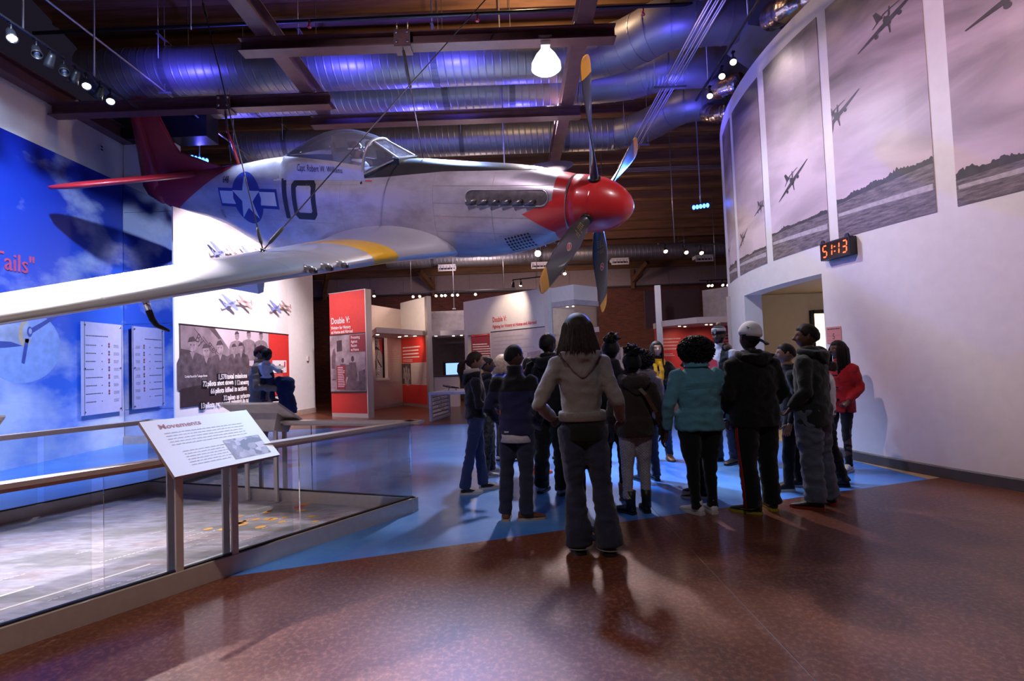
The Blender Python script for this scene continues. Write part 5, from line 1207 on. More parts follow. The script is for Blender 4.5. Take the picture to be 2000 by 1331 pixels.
# booth with canopy
t = thing('exhibit_booth', 'white open booth with low canopy and red text panel', 'booth', (-3.9,17.4,0))
fA, wA = wallframe((-4.58,17.15,0),(-3.98,18.95,0)); fB, wB = wallframe((-3.98,18.95,0),(-2.84,17.45,0))
mb = MB(); wbox(mb, fA, 0, wA, 2.52, 3.44, -.12, 0); wbox(mb, fA, 0, wA, .1, .98, -.12, 0); wbox(mb, fA, .95, wA, .98, 2.40, -.12, 0); wbox(mb, fA, 0, .2, .98, 2.4, -.12, 0); obj('left_wall', mb, M_pinkw, t, True)
mb = MB(); wbox(mb, fB, 0, wB, .1, 3.67, -.14, 0); obj('right_wall', mb, M_white, t, True)
mb = MB(); wbox(mb, fB, wB, wB+.15, 0, 3.68, -.14, .02); obj('end_post', mb, M_alu, t, True)
mb = MB(); mb.prism([(-3.84,14.98),(-2.86,17.40),(-3.98,18.9),(-4.6,17.1)], 2.38, 2.54); CAN = obj('canopy', mb, M_pinkw, t, True)
for p in ((-4.05,15.9),(-3.45,17.2),(-3.75,17.6),(-3.2,17.4)):
    mb = MB(); mb.lathe([(0,0),(.045,0),(.05,.012),(0,.012)], (*p,2.368), (0,0,1), 12); obj('downlight', mb, M_bulb, CAN, True)
mb = MB(); wbox(mb, fB, .01, wB, 1.50, 2.38, .0, .012); RT = obj('red_text_panel', mb, M_red, t, True)
wlines('quote_lines', fB, .12, 2.02, .014, 1.5, 4, .115, .045, M_whitetext, RT, 5); wlines('credit_lines', fB, .12, 1.60, .014, .8, 2, .05, .018, M_whitetext, RT, 6)
mb = MB(); wbox(mb, fB, .01, wB, .1, .74, .0, .012); obj('red_lower_panel', mb, M_red, t, True)
mb = MB(); wbox(mb, fB, .01, .72, .76, 1.48, .0, .012); obj('photo_print', mb, M_phd, t, True)
mb = MB()
for x, y in ((.2,1.25),(.38,1.3),(.55,1.22),(.3,1.05),(.48,1.0)): mb.add([fB((a,b,.014)) for a, b in ellipse(x,y,.07,.10,12)], [tuple(range(12))]); mb.add([fB(q) for q in ((x-.1,y-.3,.0135),(x+.1,y-.3,.0135),(x+.08,y-.08,.0135),(x-.08,y-.08,.0135))], [(0,1,2,3)])
obj('printed_crowd', mb, M_phg, t, True)
mb = MB(); wbox(mb, fB, .72, wB, .76, 1.48, .0, .012); TP = obj('text_panel', mb, M_pinkw, t, True); wlines('text_lines', fB, .82, 1.38, .014, .45, 7, .05, .014, M_greytext, TP, 7); wlines('caption_lines', fB, 1.36, 1.1, .014, .4, 8, .035, .012, M_greytext, TP, 9)
wlines('panel_lines', fA, 1.05, 1.9, .004, .6, 6, .07, .02, mat('pinkish_text', (.50,.30,.28), .5), t, 12)
mb = MB(); wbox(mb, fA, 0, wA, 0, .1, -.1, -.01); wbox(mb, fB, 0, wB, 0, .1, -.1, -.01); obj('toe_kick', mb, M_alu, t, True)
mb = MB(); wbox(mb, fA, .2, .95, .95, 1.02, -.25, .06); obj('sill', mb, M_white, t, True)
mb = MB(); wbox(mb, fA, .2, .95, 1.02, 2.36, -.22, -.2); PO = obj('poster', mb, mat('poster_ground', (.46,.45,.50), .5, var=.1), t, True)
wtext('poster_top', 'CRACY', fA, .28, 2.14, .20, .62, M_blacktext, PO, -.196); wtext('poster_bottom', 'ABROAD', fA, .32, 1.13, .16, .62, M_blacktext, PO, -.196)
mb = MB()
def fl3(polys, w, m=0):
    me = flat(polys); mb.mesh(me, lambda p: fA((p.x, p.y, w)), m)
fl3([ellipse(.40,1.45,.17,.22,24)], -.198, 0)
for k in range(12):
    a = -.9+k*.2; fl3([[(.42+.20*math.cos(a),1.45+.26*math.sin(a)),(.42+.36*math.cos(a),1.45+.46*math.sin(a)),(.42+.36*math.cos(a+.09),1.45+.46*math.sin(a+.09)),(.42+.20*math.cos(a+.09),1.45+.26*math.sin(a+.09))]], -.1975, 1)
for k in range(4): fl3([[(.24+.06*k,1.3),(.27+.06*k,1.3),(.55+.06*k,2.08),(.52+.06*k,2.08)]], -.196, (0,2,1,0)[k])
fl3([[(.75,2.34),(.94,2.34),(.94,1.8),(.8,2.0)]], -.1974, 2); fl3([[(.30,2.0),(.6,2.1),(.85,1.95),(.6,1.99)]], -.1955, 0); fl3([[(.62,1.75),(.70,1.62),(.9,1.4),(.86,1.36),(.64,1.58)]], -.1955, 0)
obj('poster_art', mb, [M_dark, M_white, M_redtext], PO, True)
# back room between the panels
t = thing('media_alcove', 'dark alcove with white overhead band behind the ponytailed girl', 'alcove', (-2.2,19.5,0))
mb = MB(); mb.box((-2.2,21.2,1.7),(3.4,.12,3.4)); obj('back_panel', mb, mat('grey_violet_panel', (.14,.12,.145), .7), t, True)
mb = MB(); mb.box((-2.2,20.0,3.0),(2.6,.12,.85)); obj('upper_panel', mb, mat('grey_panel', (.42,.40,.44), .6), t, True)
mb = MB(); mb.box((-2.15,18.0,2.47),(1.35,.16,.16)); mb.box((-2.15,19.1,2.42),(1.35,2.2,.05)); B_ = obj('overhead_band', mb, M_white, t, True)
for x, y in ((-2.62,18.2),(-2.05,18.5),(-1.75,18.3)):
    mb = MB(); mb.lathe([(0,0),(.04,0),(.045,.01),(0,.01)], (x,y,2.382), (0,0,1), 10); obj('downlight', mb, M_bulb, B_, True)
t = thing('monitor', 'blue glowing screen behind the ponytailed girl', 'screen', (-2.18,19.3,.95)); mb = MB(); mb.box((0,0,.28),(.75,.06,.5)); mb.box((0,.05,.0),(.1,.1,.1)); obj('bezel', mb, M_black, t)
mb = MB(); mb.box((.04,-.034,.28),(.62,.005,.42)); obj('display', mb, mat('lit_screen',(.3,.4,.8),.4,emit=(.25,.45,1.0),es=1.6), t)
t = thing('white_desk', 'white boxy desk behind the perforated rack table', 'desk', (-2.35,17.75,0)); mb = MB(); mb.box((0,0,.5),(1.05,.5,1.0)); obj('body', mb, M_white, t); mb = MB(); mb.box((0,0,1.01),(1.09,.54,.03)); obj('top', mb, M_dark, t); mb = MB(); mb.box((0,0,.03),(1.02,.46,.06)); obj('plinth', mb, M_alu, t)
f_, w_ = wallframe((-2.10,13.20,0),(-1.80,14.66,0))
t = thing('rack_table', 'small table with a perforated rack side of pale oval tags', 'table', (-1.95,13.9,0))
M_lil = mat('lilac_frame', (.42,.41,.56), .45)
mb = MB(); wbox(mb, f_, 0, .10, 0, .66, -.03, .03); wbox(mb, f_, w_-.10, w_, 0, .66, -.03, .03); wbox(mb, f_, .1, w_-.1, .0, .05, -.03, .03); obj('side_frame', mb, M_lil, t, True)
mb = MB(); wbox(mb, f_, 0, w_, .66, .72, -.04, 1.1); obj('tabletop', mb, M_lil, t, True)
mb = MB(); wbox(mb, f_, 0, .1, 0, .66, 1.02, 1.1); obj('leg', mb, M_lil, t, True); mb = MB(); wbox(mb, f_, w_-.1, w_, 0, .66, 1.02, 1.1); obj('leg', mb, M_lil, t, True)
for r in range(6):
    mb = MB(); wbox(mb, f_, .1, w_-.1, .07+.10*r, .085+.10*r, -.02, .02); obj('rack_bar', mb, mat('rack_brown',(.14,.08,.07),.5), t, True)
tagmesh = None
for r in range(6):
    for c in range(9):
        u, v = .18+.135*c, .122+.10*r
        mb = MB(); mb.loft([[f_((u+x, v+y, -.012)) for x, y in ellipse(0,0,.046,.032,10)],[f_((u+x, v+y, .012)) for x, y in ellipse(0,0,.046,.032,10)]], 0, True, False); obj('oval_tag', mb, M_white, t, True)
t = thing('model_plane', 'small black model plane on the rack table', 'model', (-1.62,13.75,.72)); mb = MB(); mb.tube([(-.22,0,.13),(-.05,0,.10),(.2,0,.06)],[.012,.03,.015],8); obj('fuselage', mb, M_black, t); mb = MB(); mb.box((-.05,0,.10),(.10,.5,.014)); mb.box((-.2,0,.15),(.05,.16,.01)); obj('wings', mb, M_black, t); mb = MB(); mb.tube([(-.05,0,.1),(-.08,0,0)],.01,6); mb.tube([(.12,0,.07),(.12,0,0)],.01,6); obj('stand', mb, M_black, t)
# white title wall
f_, w_ = wallframe((-1.57,17.45,0),(.97,14.70,0))
t = thing('title_wall', 'white exhibit wall with red Double V title and grey text', 'exhibit wall', (-.3,16.1,0))
mb = MB(); wbox(mb, f_, 0, w_, 2.33, 3.45, -.15, 0); wbox(mb, f_, 0, .16, 0, 2.33, -.15, 0); wbox(mb, f_, 1.30, w_, 0, 2.33, -.15, 0); TW = obj('wall_body', mb, M_white, t, True)
wtext('title', 'Double V:', f_, 1.46, 2.66, .22, .72, M_redtext, TW, .008, .005); wtext('subtitle', 'Fighting for Victory at Home and Abroad', f_, 1.46, 2.47, .135, .72, M_redtext, TW, .008, .003, k=1.18)
mb = MB(); wbox(mb, f_, 1.36, w_, 2.345, 2.37, 0, .014); obj('black_rule', mb, M_black, TW, True)
mb = MB(); wbox(mb, f_, 1.36, w_-.02, .5, 2.34, 0, .01); TPN = obj('text_panel', mb, mat('panel_pale_violet', (.62,.55,.60), .5, var=.05), TW, True)
wlines('intro_lines', f_, 1.50, 2.16, .012, 1.75, 5, .12, .035, M_greytext, TPN, 21)
mb = MB(); rn = random.Random(9)
for k in range(40):
    x = rn.uniform(1.9,w_-.15); hh = rn.uniform(.12,.3); mb.add([f_(q) for q in ((x-.04,.9,.0125),(x+.05,.9,.0125),(x+.03,1.0+hh,.0125),(x-.03,1.0+hh,.0125))], [(0,1,2,3)], rn.choice((0,1))); mb.add([f_((a,b,.013)) for a, b in ellipse(x,1.03+hh,.028,.04,10)], [tuple(range(10))], 0)
mb.add([f_(q) for q in ((2.95,1.40,.0125),(3.5,1.42,.0125),(3.5,1.7,.0125),(2.95,1.66,.0125))], [(0,1,2,3)], 1)
obj('printed_marchers', mb, kind='stuff', parent=TPN, world=True, mats=[mat('marcher_violet',(.20,.12,.18),.5), mat('marcher_pale',(.42,.32,.38),.5)])
t = thing('quote_panel', 'dark red quotation panel seen through the opening in the title wall', 'panel', (-1.15,19.0,0))
f2, w2 = wallframe((-1.50,19.0,0),(-.58,18.8,0))
mb = MB(); wbox(mb, f2, 0, w2, 1.30, 2.35, -.05, 0); QP = obj('red_board', mb, M_maroon, t, True); mb = MB(); wbox(mb, f2, 0, w2, 2.37, 2.62, -.05, 0); obj('red_header', mb, M_red, t, True); wlines('header_lines', f2, .1, 2.42, .004, .6, 1, .1, .06, M_whitetext, QP, 30)
wlines('quote_lines', f2, .08, 2.06, .004, .75, 7, .085, .035, M_whitetext, QP, 31)
mb = MB(); wbox(mb, f2, 0, w2, 0, 1.28, -.05, 0); LP = obj('document_print', mb, mat('aged_paper', (.55,.42,.22), .6, var=.12), t, True); wlines('document_lines', f2, .15, 1.0, .004, .6, 3, .16, .02, mat('paper_ink',(.28,.2,.1),.6), LP, 32)
# display case
t = thing('display_case', 'tall white display case with glass sides and lit shelf', 'display case', (1.7,14.5,0))
P0, P1, P2, P3 = (1.14,14.52), (1.68,13.92), (2.42,14.6), (1.88,15.2)
mb = MB(); mb.prism([P0,P1,P2,P3], 3.0, 3.40); mb.prism([(1.12,14.52),(1.68,13.9),(2.44,14.6),(1.88,15.22)], 2.86, 3.0, 1); HD = obj('header', mb, [M_white, mat('header_band',(.42,.40,.46),.5)], t, True)
for p in ((1.55,14.4),(1.7,14.3),(1.85,14.4),(1.95,14.55)):
    mb = MB(); mb.lathe([(0,0),(.03,0),(.034,.012),(0,.012)], (*p,2.848), (0,0,1), 10); obj('downlight', mb, M_bulb, HD, True)
mb = MB(); mb.prism([P0,P1,P2,P3], 0, .75); obj('base', mb, M_white, t, True)
mb = MB(); mb.bar((*P0,1.8),(*P3,1.8),.03,2.1); obj('back_panel', mb, mat('case_cream',(.72,.62,.52),.6), t, True)
for a, b in ((P0,P1),(P1,P2),(P2,P3)):
    mb = MB(); mb.bar((*a,1.8),(*b,1.8),.012,2.1); obj('glass_side', mb, M_glass, t, True)
mb = MB(); mb.prism([(.93,14.66),(1.02,14.50),(1.16,14.56),(1.06,14.74)], 0, 3.42); obj('corner_post', mb, M_white, t, True)
mb = MB(); mb.prism([(1.3,14.55),(1.68,14.1),(2.2,14.6),(1.85,15.0)], 1.32, 1.35); obj('shelf', mb, M_glass, t, True)
for x, y, z, kind, lab in ((1.62,14.45,1.35,0,'gilt helmet on a stand in the display case'),(1.48,14.4,1.35,1,'silver bust figure in the display case')):
    q = thing('helmet' if kind == 0 else 'figurine', lab, 'exhibit', (x,y,z)); mb = MB()
    if kind == 0:
        mb.tube([(0,0,0),(0,0,.5)],.02,8); obj('stand', mb, M_chrome, q); mb = MB(); mb.sphere((0,0,.55),(.13,.13,.11),14,10); obj('shell', mb, mat('gilt',(.55,.38,.2),.3,.6), q)
    else:
        mb.lathe([(.09,0),(.1,.06),(.05,.1),(.075,.2),(.085,.3),(.045,.36),(.0,.36)], n=14); obj('torso', mb, M_alu2, q); mb = MB(); mb.sphere((0,0,.42),(.06,.065,.08),12,9); obj('head', mb, M_alu2, q)
t = thing('picture_board', 'low printed picture board in front of the brick wall', 'panel', (2.75,16,0)); mb = MB(); mb.box((.1,0,1.25),(1.0,.05,.95)); mb.box((-.3,.05,.4),(.06,.04,.8)); mb.box((.5,.05,.4),(.06,.04,.8)); obj('board', mb, M_pinkw, t); mb = MB(); mb.box((-.1,-.03,1.5),(.35,.01,.35)); mb.box((.35,-.03,1.5),(.35,.01,.3)); obj('prints', mb, M_phg, t)
# red booth at right
t = thing('red_booth', 'red walled booth with white canopy beside the curved wall', 'booth', (5.2,15.3,0))
mb = MB(); mb.prism([(4.09,14.88),(4.25,14.84),(4.28,15.0),(4.12,15.04)], 0, 3.42); obj('post', mb, M_alu, t, True)
mb = MB(); mb.prism([(4.22,14.85),(4.86,13.8),(6.7,13.95),(6.7,16),(4.3,16)], 2.24, 2.40); C2 = obj('canopy', mb, M_pinkw, t, True)
for p in ((4.75,14.9),(5.0,15.2),(5.4,14.6),(5.55,14.65)):
    mb = MB(); mb.lathe([(0,0),(.03,0),(.034,.012),(0,.012)], (*p,2.228), (0,0,1), 10); obj('downlight', mb, M_bulb, C2, True)
f_, w_ = wallframe((4.3,15.85,0),(7.4,15.6,0)); mb = MB(); wbox(mb, f_, 0, w_, .9, 2.24, -.08, 0); RW = obj('red_wall', mb, M_red, t, True)
wlines('quote_lines', f_, .12, 1.90, .004, .75, 4, .10, .04, mat('pale_pink_text',(.72,.45,.42),.5), RW, 41); wlines('quote_lines', f_, 1.75, 1.98, .004, .7, 5, .09, .035, mat('pale_pink_text',(.72,.45,.42),.5), RW, 42); wlines('credit_lines', f_, .12, 1.46, .004, .5, 2, .05, .016, M_whitetext, RW, 43)
mb = MB(); wbox(mb, f_, 0, w_, 0, .9, -.08, .02); obj('lower_wall', mb, M_pinkw, t, True); mb = MB(); wbox(mb, f_, 0, w_, .9, .95, -.02, .35); wbox(mb, f_, 0, w_, .8, .83, -.02, .33); obj('shelf', mb, M_alu, t, True)
mb = MB(); mb.box((5.1,16.6,2.9),(1.75,.1,1.2)); obj('dark_upper_wall', mb, mat('dark_brown_panel',(.06,.028,.03),.7), t, True)
mb = MB(); mb.prism([(5.95,16.3),(6.9,15.0),(7.0,15.0),(6.05,16.4)], 2.4, 3.4); obj('upper_panel', mb, mat('grey_panel',(.42,.40,.44),.6), t, True)
# ------------------------------------------------------------------ timer clock and paper sign on the curved wall
def wallat(deg): 
    p = cyl(deg, 0); n = Vector((p.x-CX, p.y-CY, 0)).normalized(); tt = Vector((n.y, -n.x, 0)); tt = tt if tt.y < 0 else -tt
    return p, n, tt     # tt runs towards the camera = to the right when facing the wall
p, n, tt = wallat(-10.2)
t = thing('digital_timer', 'black digital wall timer showing 51:13 in red above the doorway', 'clock', tuple(p+up*2.60))
CF = lambda q: p+up*2.60+tt*q[0]+up*q[1]+n*q[2]
mb = MB(); wbox(mb, CF, -.24,.24,0,.23,.005,.115); BX = obj('case', mb, M_black, t, True)
mb = MB(); wbox(mb, CF, -.225,.225,.015,.215,.115,.118); obj('face', mb, mat('timer_face',(.025,.008,.008),.15), t, True)
for x in (-.20,.20):
    mb = MB(); mb.loft([[CF((x+a*.03, .23+b, z)) for a, b in ((-1,-.01),(-.9,.022),(-.4,.04),(.4,.04),(.9,.022),(1,-.01))] for z in (.09,.112)], 0, True, False); obj('hanging_ear', mb, M_black, t, True)
SEG = {'a':((0,1),(1,1)),'b':((1,1),(1,.5)),'c':((1,.5),(1,0)),'d':((0,0),(1,0)),'e':((0,.5),(0,0)),'f':((0,1),(0,.5)),'g':((0,.5),(1,.5))}
DG = {'5':'afgcd','1':'bc','3':'abgcd'}; M_seg = mat('lit_segments',(1,.1,.02),.5,emit=(1.0,.075,.012),es=4.5)
for x0, ch in ((-.195,'5'),(-.108,'1'),(.010,'1'),(.130,'3')):
    mb = MB()
    for s in DG[ch]:
        (x_0,y_0),(x_1,y_1) = SEG[s]; W_, H_ = .066, .145; P = lambda x, y: (x0+x*W_+(y*.012), .040+y*H_)
        a, b = Vector(P(x_0,y_0)), Vector(P(x_1,y_1)); d = (b-a).normalized(); a += d*.006; b -= d*.006; q = Vector((-d.y,d.x))*.0085
        mb.add([CF((*v_, .1192)) for v_ in (a, a+d*.009+q, b-d*.009+q, b, b-d*.009-q, a+d*.009-q)], [(0,1,2,3,4,5)])
    obj('digit', mb, M_seg, t, True)
mb = MB()
for y in (.085,.145): mb.add([CF((x+.012,y+b,.1192)) for x, b in ((-.014,-.007),(.010,-.007),(.012,.007),(-.012,.007))], [(0,1,2,3)])
obj('colon', mb, M_seg, t, True)
p2, n2, tt2 = wallat(-8.75)
t = thing('paper_sign', 'pink paper sign with the number 5 taped beside the doorway', 'sign', tuple(p2+up*1.50))
SF = lambda q: p2+up*1.50+tt2*q[0]+up*q[1]+n2*q[2]
mb = MB(); wbox(mb, SF, -.13,.13,0,.22,.003,.006); PS = obj('sheet', mb, mat('pink_paper',(.62,.26,.24),.8,var=.04), t, True)
mb = MB(); mb.mesh(text('5', .11, .9, 'CENTER'), lambda p_: SF((p_.x, .055+p_.y, .007))); dashes(SF, -.105, .10, .185, .014, .007)
for v in (.04,.10): wbox(mb, SF, -.12,.12,v,v+.002,.006,.0065)
obj('sign_print', mb, M_blacktext, PS, True)
# ------------------------------------------------------------------ people
def fuse(mb, voxel, smooth=4, fold=0.0, seed=0, fz=12.0, keep=None):
    me = bpy.data.meshes.new('f'); me.from_pydata(mb.v, [], mb.f); me.update()
    o = bpy.data.objects.new('f', me)
    r = o.modifiers.new('r', 'REMESH'); r.mode = 'VOXEL'; r.voxel_size = voxel
    s = o.modifiers.new('s', 'SMOOTH'); s.factor = .5; s.iterations = smooth
    out = evaluate(o)
    n = len(out.vertices)
    if fold and n:
        co = np.empty(n*3, np.float32); out.vertices.foreach_get('co', co); co = co.reshape(-1, 3)
        no = np.empty(n*3, np.float32); out.vertices.foreach_get('normal', no); no = no.reshape(-1, 3)
        d = np.empty(n, np.float32)
        for i in range(n):
            x, y, z = co[i]
            a = mnoise.noise((x*6+seed, y*6, z*8)); b = mnoise.noise((x*8+3, y*8+seed, z*fz)); c = mnoise.noise((x*18, y*18+seed, z*22))
            d[i] = fold*(.7*a+1.0*(.45-2*abs(b))+.3*c)
        co += no*d[:, None]
        out.vertices.foreach_set('co', co.ravel())
    out.update(); return out
def put(name, me, mats, parent, label=None, tint=None):
    if not isinstance(mats, (list, tuple)): mats = [mats]
    me.materials.clear()
    for m in mats: me.materials.append(m)
    me.polygons.foreach_set('use_smooth', [True]*len(me.polygons))
    if tint and len(mats) > 1:
        me.polygons.foreach_set('material_index', [tint(p.center) for p in me.polygons])
    o = bpy.data.objects.new(name, me); link(o)
    if parent: o.parent = parent
    if label: o['label'] = label
    return o
def ring(c, rx, ry, n=16, tilt=0.0, p=2.2):
    c = Vector(c); R = []
    for k in range(n):
        a = 2*PI*k/n; ca, sa = math.cos(a), math.sin(a)
        R.append(c+Vector((rx*math.copysign(abs(ca)**(2/p), ca), ry*math.copysign(abs(sa)**(2/p), sa), tilt*sa*ry)))
    return R
def G(x, s): return math.exp(-(x/s)**2)
def head_pt(th, ph):
    """unit head, height 1, centre 0; th = angle from straight ahead (+y) to the right, ph from the crown"""
    sx, sy, sz = math.sin(ph)*math.sin(th), math.sin(ph)*math.cos(th), math.cos(ph)
    x, y, z = .345*sx, (.40 if sy > 0 else .47)*sy, .5*sz
    if sz > 0: x *= 1+.06*sz; 
    j = max(0., min(1., (-.02-z)/.48)); x *= 1-.34*j*j
    if sy < 0 and z < -.12: k = min(1., (-.12-z)/.38); y *= 1-.50*k
    if sy > 0:
        f = max(0., sy)**.5
        y += f*(.030*G(z+.43,.09)*G(x,.13)                      # chin
             + .125*G(x,.060)*(G(z+.105,.060)*.95+G(z+.02,.085)*.50)     # nose
             + .018*G(z-.115,.05)*G(abs(x)-.13,.10)               # brow
             - .040*G(z-.035,.055)*G(abs(x)-.145,.085)             # sockets
             + .034*G(x,.105)*(G(z+.235,.022)+G(z+.285,.024)) - .012*G(x,.12)*G(z+.26,.012)   # lips
             + .016*G(abs(x)-.19,.09)*G(z+.10,.10))                # cheeks
        x *= 1+.02*G(abs(x)-.2,.08)*f
    return Vector((x, y, z))
def head_into(mb, M, H, mi=(0,1,2,3,4)):
    NT, NP = 52, 40; V = []
    for i in range(NP+1):
        ph = PI*i/NP
        for k in range(NT):
            t = -1+2*k/NT; th = PI*(t*.45+.55*t**3) if abs(t) < 1 else PI*t
            V.append(M @ (head_pt(th, max(.001, min(PI-.001, ph)))*H))
    Fs, ms = [], []
    inv = M.inverted()
    for i in range(NP):
        for k in range(NT):
            k2 = (k+1) % NT; f = (i*NT+k, (i+1)*NT+k, (i+1)*NT+k2, i*NT+k2)
            c = inv @ ((V[f[0]]+V[f[1]]+V[f[2]]+V[f[3]])/4)/H
            lip = c.y > .2 and abs(c.x) < .112 and abs(c.z+.26) < .047*(1-(abs(c.x)/.13)**2)
            Fs.append(f); ms.append(mi[1] if lip else mi[0])
    b = len(mb.v); mb.add(V, Fs, 0, True); mb.m[-len(Fs):] = ms
    for sx in (-1, 1):
        mb.sphere(M @ Vector((sx*.143*H, .287*H, .035*H)), .050*H, 12, 8, mi[2]); mb.sphere(M @ Vector((sx*.140*H, .316*H, .036*H)), .026*H, 10, 6, mi[3])
        for dz, m in ((.034, mi[0]), (-.034, mi[0])):     # lids
            A = [M @ (Vector((sx*(.143+.062*math.cos(a)), .334-.03*abs(math.cos(a)), .035+math.copysign(.026, dz)*math.sin(a)**.8))*H) for a in np.linspace(.05, PI-.05, 7)]
            mb.tube(A, .011*H, 5, m)
        B = [M @ (Vector((sx*(.145+q), .366-.14*abs(q+.02), .115+.018*math.cos(q*9)))*H) for q in np.linspace(-.085,.095,6)]
        mb.tube(B, [.004*H,.012*H,.013*H,.012*H,.009*H,.003*H], 5, mi[4])
        rot = (M.to_3x3().normalized() @ Matrix.Rotation(sx*.25, 3, 'Z') @ Matrix.Rotation(-.15, 3, 'X'))
        mb.sphere(M @ Vector((sx*.350*H, -.03*H, .0)), (.030*H,.075*H,.125*H), 10, 8, mi[0], rot); mb.sphere(M @ Vector((sx*.372*H, -.055*H, .045*H)), (.022*H,.05*H,.07*H), 8, 6, mi[0], rot)
def scalp(H, off=.05, front=.25, side=.02, back=-.22, noise=0.0, seed=1, NT=44, NP=30):
    """hair shell hugging the skull: list of faces where the direction lies above the hairline"""
    mb = MB(); V = []; K = []
    for i in range(NP+1):
        ph = max(.001, min(PI-.001, PI*i/NP))
        for k in range(NT):
            th = -PI+2*PI*k/NT; p = head_pt(th, ph); a = abs(th)
            hl = front if a < .75 else (front+(side-front)*min(1, (a-.75)/.55) if a < 1.3 else (side if a < 1.75 else side+(back-side)*min(1, (a-1.75)/.7)))
            d = p.z-hl; o = off*max(0., min(1., d/.07))**.6
            nn = Vector((p.x/.12, p.y/.17, p.z/.25)).normalized()
            if noise: o += noise*mnoise.noise(p*14+Vector((seed,0,0)))*(o > .3*off)
            V.append((p+nn*(o+.002))*H); K.append(d > -.035)
    Fs = []
    for i in range(NP):
        for k in range(NT):
            k2 = (k+1) % NT; f = (i*NT+k, (i+1)*NT+k, (i+1)*NT+k2, i*NT+k2)
            if all(K[j] for j in f): Fs.append(f)
    mb.add(V, Fs, 0, True); return mb
def drape(H, length=.55, gap=1.0, rad_=.06, flare=0.0, strands=260, seed=1, shag=.05, narrow=0.0):
    """long or bobbed hair: a falling shell open at the face plus loose strands"""
    mb = scalp(H, rad_, .24, .10, -.1)
    rn = random.Random(seed); NT, NR = 40, 14; rings = []
    def P(th, t, o=0.0):
        ph = .25+1.25*min(1, t/.45) if t < .45 else 1.5
        p = head_pt(th, ph); nn = Vector((p.x, p.y*.8, 0)).normalized()
        p = p+nn*(rad_+o)
        if t >= .45:
            k = (t-.45)/.55; p.z -= k*length; p += nn*(flare*k-.02*k); p.x *= 1-narrow*k
        return p*H
    for r in range(NR+1):
        t = r/NR; rings.append([P(gap+(2*PI-2*gap)*k/NT, t, .014*mnoise.noise((k*.9+seed, t*2, 0))) for k in range(NT+1)])
    inner = [[p*.90+Vector((0,0,p.z*.1)) for p in r_] for r_ in rings]
    mb.loft(rings, 0, False, True, False); mb.loft(inner, 0, False, True, False); mb.loft([rings[-1], inner[-1]], 0, False, True, False)
    for e in (0, -1): mb.loft([[r_[e] for r_ in rings], [r_[e] for r_ in inner]], 0, False, True, False)
    for q in range(strands):
        th = rn.uniform(gap*.92, 2*PI-gap*.92); o = rn.uniform(-.01,.02); t0 = rn.uniform(.05,.6); dl = rn.uniform(.95,1.0+shag*2); dth = rn.uniform(-.12,.12)
        pts = [P(th+dth*u*u, t0+(dl-t0)*u, o+.012*u) for u in np.linspace(0,1,6)]
        mb.tube(pts, [.004,.0055,.0055,.005,.004,.001], 3, 0, False)
    return mb
def hand_into(mb, W, D, N, side, L=.17, curl=.5, m=0, fist=False):
    """W wrist, D direction of the hand, N palm normal; side +1 = thumb on D x N"""
    W = Vector(W); D = Vector(D).normalized(); N = Vector(N); N = (N-D*N.dot(D)).normalized(); T = D.cross(N)*side
    s = L/.18
    rings = []
    for t, w, h in ((-.01,.026,.021),(.02,.031,.020),(.055,.040,.017),(.085,.041,.015),(.096,.036,.010)):
        rings.append([W+D*t*s+(T*math.cos(2*PI*k/12)*w+N*math.sin(2*PI*k/12)*h)*s for k in range(12)])
    mb.loft(rings, m)
    for i, (tx, l) in enumerate(((.030,.066),(.010,.076),(-.010,.070),(-.029,.054))):
        p = W+D*.085*s+T*tx*s; d = D.copy(); pts = [p]; c = curl*(1.0+.12*i)*(1.6 if fist else 1)
        for q in range(3):
            d = (Matrix.Rotation(-c*(.55,.8,.6)[q]*1.0, 3, D.cross(N)) @ d)
            pts.append(pts[-1]+d*l*(.45,.32,.26)[q]*s)
        mb.tube(pts, [.0092*s,.0085*s,.0078*s,.0058*s], 8, m); mb.sphere(pts[-1], .0058*s, 6, 4, m)
    p = W+D*.025*s+T*.030*s; d1 = (D*.6+T*.75+N*.25).normalized(); d2 = (D*.9+T*.25+N*.35).normalized()
    mb.tube([p, p+d1*.034*s, p+d1*.034*s+d2*.028*s, p+d1*.034*s+d2*.050*s], [.013*s,.0105*s,.0095*s,.006*s], 8, m)
def shoe_into(yaw, pos, L=.27, h=.085, boot=0.0):
    """shoe upper and sole meshes; yaw 0 = toes towards +y"""
    u = MB(); so = MB(); R = Matrix.Translation((pos[0], pos[1], pos[2] if len(pos) > 2 else 0)) @ Matrix.Rotation(yaw, 4, 'Z')
    k = L/.27; rings = []; rs = []
    for y, w, z in ((-.085,.020,.050),(-.080,.031,.075),(-.055,.036,.088),(-.015,.038,.092),(.03,.041,.080),(.07,.046,.062),(.11,.047,.050),(.145,.041,.042),(.17,.029,.034),(.181,.012,.024)):
        zt = z*h/.085; rings.append([Vector((w*k*math.copysign(abs(math.cos(a))**.8, math.cos(a)), y*k, .015+(zt-.015)*(.5+.5*math.sin(a)))) for a in [2*PI*j/14 for j in range(14)]])
    u.loft(rings)
    if boot: u.tube([(0,-.04*k,.05),(0,-.042*k,.05+boot*.5),(0,-.045*k,.05+boot)], [.046*k,.045*k,.050*k], 14)
    else: u.tube([(0,-.035*k,.06),(0,-.04*k,.125)], [.037*k,.036*k], 12)
    for y, w in ((-.09,.022),(-.082,.035),(-.04,.040),(.03,.044),(.08,.050),(.13,.047),(.165,.034),(.185,.014)):
        rs.append([Vector((w*k*c, y*k, z)) for c, z in ((-1,0),(1,0),(1.03,.022),(-1.03,.022))])
    so.loft(rs, 0, True, False)
    for m in (u, so): m.xf(R)
    return u, so
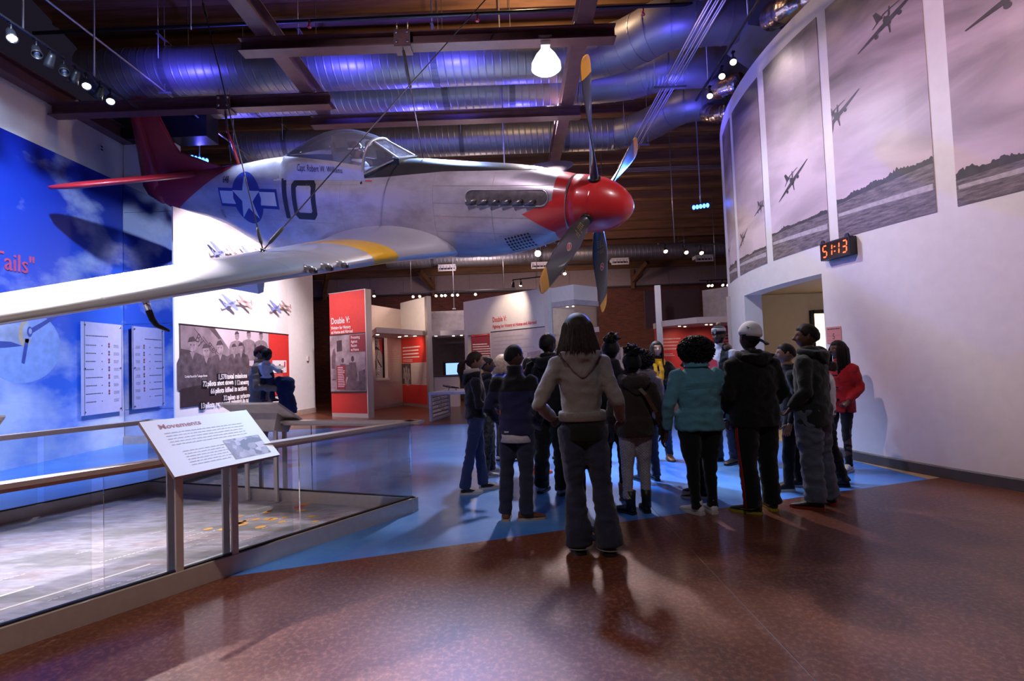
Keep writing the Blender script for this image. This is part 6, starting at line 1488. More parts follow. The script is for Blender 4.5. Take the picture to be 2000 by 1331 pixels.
SK = {'deep':((.045,.022,.015),(.075,.030,.026)), 'brown':((.11,.052,.033),(.16,.062,.05)), 'tan':((.30,.165,.115),(.36,.13,.11)), 'light':((.50,.32,.25),(.48,.18,.16))}
def skin(k): return mat('skin_'+k, SK[k][0], .5, 0, .06, 10, spec=.4), mat('lips_'+k, SK[k][1], .4)
M_hair = mat('hair_black', (.008,.0065,.007), .62, 0, .3, 30, spec=.22); M_hairb = mat('hair_dark_brown', (.022,.012,.009), .6, 0, .4, 40, spec=.3); M_hairbl = mat('hair_grey_blond', (.36,.26,.19), .5, 0, .3, 30)
M_eye = mat('eye_white', (.6,.57,.55), .3); M_iris = mat('eye_dark', (.02,.012,.008), .2)
def person(label, loc, rz, h, top, trousers, shoes, sk='deep', hair='buzz', hairm=None, head=None, w=1.0, fat=1.0, yaw=0.0, pitch=0.0, tiltz=0.0,
           arms=None, feet=None, hem=.50, jf=1.0, sleeve=1.0, hood=None, collar=.06, leg=(.092,.070,.062), lean=(0,0), boot=0.0, soles=None, tw=0.0, tint=None, topm=None, hands=True, fold=.011, tfold=.008, group=None, tmats=None, ttint=None, headtop=0.0, voxel=.0145, hoodm=None, bobw=.10, knees=(.02,.02), shoeh=.085, shoeL=None):
    HH = head or (.222 if h > 1.62 else .212)
    hb = h-headtop
    T = thing('person', label, 'person', (loc[0], loc[1], 0), rz, group)
    ms, ml = skin(sk); hairm = hairm or M_hair
    lx, ly = lean
    K = h/1.65; chin = hb-HH; shz = chin-.095*min(1, K*1.05); hipz = .525*hb; shx = .099*h*w
    off = lambda z: Vector((lx, ly, 0))*max(0, (z-hipz)/(shz-hipz))        # leaning upper body
    feet = feet or (((-.09,0),.12), ((.09,0),-.12))
    # ---- skin body
    body = MB()
    rb = [(hipz-.03*K,.125,.09),(hipz+.05*K,.13,.09),(.60*hb,.115,.08),(.70*hb,.13,.09),(shz-.06*K,.14,.09),(shz+.01*K,.12,.07),(shz+.045*K,.06,.055)]
    body.loft([ring(Vector((0,0,z))+off(z), rx*h/1.7*w, ry*h/1.7, 14) for z, rx, ry in rb])
    nb = Vector((0,-.01,shz+.0))+off(shz); nk = Vector((0,.012,chin+.03))+off(shz)
    body.tube([nb, nb.lerp(nk,.5), nk], [.066*h/1.7,.056*h/1.7,.056*h/1.7], 14)
    SHO = []; ARM = []
    dflt = [(( -.06,-.03,-.27),(-.05,.06,-.50)), ((.06,-.03,-.27),(.05,.06,-.50))]
    arms = arms or dflt
    for i, sx in enumerate((-1, 1)):
        S0 = Vector((sx*shx, -.005, shz-.015))+off(shz); E = S0+Vector(arms[i][0]); Wp = S0+Vector(arms[i][1]); SHO.append(S0); ARM.append((E, Wp))
        body.tube([S0, S0.lerp(E,.5), E, E.lerp(Wp,.5), Wp], [q*min(1,K*1.05) for q in (.050,.043,.037,.033,.024)], 10)
    LEG = []
    for i, sx in enumerate((-1, 1)):
        (fx, fy), fyaw = feet[i]; hp = Vector((sx*.052*h*w, 0, hipz-.01)); an = Vector((fx, fy-.03*min(1,K), .09*min(1,K*1.1))); kn = hp.lerp(an, .5)+Vector((0, knees[i], 0)); LEG.append((hp, kn, an, fyaw))
        body.tube([hp, hp.lerp(kn,.5), kn, kn.lerp(an,.4), an], [q*min(1,K*1.05) for q in (.070,.062,.048,.046,.034)], 10)
    me = fuse(body, .017, 3)
    bm = bmesh.new(); bm.from_mesh(me)
    hd = MB()
    HM = Matrix.Translation(Vector((0,.018,hb-HH/2))+off(shz)*1.1) @ Matrix.Rotation(yaw, 4, 'Z') @ Matrix.Rotation(pitch, 4, 'X') @ Matrix.Rotation(tiltz, 4, 'Y')
    head_into(hd, HM, HH)
    if hands:
        for i, sx in enumerate((-1, 1)):
            E, Wp = ARM[i]; a = arms[i]; d = (Wp-E).normalized(); nrm = Vector(a[2]) if len(a) > 2 else Vector((-sx, .1, 0)); cu = a[3] if len(a) > 3 else .45
            hand_into(hd, Wp-d*.005, d if len(a) < 5 else Vector(a[4]), nrm, sx, .165 if h > 1.6 else (.152 if h > 1 else .095), cu)
    me2 = bpy.data.meshes.new('h'); me2.from_pydata(hd.v, [], hd.f); me2.polygons.foreach_set('material_index', hd.m); me2.update()
    bm.from_mesh(me2); out = bpy.data.meshes.new('body'); bm.to_mesh(out); bm.free()
    idx = [p.material_index for p in out.polygons]
    o = put('body', out, [ms, ml, M_eye, M_iris, hairm if sk != 'light' else M_hairb], T); out.polygons.foreach_set('material_index', idx)
    # ---- jacket or top
    jk = MB(); hz = hem*hb; f = fat*h/1.7; s_ = shz
    R_ = [(hz,.172*jf,.125*jf),(hz+.10*h,.170*jf,.125*jf),(.60*hb,.160,.118),(.69*hb,.172,.125),(s_-.10*K,.170,.122),(s_-.035*K,.152,.104),(s_+.015*K,.108,.086),(s_+.05*K,.085,.075),(s_+(.05+collar*.5)*K,.076,.074),(s_+(.05+collar)*K,.074,.075)]
    R_ = [r for i, r in enumerate(R_) if i == 0 or r[0] > hz+.02]
    R_.sort()
    jk.loft([ring(Vector((0,-.005 if z < s_ else .0,z))+off(z), rx*f*w, ry*f, 20) for z, rx, ry in R_])
    for i, sx in enumerate((-1, 1)):
        E, Wp = ARM[i]; S0 = SHO[i]; c = sleeve*f
        we = Wp+(E-Wp).normalized()*.015
        S1 = S0+Vector((-sx*.035,0,.005))
        jk.tube([S1, S0+Vector((sx*.01,0,-.01)), S0.lerp(E,.45), E, E.lerp(we,.5), we], [.062*c,.067*c,.061*c,.055*c,.050*c,.041*c], 12)
        jk.sphere(E, .055*c, 10, 8)
    if hood and hood[0]:
        kind, sz, drop = hood
        ctr = Vector((0,.0,s_+.045))+off(s_)
        A = []; r = []
        for a in np.linspace(-2.25, 2.25, 15):
            A.append(ctr+Vector((math.sin(a)*.105*f, -math.cos(a)*.105*f-.01, -.02*math.cos(a)+.015*abs(a)/2))); r.append(sz*(.55+.45*math.cos(a*.62)))
        hk = MB(); hk.tube(A, [q*.85 for q in r], 12)
        if drop: hk.loft([ring(ctr+Vector((0,-.095*f-.038*t*(1-.3*t),.02-drop*t)), .140*f*(1-t)**.7+.014, .040*(1-.3*t), 12) for t in (0,.2,.45,.7,.9,1.0)])
        put('hood', fuse(hk, .011, 3, .004, 2), hoodm or top, T)
    me = fuse(jk, voxel, 4, fold, loc[0]*7+loc[1]*3)
    put('jacket', me, [top]+([topm] if topm else []), T, tint=tint)
    # ---- trousers
    tr = MB(); pz = hipz
    tr.loft([ring((0,0,z), rx*f*w, ry*f, 16) for z, rx, ry in ((pz-.085*K,.100,.085),(pz-.05*K,.150,.110),(pz+.01*K,.165,.118),(pz+.07*K,.155,.110),(pz+.12*K,.145,.100))])
    for i, sx in enumerate((-1, 1)):
        hp, kn, an, fyaw = LEG[i]; a, b, c = [q*h/1.7 for q in leg]
        a2 = Vector((an.x, an.y, .055*min(1,K*1.1)+boot*.5)); 
        sh = (kn-a2)
        tr.tube([hp+Vector((sx*.012,0,.03)), hp.lerp(kn,.35), hp.lerp(kn,.7), kn, kn.lerp(a2,.35), kn.lerp(a2,.7), kn.lerp(a2,.93), a2], [a*1.02*fat, a*fat, (a*.5+b*.5)*fat, b, (b*.65+c*.35)*.98, c*.97, c, c], 14)
    me = fuse(tr, voxel, 3, tfold, loc[0]*5+1, 16.0)
    put('trousers', me, tmats or [trousers], T, tint=ttint)
    # ---- shoes
    L_ = shoeL or (.275 if h > 1.6 else .255)
    for i in range(2):
        hp, kn, an, fyaw = LEG[i]; u, so = shoe_into(fyaw, (an.x, an.y+.03, 0), L_, shoeh, boot)
        for q in (u,): q.v = [tuple(p) for p in q.v]
        s = obj('shoe', u, shoes, T); obj('sole', so, soles or M_black, s)
    # ---- hair
    def hadd(mb, name='hair', m=None):
        mb.xf(HM); return obj(name, mb, m or hairm, T)
    if hair == 'buzz': hadd(scalp(HH, .022, .26, .02, -.20))
    elif hair == 'short': hadd(scalp(HH, .05, .25, .02, -.22, .02))
    elif hair == 'bob': hadd(drape(HH, .60, 1.05, bobw, bobw*1.1, 620, 3, .10))
    elif hair == 'long': hadd(drape(HH, 1.25, .78, .055, .02, 300, 5, .06, .1))
    elif hair == 'pony':
        mb = scalp(HH, .045, .24, -.02, -.26, .006)
        tail = [(0,-.48,.05),(0,-.66,.0),(0,-.78,-.20),(0,-.82,-.48),(0,-.76,-.76),(.02,-.70,-.98)]
        mb.tube([Vector(p)*HH for p in tail], [.06*HH,.14*HH,.19*HH,.18*HH,.12*HH,.015*HH], 14); rn = random.Random(1)
        for q in range(60):
            a = rn.uniform(0,2*PI); mb.tube([(Vector(p)+Vector((math.cos(a)*.1*min(1,i*.6),math.sin(a)*.09*min(1,i*.6),-.02*i)))*HH for i, p in enumerate(tail)], [.003,.004,.005,.005,.004,.001], 3, 0, False)
        hadd(mb); mb = MB(); mb.lathe([(.05*HH,0),(.06*HH,.008),(.06*HH,.02),(.05*HH,.028)], (0,-.50*HH,.05*HH), (0,-1,-.4), 12, 0, False); hadd(mb, 'hair_tie', M_black)
    elif hair in ('afro', 'puff'):
        mb = MB(); rn = random.Random(int(loc[0]*31)); big = 1.0 if hair == 'afro' else .82
        rx, ry, rz2 = .72*big, .66*big, .60*big; c = Vector((0,-.12,.0 if hair == 'afro' else .14))
        V = []; n, m = 40, 26
        for q in range(900 if hair == 'afro' else 450):
            z = rn.uniform(-1,1); a = rn.uniform(0,2*PI); s = math.sqrt(1-z*z); d = Vector((s*math.cos(a), s*math.sin(a), z))
            p = c+Vector((d.x*rx, d.y*ry, d.z*rz2))*(1+.07*mnoise.noise(d*3))
            if p.y > .18 and p.z < .26: continue
            if p.z < -.42 and hair == 'puff': continue
            pts = [(p*.86+c*.14)*HH]
            for u in range(1, 5): pts.append((p*(.86+.045*u)+c*(.14-.045*u)+Vector((math.cos(u*1.7+a),math.sin(u*1.7+a),math.cos(u*2+q)))*.032)*HH)
            mb.tube(pts, [.011,.013,.013,.012,.005], 5, 0, True)
        base = MB(); base.sphere(c*HH, (rx*.93*HH, ry*.90*HH, rz2*.93*HH), 30, 20)
        base.v = [tuple(Vector(p)*(1+.04*mnoise.noise(Vector(p)*30))) if Vector(p).y < .20*HH else tuple(Vector((Vector(p).x, .20*HH if Vector(p).z < .28*HH else Vector(p).y, Vector(p).z))) for p in base.v]
        mb.add(base.v, base.f, 0, True); hadd(mb)
    elif hair == 'updo':
        mb = scalp(HH, .06, .24, .0, -.24, .03); rn = random.Random(int(loc[1]*17))
        for q in range(70):
            a = rn.uniform(0,2*PI); p = Vector((math.cos(a)*.22*rn.random(), -.18+math.sin(a)*.22*rn.random(), .50+rn.uniform(-.06,.14)))
            pts = [p*HH]
            for u in range(5): pts.append(pts[-1]+Vector((rn.uniform(-1,1),rn.uniform(-1,1),rn.uniform(-.6,.9)))*.10*HH)
            mb.tube(pts, [.022,.024,.022,.018,.012,.004], 5)
        mb.sphere(Vector((0,-.20,.46))*HH, (.30*HH,.30*HH,.20*HH), 14, 10); hadd(mb)
    elif hair == 'braids':
        mb = scalp(HH, .05, .26, .08, -.2, .01); rn = random.Random(2)
        for q in range(64):
            th = rn.uniform(.85, 2*PI-.85); s0 = head_pt(th, .9)+Vector((0,0,.03)); s1 = head_pt(th, 1.5); nn = Vector((s1.x, s1.y, 0)).normalized(); L_b = rn.uniform(1.6,2.1)
            pts = [s0*HH, (s1+nn*.07)*HH]+[(s1+nn*(.09+.02*mnoise.noise((q,u,0)))+Vector((0,0,-L_b*u)))*HH for u in (.2,.4,.6,.8,1.0)]
            mb.tube(pts, [.008,.010,.010,.010,.009,.008,.003], 6)
        hadd(mb)
    T['_'] = 0; del T['_']
    return dict(T=T, HM=HM, HH=HH, shz=shz, hipz=hipz, arm=ARM, off=off, h=h, f=f, hadd=hadd, leg=LEG, hz=hz, w=w)
def cloth(name, col, **k): k.setdefault('rough', .9); k.setdefault('bump', .25); k.setdefault('bscale', 240); k.setdefault('crease', .32); return mat(name, col, sheen=.2, spec=.2, **k)
def cap(P, m, bm_, yaw=0.0, logo=None, name='cap'):
    H = P['HH']; mb = scalp(H, .065, .12, .06, -.02); c = P['hadd'](mb, name, m)
    mb = MB(); R = Matrix.Rotation(yaw, 4, 'Z'); rows = []
    for t in (0,.5,1.0):
        rows.append([R @ (Vector((math.sin(a)*(.34+.02*t), math.cos(a)*(.36 if t == 0 else .36+.34*t*math.cos(a*.9)), .15-.06*t-.05*abs(math.sin(a))*t))*H) for a in np.linspace(-1.05,1.05,13)])
    low = [[p+Vector((0,0,-.02*H)) for p in r] for r in rows]
    mb.loft(rows, 0, False, True, False); mb.loft(low, 0, False, True, False); mb.loft([rows[-1], low[-1]], 0, False, True, False)
    mb.xf(P['HM']); b = obj('brim', mb, bm_, c)
    mb = MB(); mb.sphere(P['HM'] @ Vector((0,-.03*H,.575*H)), .035*H, 8, 6); obj('button', mb, bm_, c)
    return c

M_nv = cloth('navy_black_shell', (.016,.016,.024)); M_nf = cloth('navy_fleece', (.022,.024,.085), bump=.5); M_bk = cloth('black_cloth', (.010,.010,.012)); M_bk2 = cloth('charcoal_green_hoodie', (.024,.029,.029)); M_gy = cloth('grey_cotton_jacket', (.24,.215,.21), bump=.15)
M_jn = cloth('dark_denim', (.026,.030,.062)); M_jb = cloth('blue_denim', (.030,.045,.135)); M_jl = cloth('faded_denim', (.13,.15,.21)); M_tl = cloth('teal_fleece', (.13,.36,.44), bump=.5); M_br = cloth('brown_plush', (.050,.034,.027), bump=.8, bscale=120)
M_camo = cloth('camouflage', (.045,.050,.045), var=.9, scale=26); M_be = cloth('beige_jacket', (.36,.26,.19)); M_rd = cloth('red_wool', (.40,.014,.020), bump=.4); M_lg = cloth('lilac_grey_sweat', (.55,.52,.60)); M_wh = cloth('white_cotton', (.74,.72,.74)); M_gv = cloth('grey_violet_hoodie', (.12,.10,.13)); M_bl = cloth('bright_blue_shirt', (.10,.16,.62)); M_ye = cloth('yellow_scarf_knit', (.72,.40,.015), bump=.5, bscale=150)
M_shw = mat('shoe_white', (.80,.77,.77), .5); M_shb = mat('shoe_black', (.015,.015,.017), .45); M_sht = mat('shoe_tan', (.22,.10,.05), .5); M_shg = mat('shoe_grey', (.30,.31,.36), .5, var=.5, scale=30); M_sho = mat('shoe_orange', (.75,.13,.02), .5); M_boot = mat('tan_suede', (.12,.085,.07), .8); M_solew = mat('sole_white', (.62,.58,.58), .5)
def quilt():
    m, nt, b = new_mat('quilted_pale_grey'); L = nt.links.new; tc = nd(nt, 'ShaderNodeTexCoord'); mp = nd(nt, 'ShaderNodeMapping'); mp.inputs['Rotation'].default_value = (0,.78,0); L(tc.outputs['Object'], mp.inputs[0])
    ck = nd(nt, 'ShaderNodeTexVoronoi'); ck.inputs['Scale'].default_value = 55; ck.inputs['Randomness'].default_value = .25; L(mp.outputs[0], ck.inputs[0]); cr = nd(nt, 'ShaderNodeValToRGB'); cr.color_ramp.elements[0].color = (.56,.52,.55,1); cr.color_ramp.elements[1].color = (.30,.27,.30,1); L(ck.outputs[0], cr.inputs[0]); L(cr.outputs[0], b.inputs['Base Color'])
    bp = nd(nt, 'ShaderNodeBump'); bp.invert = True; bp.inputs['Strength'].default_value = .7; bp.inputs['Distance'].default_value = .01; L(ck.outputs[0], bp.inputs['Height']); L(bp.outputs[0], b.inputs['Normal']); b.inputs['Roughness'].default_value = .9; return m
M_quilt = quilt()
PKT = [((-.09,-.06,-.25),(-.02,.13,-.40),(0,-1,0),.9), ((.09,-.06,-.25),(.02,.13,-.40),(0,-1,0),.9)]     # hands in jacket pockets

# woman in the grey hooded jacket, nearest
P = person('tall person in grey hooded jacket and flared jeans, nearest the camera', (.50,3.94), 0.03, 1.73, M_gy, M_jn, M_shb, 'brown', 'bob', M_hairb, w=.90, bobw=.17, arms=[((-.17,-.08,-.29),(-.05,.10,-.43),(0,-1,0),.9),((.10,-.08,-.30),(.16,.10,-.45),(0,-1,0),.9)],
    feet=(((-.065,.02),.15),((.155,-.04),-.2)), hem=.575, jf=.98, hood=('h',.060,.20), leg=(.094,.070,.098), fold=.009, lean=(-.005,.0), yaw=-.1, shoeh=.10, soles=M_shb)
mb = MB(); T = P['T']; mb.loft([ring((0,-.005,z),rx,ry,24) for z, rx, ry in ((.965,.170,.125),(.972,.176,.131),(1.025,.176,.131),(1.035,.170,.125))]); obj('ribbed_hem', mb, cloth('grey_rib', (.21,.19,.185), scale=90), T)
mb = MB(); mb.loft([ring((.01,-.005,z),rx,ry,24) for z, rx, ry in ((.80,.10,.09),(.835,.160,.118),(.90,.165,.121),(.985,.160,.118))]); obj('black_shirt_tail', mb, M_bk, T)
mb = MB()
for i in (0,1):
    an = P['leg'][i][2]; mb.loft([ring((an.x,an.y,z),.103,.103,18) for z in (.052,.058)], 0, False)
obj('frayed_hem', mb, cloth('pale_hem',(.30,.30,.36)), T)
# boy in navy fleece
P = person('boy in navy and black fleece with a white shirt hem showing, seen from behind', (.01,4.80), -.30, 1.57, M_nf, M_jn, mat('boat_shoe_brown',(.17,.062,.025),.5), 'brown', 'buzz', yaw=-.65, arms=[((-.09,-.05,-.25),(-.02,.14,-.42),(0,-1,0),.8),((.09,-.05,-.25),(.02,.14,-.42),(0,-1,0),.8)],
    feet=(((-.12,-.02),.25),((.07,.0),-1.15)), hem=.485, leg=(.088,.072,.070), topm=M_bk, tint=lambda c: 1 if c.z > 1.155 or (c.z < 1.0 and abs(c.x) > .2) else 0, soles=mat('sole_cream',(.45,.36,.27),.6), collar=.075)
mb = MB(); mb.loft([ring((0,0,z),rx,ry,24) for z, rx, ry in ((.695,.150,.112),(.70,.156,.118),(.80,.150,.112))]); o = obj('shirt_hem', mb, cloth('white_striped_shirt',(.55,.53,.58),scale=120), P['T'])
# girl with ponytail
P = person('girl with ponytail in dark jacket and jeans, in profile at the left of the group', (-.43,5.86), -1.40, 1.54, M_nv, M_jb, M_shw, 'tan', 'pony', M_hairb, arms=[((-.06,.02,-.25),(.05,.22,-.27),(.3,0,-1),.6),((.06,.02,-.25),(-.03,.24,-.26),(-.3,0,-1),.6)],
    feet=(((-.11,.10),.1),((.06,-.13),-.05)), hem=.525, jf=1.04, leg=(.084,.064,.070), hood=('h',.05,.13), soles=M_solew, knees=(.0,.0))
mb = MB(); c = Vector((0,.0,P['shz']+.085)); A = [c+Vector((math.sin(a)*.085,-math.cos(a)*.085-.01,.012*abs(a)-.01)) for a in np.linspace(-2.2,2.2,15)]; mb.tube(A, [.036*(.6+.4*math.cos(a*.6)) for a in np.linspace(-2.2,2.2,15)], 10); obj('hood_lining', mb, cloth('pale_lilac_fleece',(.44,.38,.42)), P['T'])
def shoe_marks(P, m):
    for i in range(2):
        hp, kn, an, fy = P['leg'][i]; mb = MB(); R = Matrix.Translation((an.x,an.y+.03,0)) @ Matrix.Rotation(fy,4,'Z')
        for sx in (-1,1): mb.add([R @ Vector((sx*x,y,z)) for x,y,z in ((.0385,-.07,.03),(.044,.05,.03),(.046,.09,.045),(.041,.03,.062),(.037,-.07,.055))], [(0,1,2,3,4)])
        mb.box((0,0,0),(0,0,0)) if False else None
        obj('shoe_flash', mb, m, P['T'])
shoe_marks(P, M_shb)
# boy in camouflage trousers
P = person('boy in dark hoodie and camouflage trousers, in profile behind the ponytailed girl', (-.34,6.68), -1.35, 1.49, M_nv, M_camo, M_shg, 'brown', 'buzz', feet=(((-.10,.06),.0),((.08,-.06),-.1)), hem=.50, hood=('h',.05,.10), leg=(.092,.080,.078), arms=[((-.06,.0,-.24),(.02,.17,-.34)),((.06,.0,-.24),(-.02,.19,-.33))], soles=M_solew, tfold=.011)
mb = MB(); mb.box((.16,.17,.80),(.06,.10,.05)); obj('orange_cuff', mb, M_sho, P['T'])
# tall boy in black hoodie with a red collar
P = person('tall boy in black hoodie with red collar, back turned, left of the grey jacket', (.38,5.68), -.55, 1.70, M_bk, M_bk, M_shg, 'deep', 'short', yaw=-.25, w=1.08, fat=1.1, arms=PKT, feet=(((-.14,.02),.15),((.13,.0),-.35)), hem=.47, hood=('h',.055,.12), leg=(.105,.088,.085), tfold=.012, soles=M_shb)
mb = MB(); z = P['shz']; mb.lathe([(.062,.06),(.070,.065),(.070,.095),(.062,.10)], (0,-.0,z), (0,.1,1), 18, 0, False); obj('red_collar', mb, mat('red_cotton',(.45,.02,.03),.8), P['T'])
# behind them
person('person with greying blond hair and bright blue shirt, mostly hidden behind the boys', (-.17,7.6), -1.0, 1.51, M_bl, M_jn, M_shw, 'light', 'bob', M_hairbl, hem=.50)
person('child in black with bright orange sneakers behind the fleece boy', (.20,6.72), -.5, 1.46, M_bk, M_bk, M_sho, 'deep', 'short', hem=.48, feet=(((-.10,.05),.9),((.10,-.02),-.8)), soles=M_sho, hood=('h',.055,.1))
person('person in dark clothes facing this way, glimpsed left of the bobbed hair', (.72,7.7), 2.6, 1.62, M_bk, M_bk, M_shb, 'tan', 'short', hem=.48, arms=[((-.07,.03,-.25),(.02,.2,-.1)),((.07,-.02,-.26),(.03,.1,-.45))])
person('small child in dark clothes hidden behind the grey jacketed person', (.70,5.22), .1, 1.45, M_bk, M_bk, M_shb, 'deep', 'buzz', hem=.48)
# girl in brown plush jacket
P = person('girl in brown plush jacket, pale quilted trousers and black boots', (1.10,4.87), .06, 1.46, M_br, M_quilt, M_shb, 'deep', 'updo', arms=[((-.09,-.04,-.24),(-.05,.10,-.42)),((.09,-.04,-.24),(.11,.02,-.47))], feet=(((-.10,.0),.55),((.075,.03),-.1)), hem=.475, jf=1.06, fat=1.1, hood=('h',.075,.15), leg=(.082,.066,.058), boot=.16, tfold=.004)
mb = MB(); q = [(-.10,.05,1.24),(-.04,-.10,1.21),(.06,-.165,1.08),(.15,-.165,.92),(.20,-.08,.80)]; 
mb.loft([[Vector(p)+Vector(v) for v in ((-.014,-.004,-.008),(.014,-.004,.008),(.014,.004,.008),(-.014,.004,-.008))] for p in q], 0, True, False); obj('shoulder_strap', mb, mat('brown_leather',(.12,.05,.03),.5), P['T'])
P = person('girl in navy jacket and tan boots, black hair held by a headband', (1.00,5.36), -.15, 1.60, M_nv, M_bk, M_boot, 'deep', 'updo', hem=.47, fat=1.05, boot=.12, feet=(((-.10,.0),.3),((.07,.0),-.3)), leg=(.082,.060,.052), soles=M_boot)
H = P['HH']; mb = MB(); mb.tube([Vector((math.sin(a)*.42, -.03, math.cos(a)*.46+.06))*H for a in np.linspace(-1.7,1.7,20)], .028*H, 6); P['hadd'](mb, 'headband', mat('silver_band',(.4,.4,.45),.3,.7))
person('child in grey violet hoodie with a black hair puff, behind the plush jacket', (1.50,6.1), .2, 1.47, M_gv, M_jn, M_shb, 'deep', 'puff', hem=.48, hood=('h',.065,.14))
# guide with the yellow scarf
P = person('woman with long dark hair and yellow scarf, facing the group', (1.99,7.28), 2.85, 1.62, M_bk, M_jn, M_sht, 'light', 'long', M_hairb, yaw=.25, pitch=.08, w=.92, arms=[((-.10,.05,-.24),(.10,.17,-.22),(0,-.6,.6),.5),((.11,.07,-.22),(.075,.20,-.03),(-.3,-.8,.4),.7,(-.25,-.1,.9))],
    feet=(((-.10,.0),.25),((.13,.05),-.35)), hem=.56, leg=(.082,.062,.060), soles=mat('sole_brown',(.10,.05,.03),.6))
T = P['T']; z = P['shz']; mb = MB()
for rr, zz, r in ((.075,.070,.024),(.082,.045,.027),(.088,.015,.024)): mb.tube([(math.sin(a)*rr, math.cos(a)*rr*.95+.01, z+zz+.012*math.cos(a*2)-.035*max(0,math.cos(a))) for a in np.linspace(0,2*PI,22)], r, 8)
mb.tube([(-.04,.10,z+.02),(-.06,.135,z-.10),(-.05,.15,z-.22),(-.03,.15,z-.36)], [.022,.032,.032,.025], 10); mb.tube([(.03,.10,z+.0),(.02,.14,z-.10),(.01,.15,z-.24),(.0,.15,z-.44)], [.022,.028,.026,.015], 10)
put('scarf', fuse(mb, .010, 2, .005, 3), M_ye, T)
mb = MB(); mb.loft([ring((0,.045,q),.085,.085,14) for q in (P['hz']-.04,z-.3,z-.1)]); obj('shirt_front', mb, cloth('slate_shirt',(.16,.16,.24)), T)
# person in teal fleece
P = person('person with big curly hair in teal fleece and black leggings', (1.66,4.78), .04, 1.60, M_tl, M_bk, M_shw, 'brown', 'afro', w=1.10, fat=1.14, arms=[((-.12,-.05,-.26),(-.12,.03,-.50),(1,0,0),.4),((.17,-.03,-.27),(.13,.07,-.44),(-1,0,0),.8)], feet=(((-.075,.0),.5),((.075,.02),.05)), hem=.475, jf=1.08, collar=.085, leg=(.096,.068,.050), soles=M_solew, headtop=.035)
mb = MB(); T = P['T']; z = P['shz']; mb.loft([ring((0,-.005,zz),rx,ry,22) for zz, rx, ry in ((z+.055,.115,.098),(z+.10,.095,.090),(z+.098,.088,.083),(z+.05,.100,.085))], 0, False); put('turned_collar', fuse(mb, .010, 3), M_tl, T) if False else obj('turned_collar', mb, M_tl, T)
mb = MB(); mb.loft([[Vector((x,-.175+abs(x)*.12,zz)) for x in np.linspace(-.17,.17,8)] for zz in (1.165,1.169)], 0, False, False, False); obj('yoke_seam', mb, cloth('teal_seam',(.08,.25,.31)), T)
person('child in black with dark sneakers hidden behind the teal fleece', (1.83,5.36), 1.2, 1.44, M_bk, M_bk, M_shb, 'deep', 'buzz', hem=.48, soles=M_solew)
# man with bobble hat
P = person('bearded man in black and white bobble hat with red print sweatshirt', (2.74,6.95), 2.0, 1.76, M_lg, M_jn, M_shb, 'brown', 'none', yaw=.35, w=1.05, arms=[((-.08,-.02,-.28),(-.05,.12,-.48)),((.08,-.02,-.28),(.05,.12,-.48))], feet=(((-.12,.0),.2),((.12,.04),-.2)), hem=.47, leg=(.095,.075,.068), topm=cloth('dark_vest',(.03,.027,.03)), tint=lambda c: 1 if abs(c.x) < .185 and (abs(c.x) > .075 or c.y < 0) and c.z > .86 else 0)
H = P['HH']; mb = MB(); mb.loft([[Vector((math.sin(a)*r, math.cos(a)*r*1.18-.03, zz))*H for a in np.linspace(0,2*PI,25)[:-1]] for zz, r in ((.13,.375),(.14,.40),(.30,.405),(.305,.395))], 0, False); ht = P['hadd'](mb, 'bobble_hat', M_bk)
mb = MB(); mb.loft([[Vector((math.sin(a)*r, math.cos(a)*r*1.18-.03, zz))*H for a in np.linspace(0,2*PI,25)[:-1]] for zz, r in ((.295,.398),(.31,.402),(.43,.385),(.47,.37))], 0, False); mb.xf(P['HM']); obj('white_band', mb, M_wh, ht)
mb = MB(); mb.loft([[Vector((math.sin(a)*r, math.cos(a)*r*1.18-.03, zz))*H for a in np.linspace(0,2*PI,25)[:-1]] for zz, r in ((.465,.37),(.56,.30),(.62,.18),(.64,.02))], 0, False); mb.xf(P['HM']); obj('crown', mb, M_bk, ht)
mb = MB(); me_ = text('LAKERS', .13, .95, 'CENTER', weight=.004); mb.mesh(bisected(me_, (.03,0)), lambda p: Vector((math.sin(.25-p.x/.40)*.405, math.cos(.25-p.x/.40)*.405*1.18-.03, .335+p.y))*H); 
mb.v = [tuple(P['HM'] @ Vector(v)) for v in mb.v]; obj('hat_lettering', mb, M_blacktext, ht)
mb = MB(); mb.add([Vector((math.sin(a)*.412, math.cos(a)*.412*1.18-.03, zz))*H for a, zz in [(.05+.16*math.cos(t), .215+.075*math.sin(t)) for t in np.linspace(0,2*PI,16)[:-1]]], [tuple(range(15))], 0)
mb.add([Vector((math.sin(a)*.416, math.cos(a)*.416*1.18-.03, zz))*H for a, zz in [(.03+.07*math.cos(t), .205+.05*math.sin(t)) for t in np.linspace(0,2*PI,14)[:-1]]], [tuple(range(13))], 1); mb.xf(P['HM']); obj('hat_badge', mb, [mat('badge_lilac',(.35,.32,.55),.5), mat('badge_gold',(.75,.42,.06),.5)], ht)
mb = MB(); rn = random.Random(3)
for q in range(120):
    d = Vector((rn.gauss(0,1),rn.gauss(0,1),rn.gauss(0,1))).normalized(); mb.tube([Vector((0,-.03,.72))*H+d*.01, Vector((0,-.03,.72))*H+d*.13*H], [.007,.006], 4)
mb.xf(P['HM']); obj('bobble', mb, cloth('bobble_wool',(.40,.30,.18)), ht)
mb = MB(); V = []
for i in range(9):
    for k in range(17):
        p = head_pt(-1.35+2.7*k/16, 1.72+1.05*i/8); V.append((p*1.02+Vector((0,.012,-.01)))*H)
fs = [(i*17+k,(i+1)*17+k,(i+1)*17+k+1,i*17+k+1) for i in range(8) for k in range(16) if not (i < 5 and abs(k-7.5) < 3.2) and not (i < 3 and abs(k-7.5) < 5)]
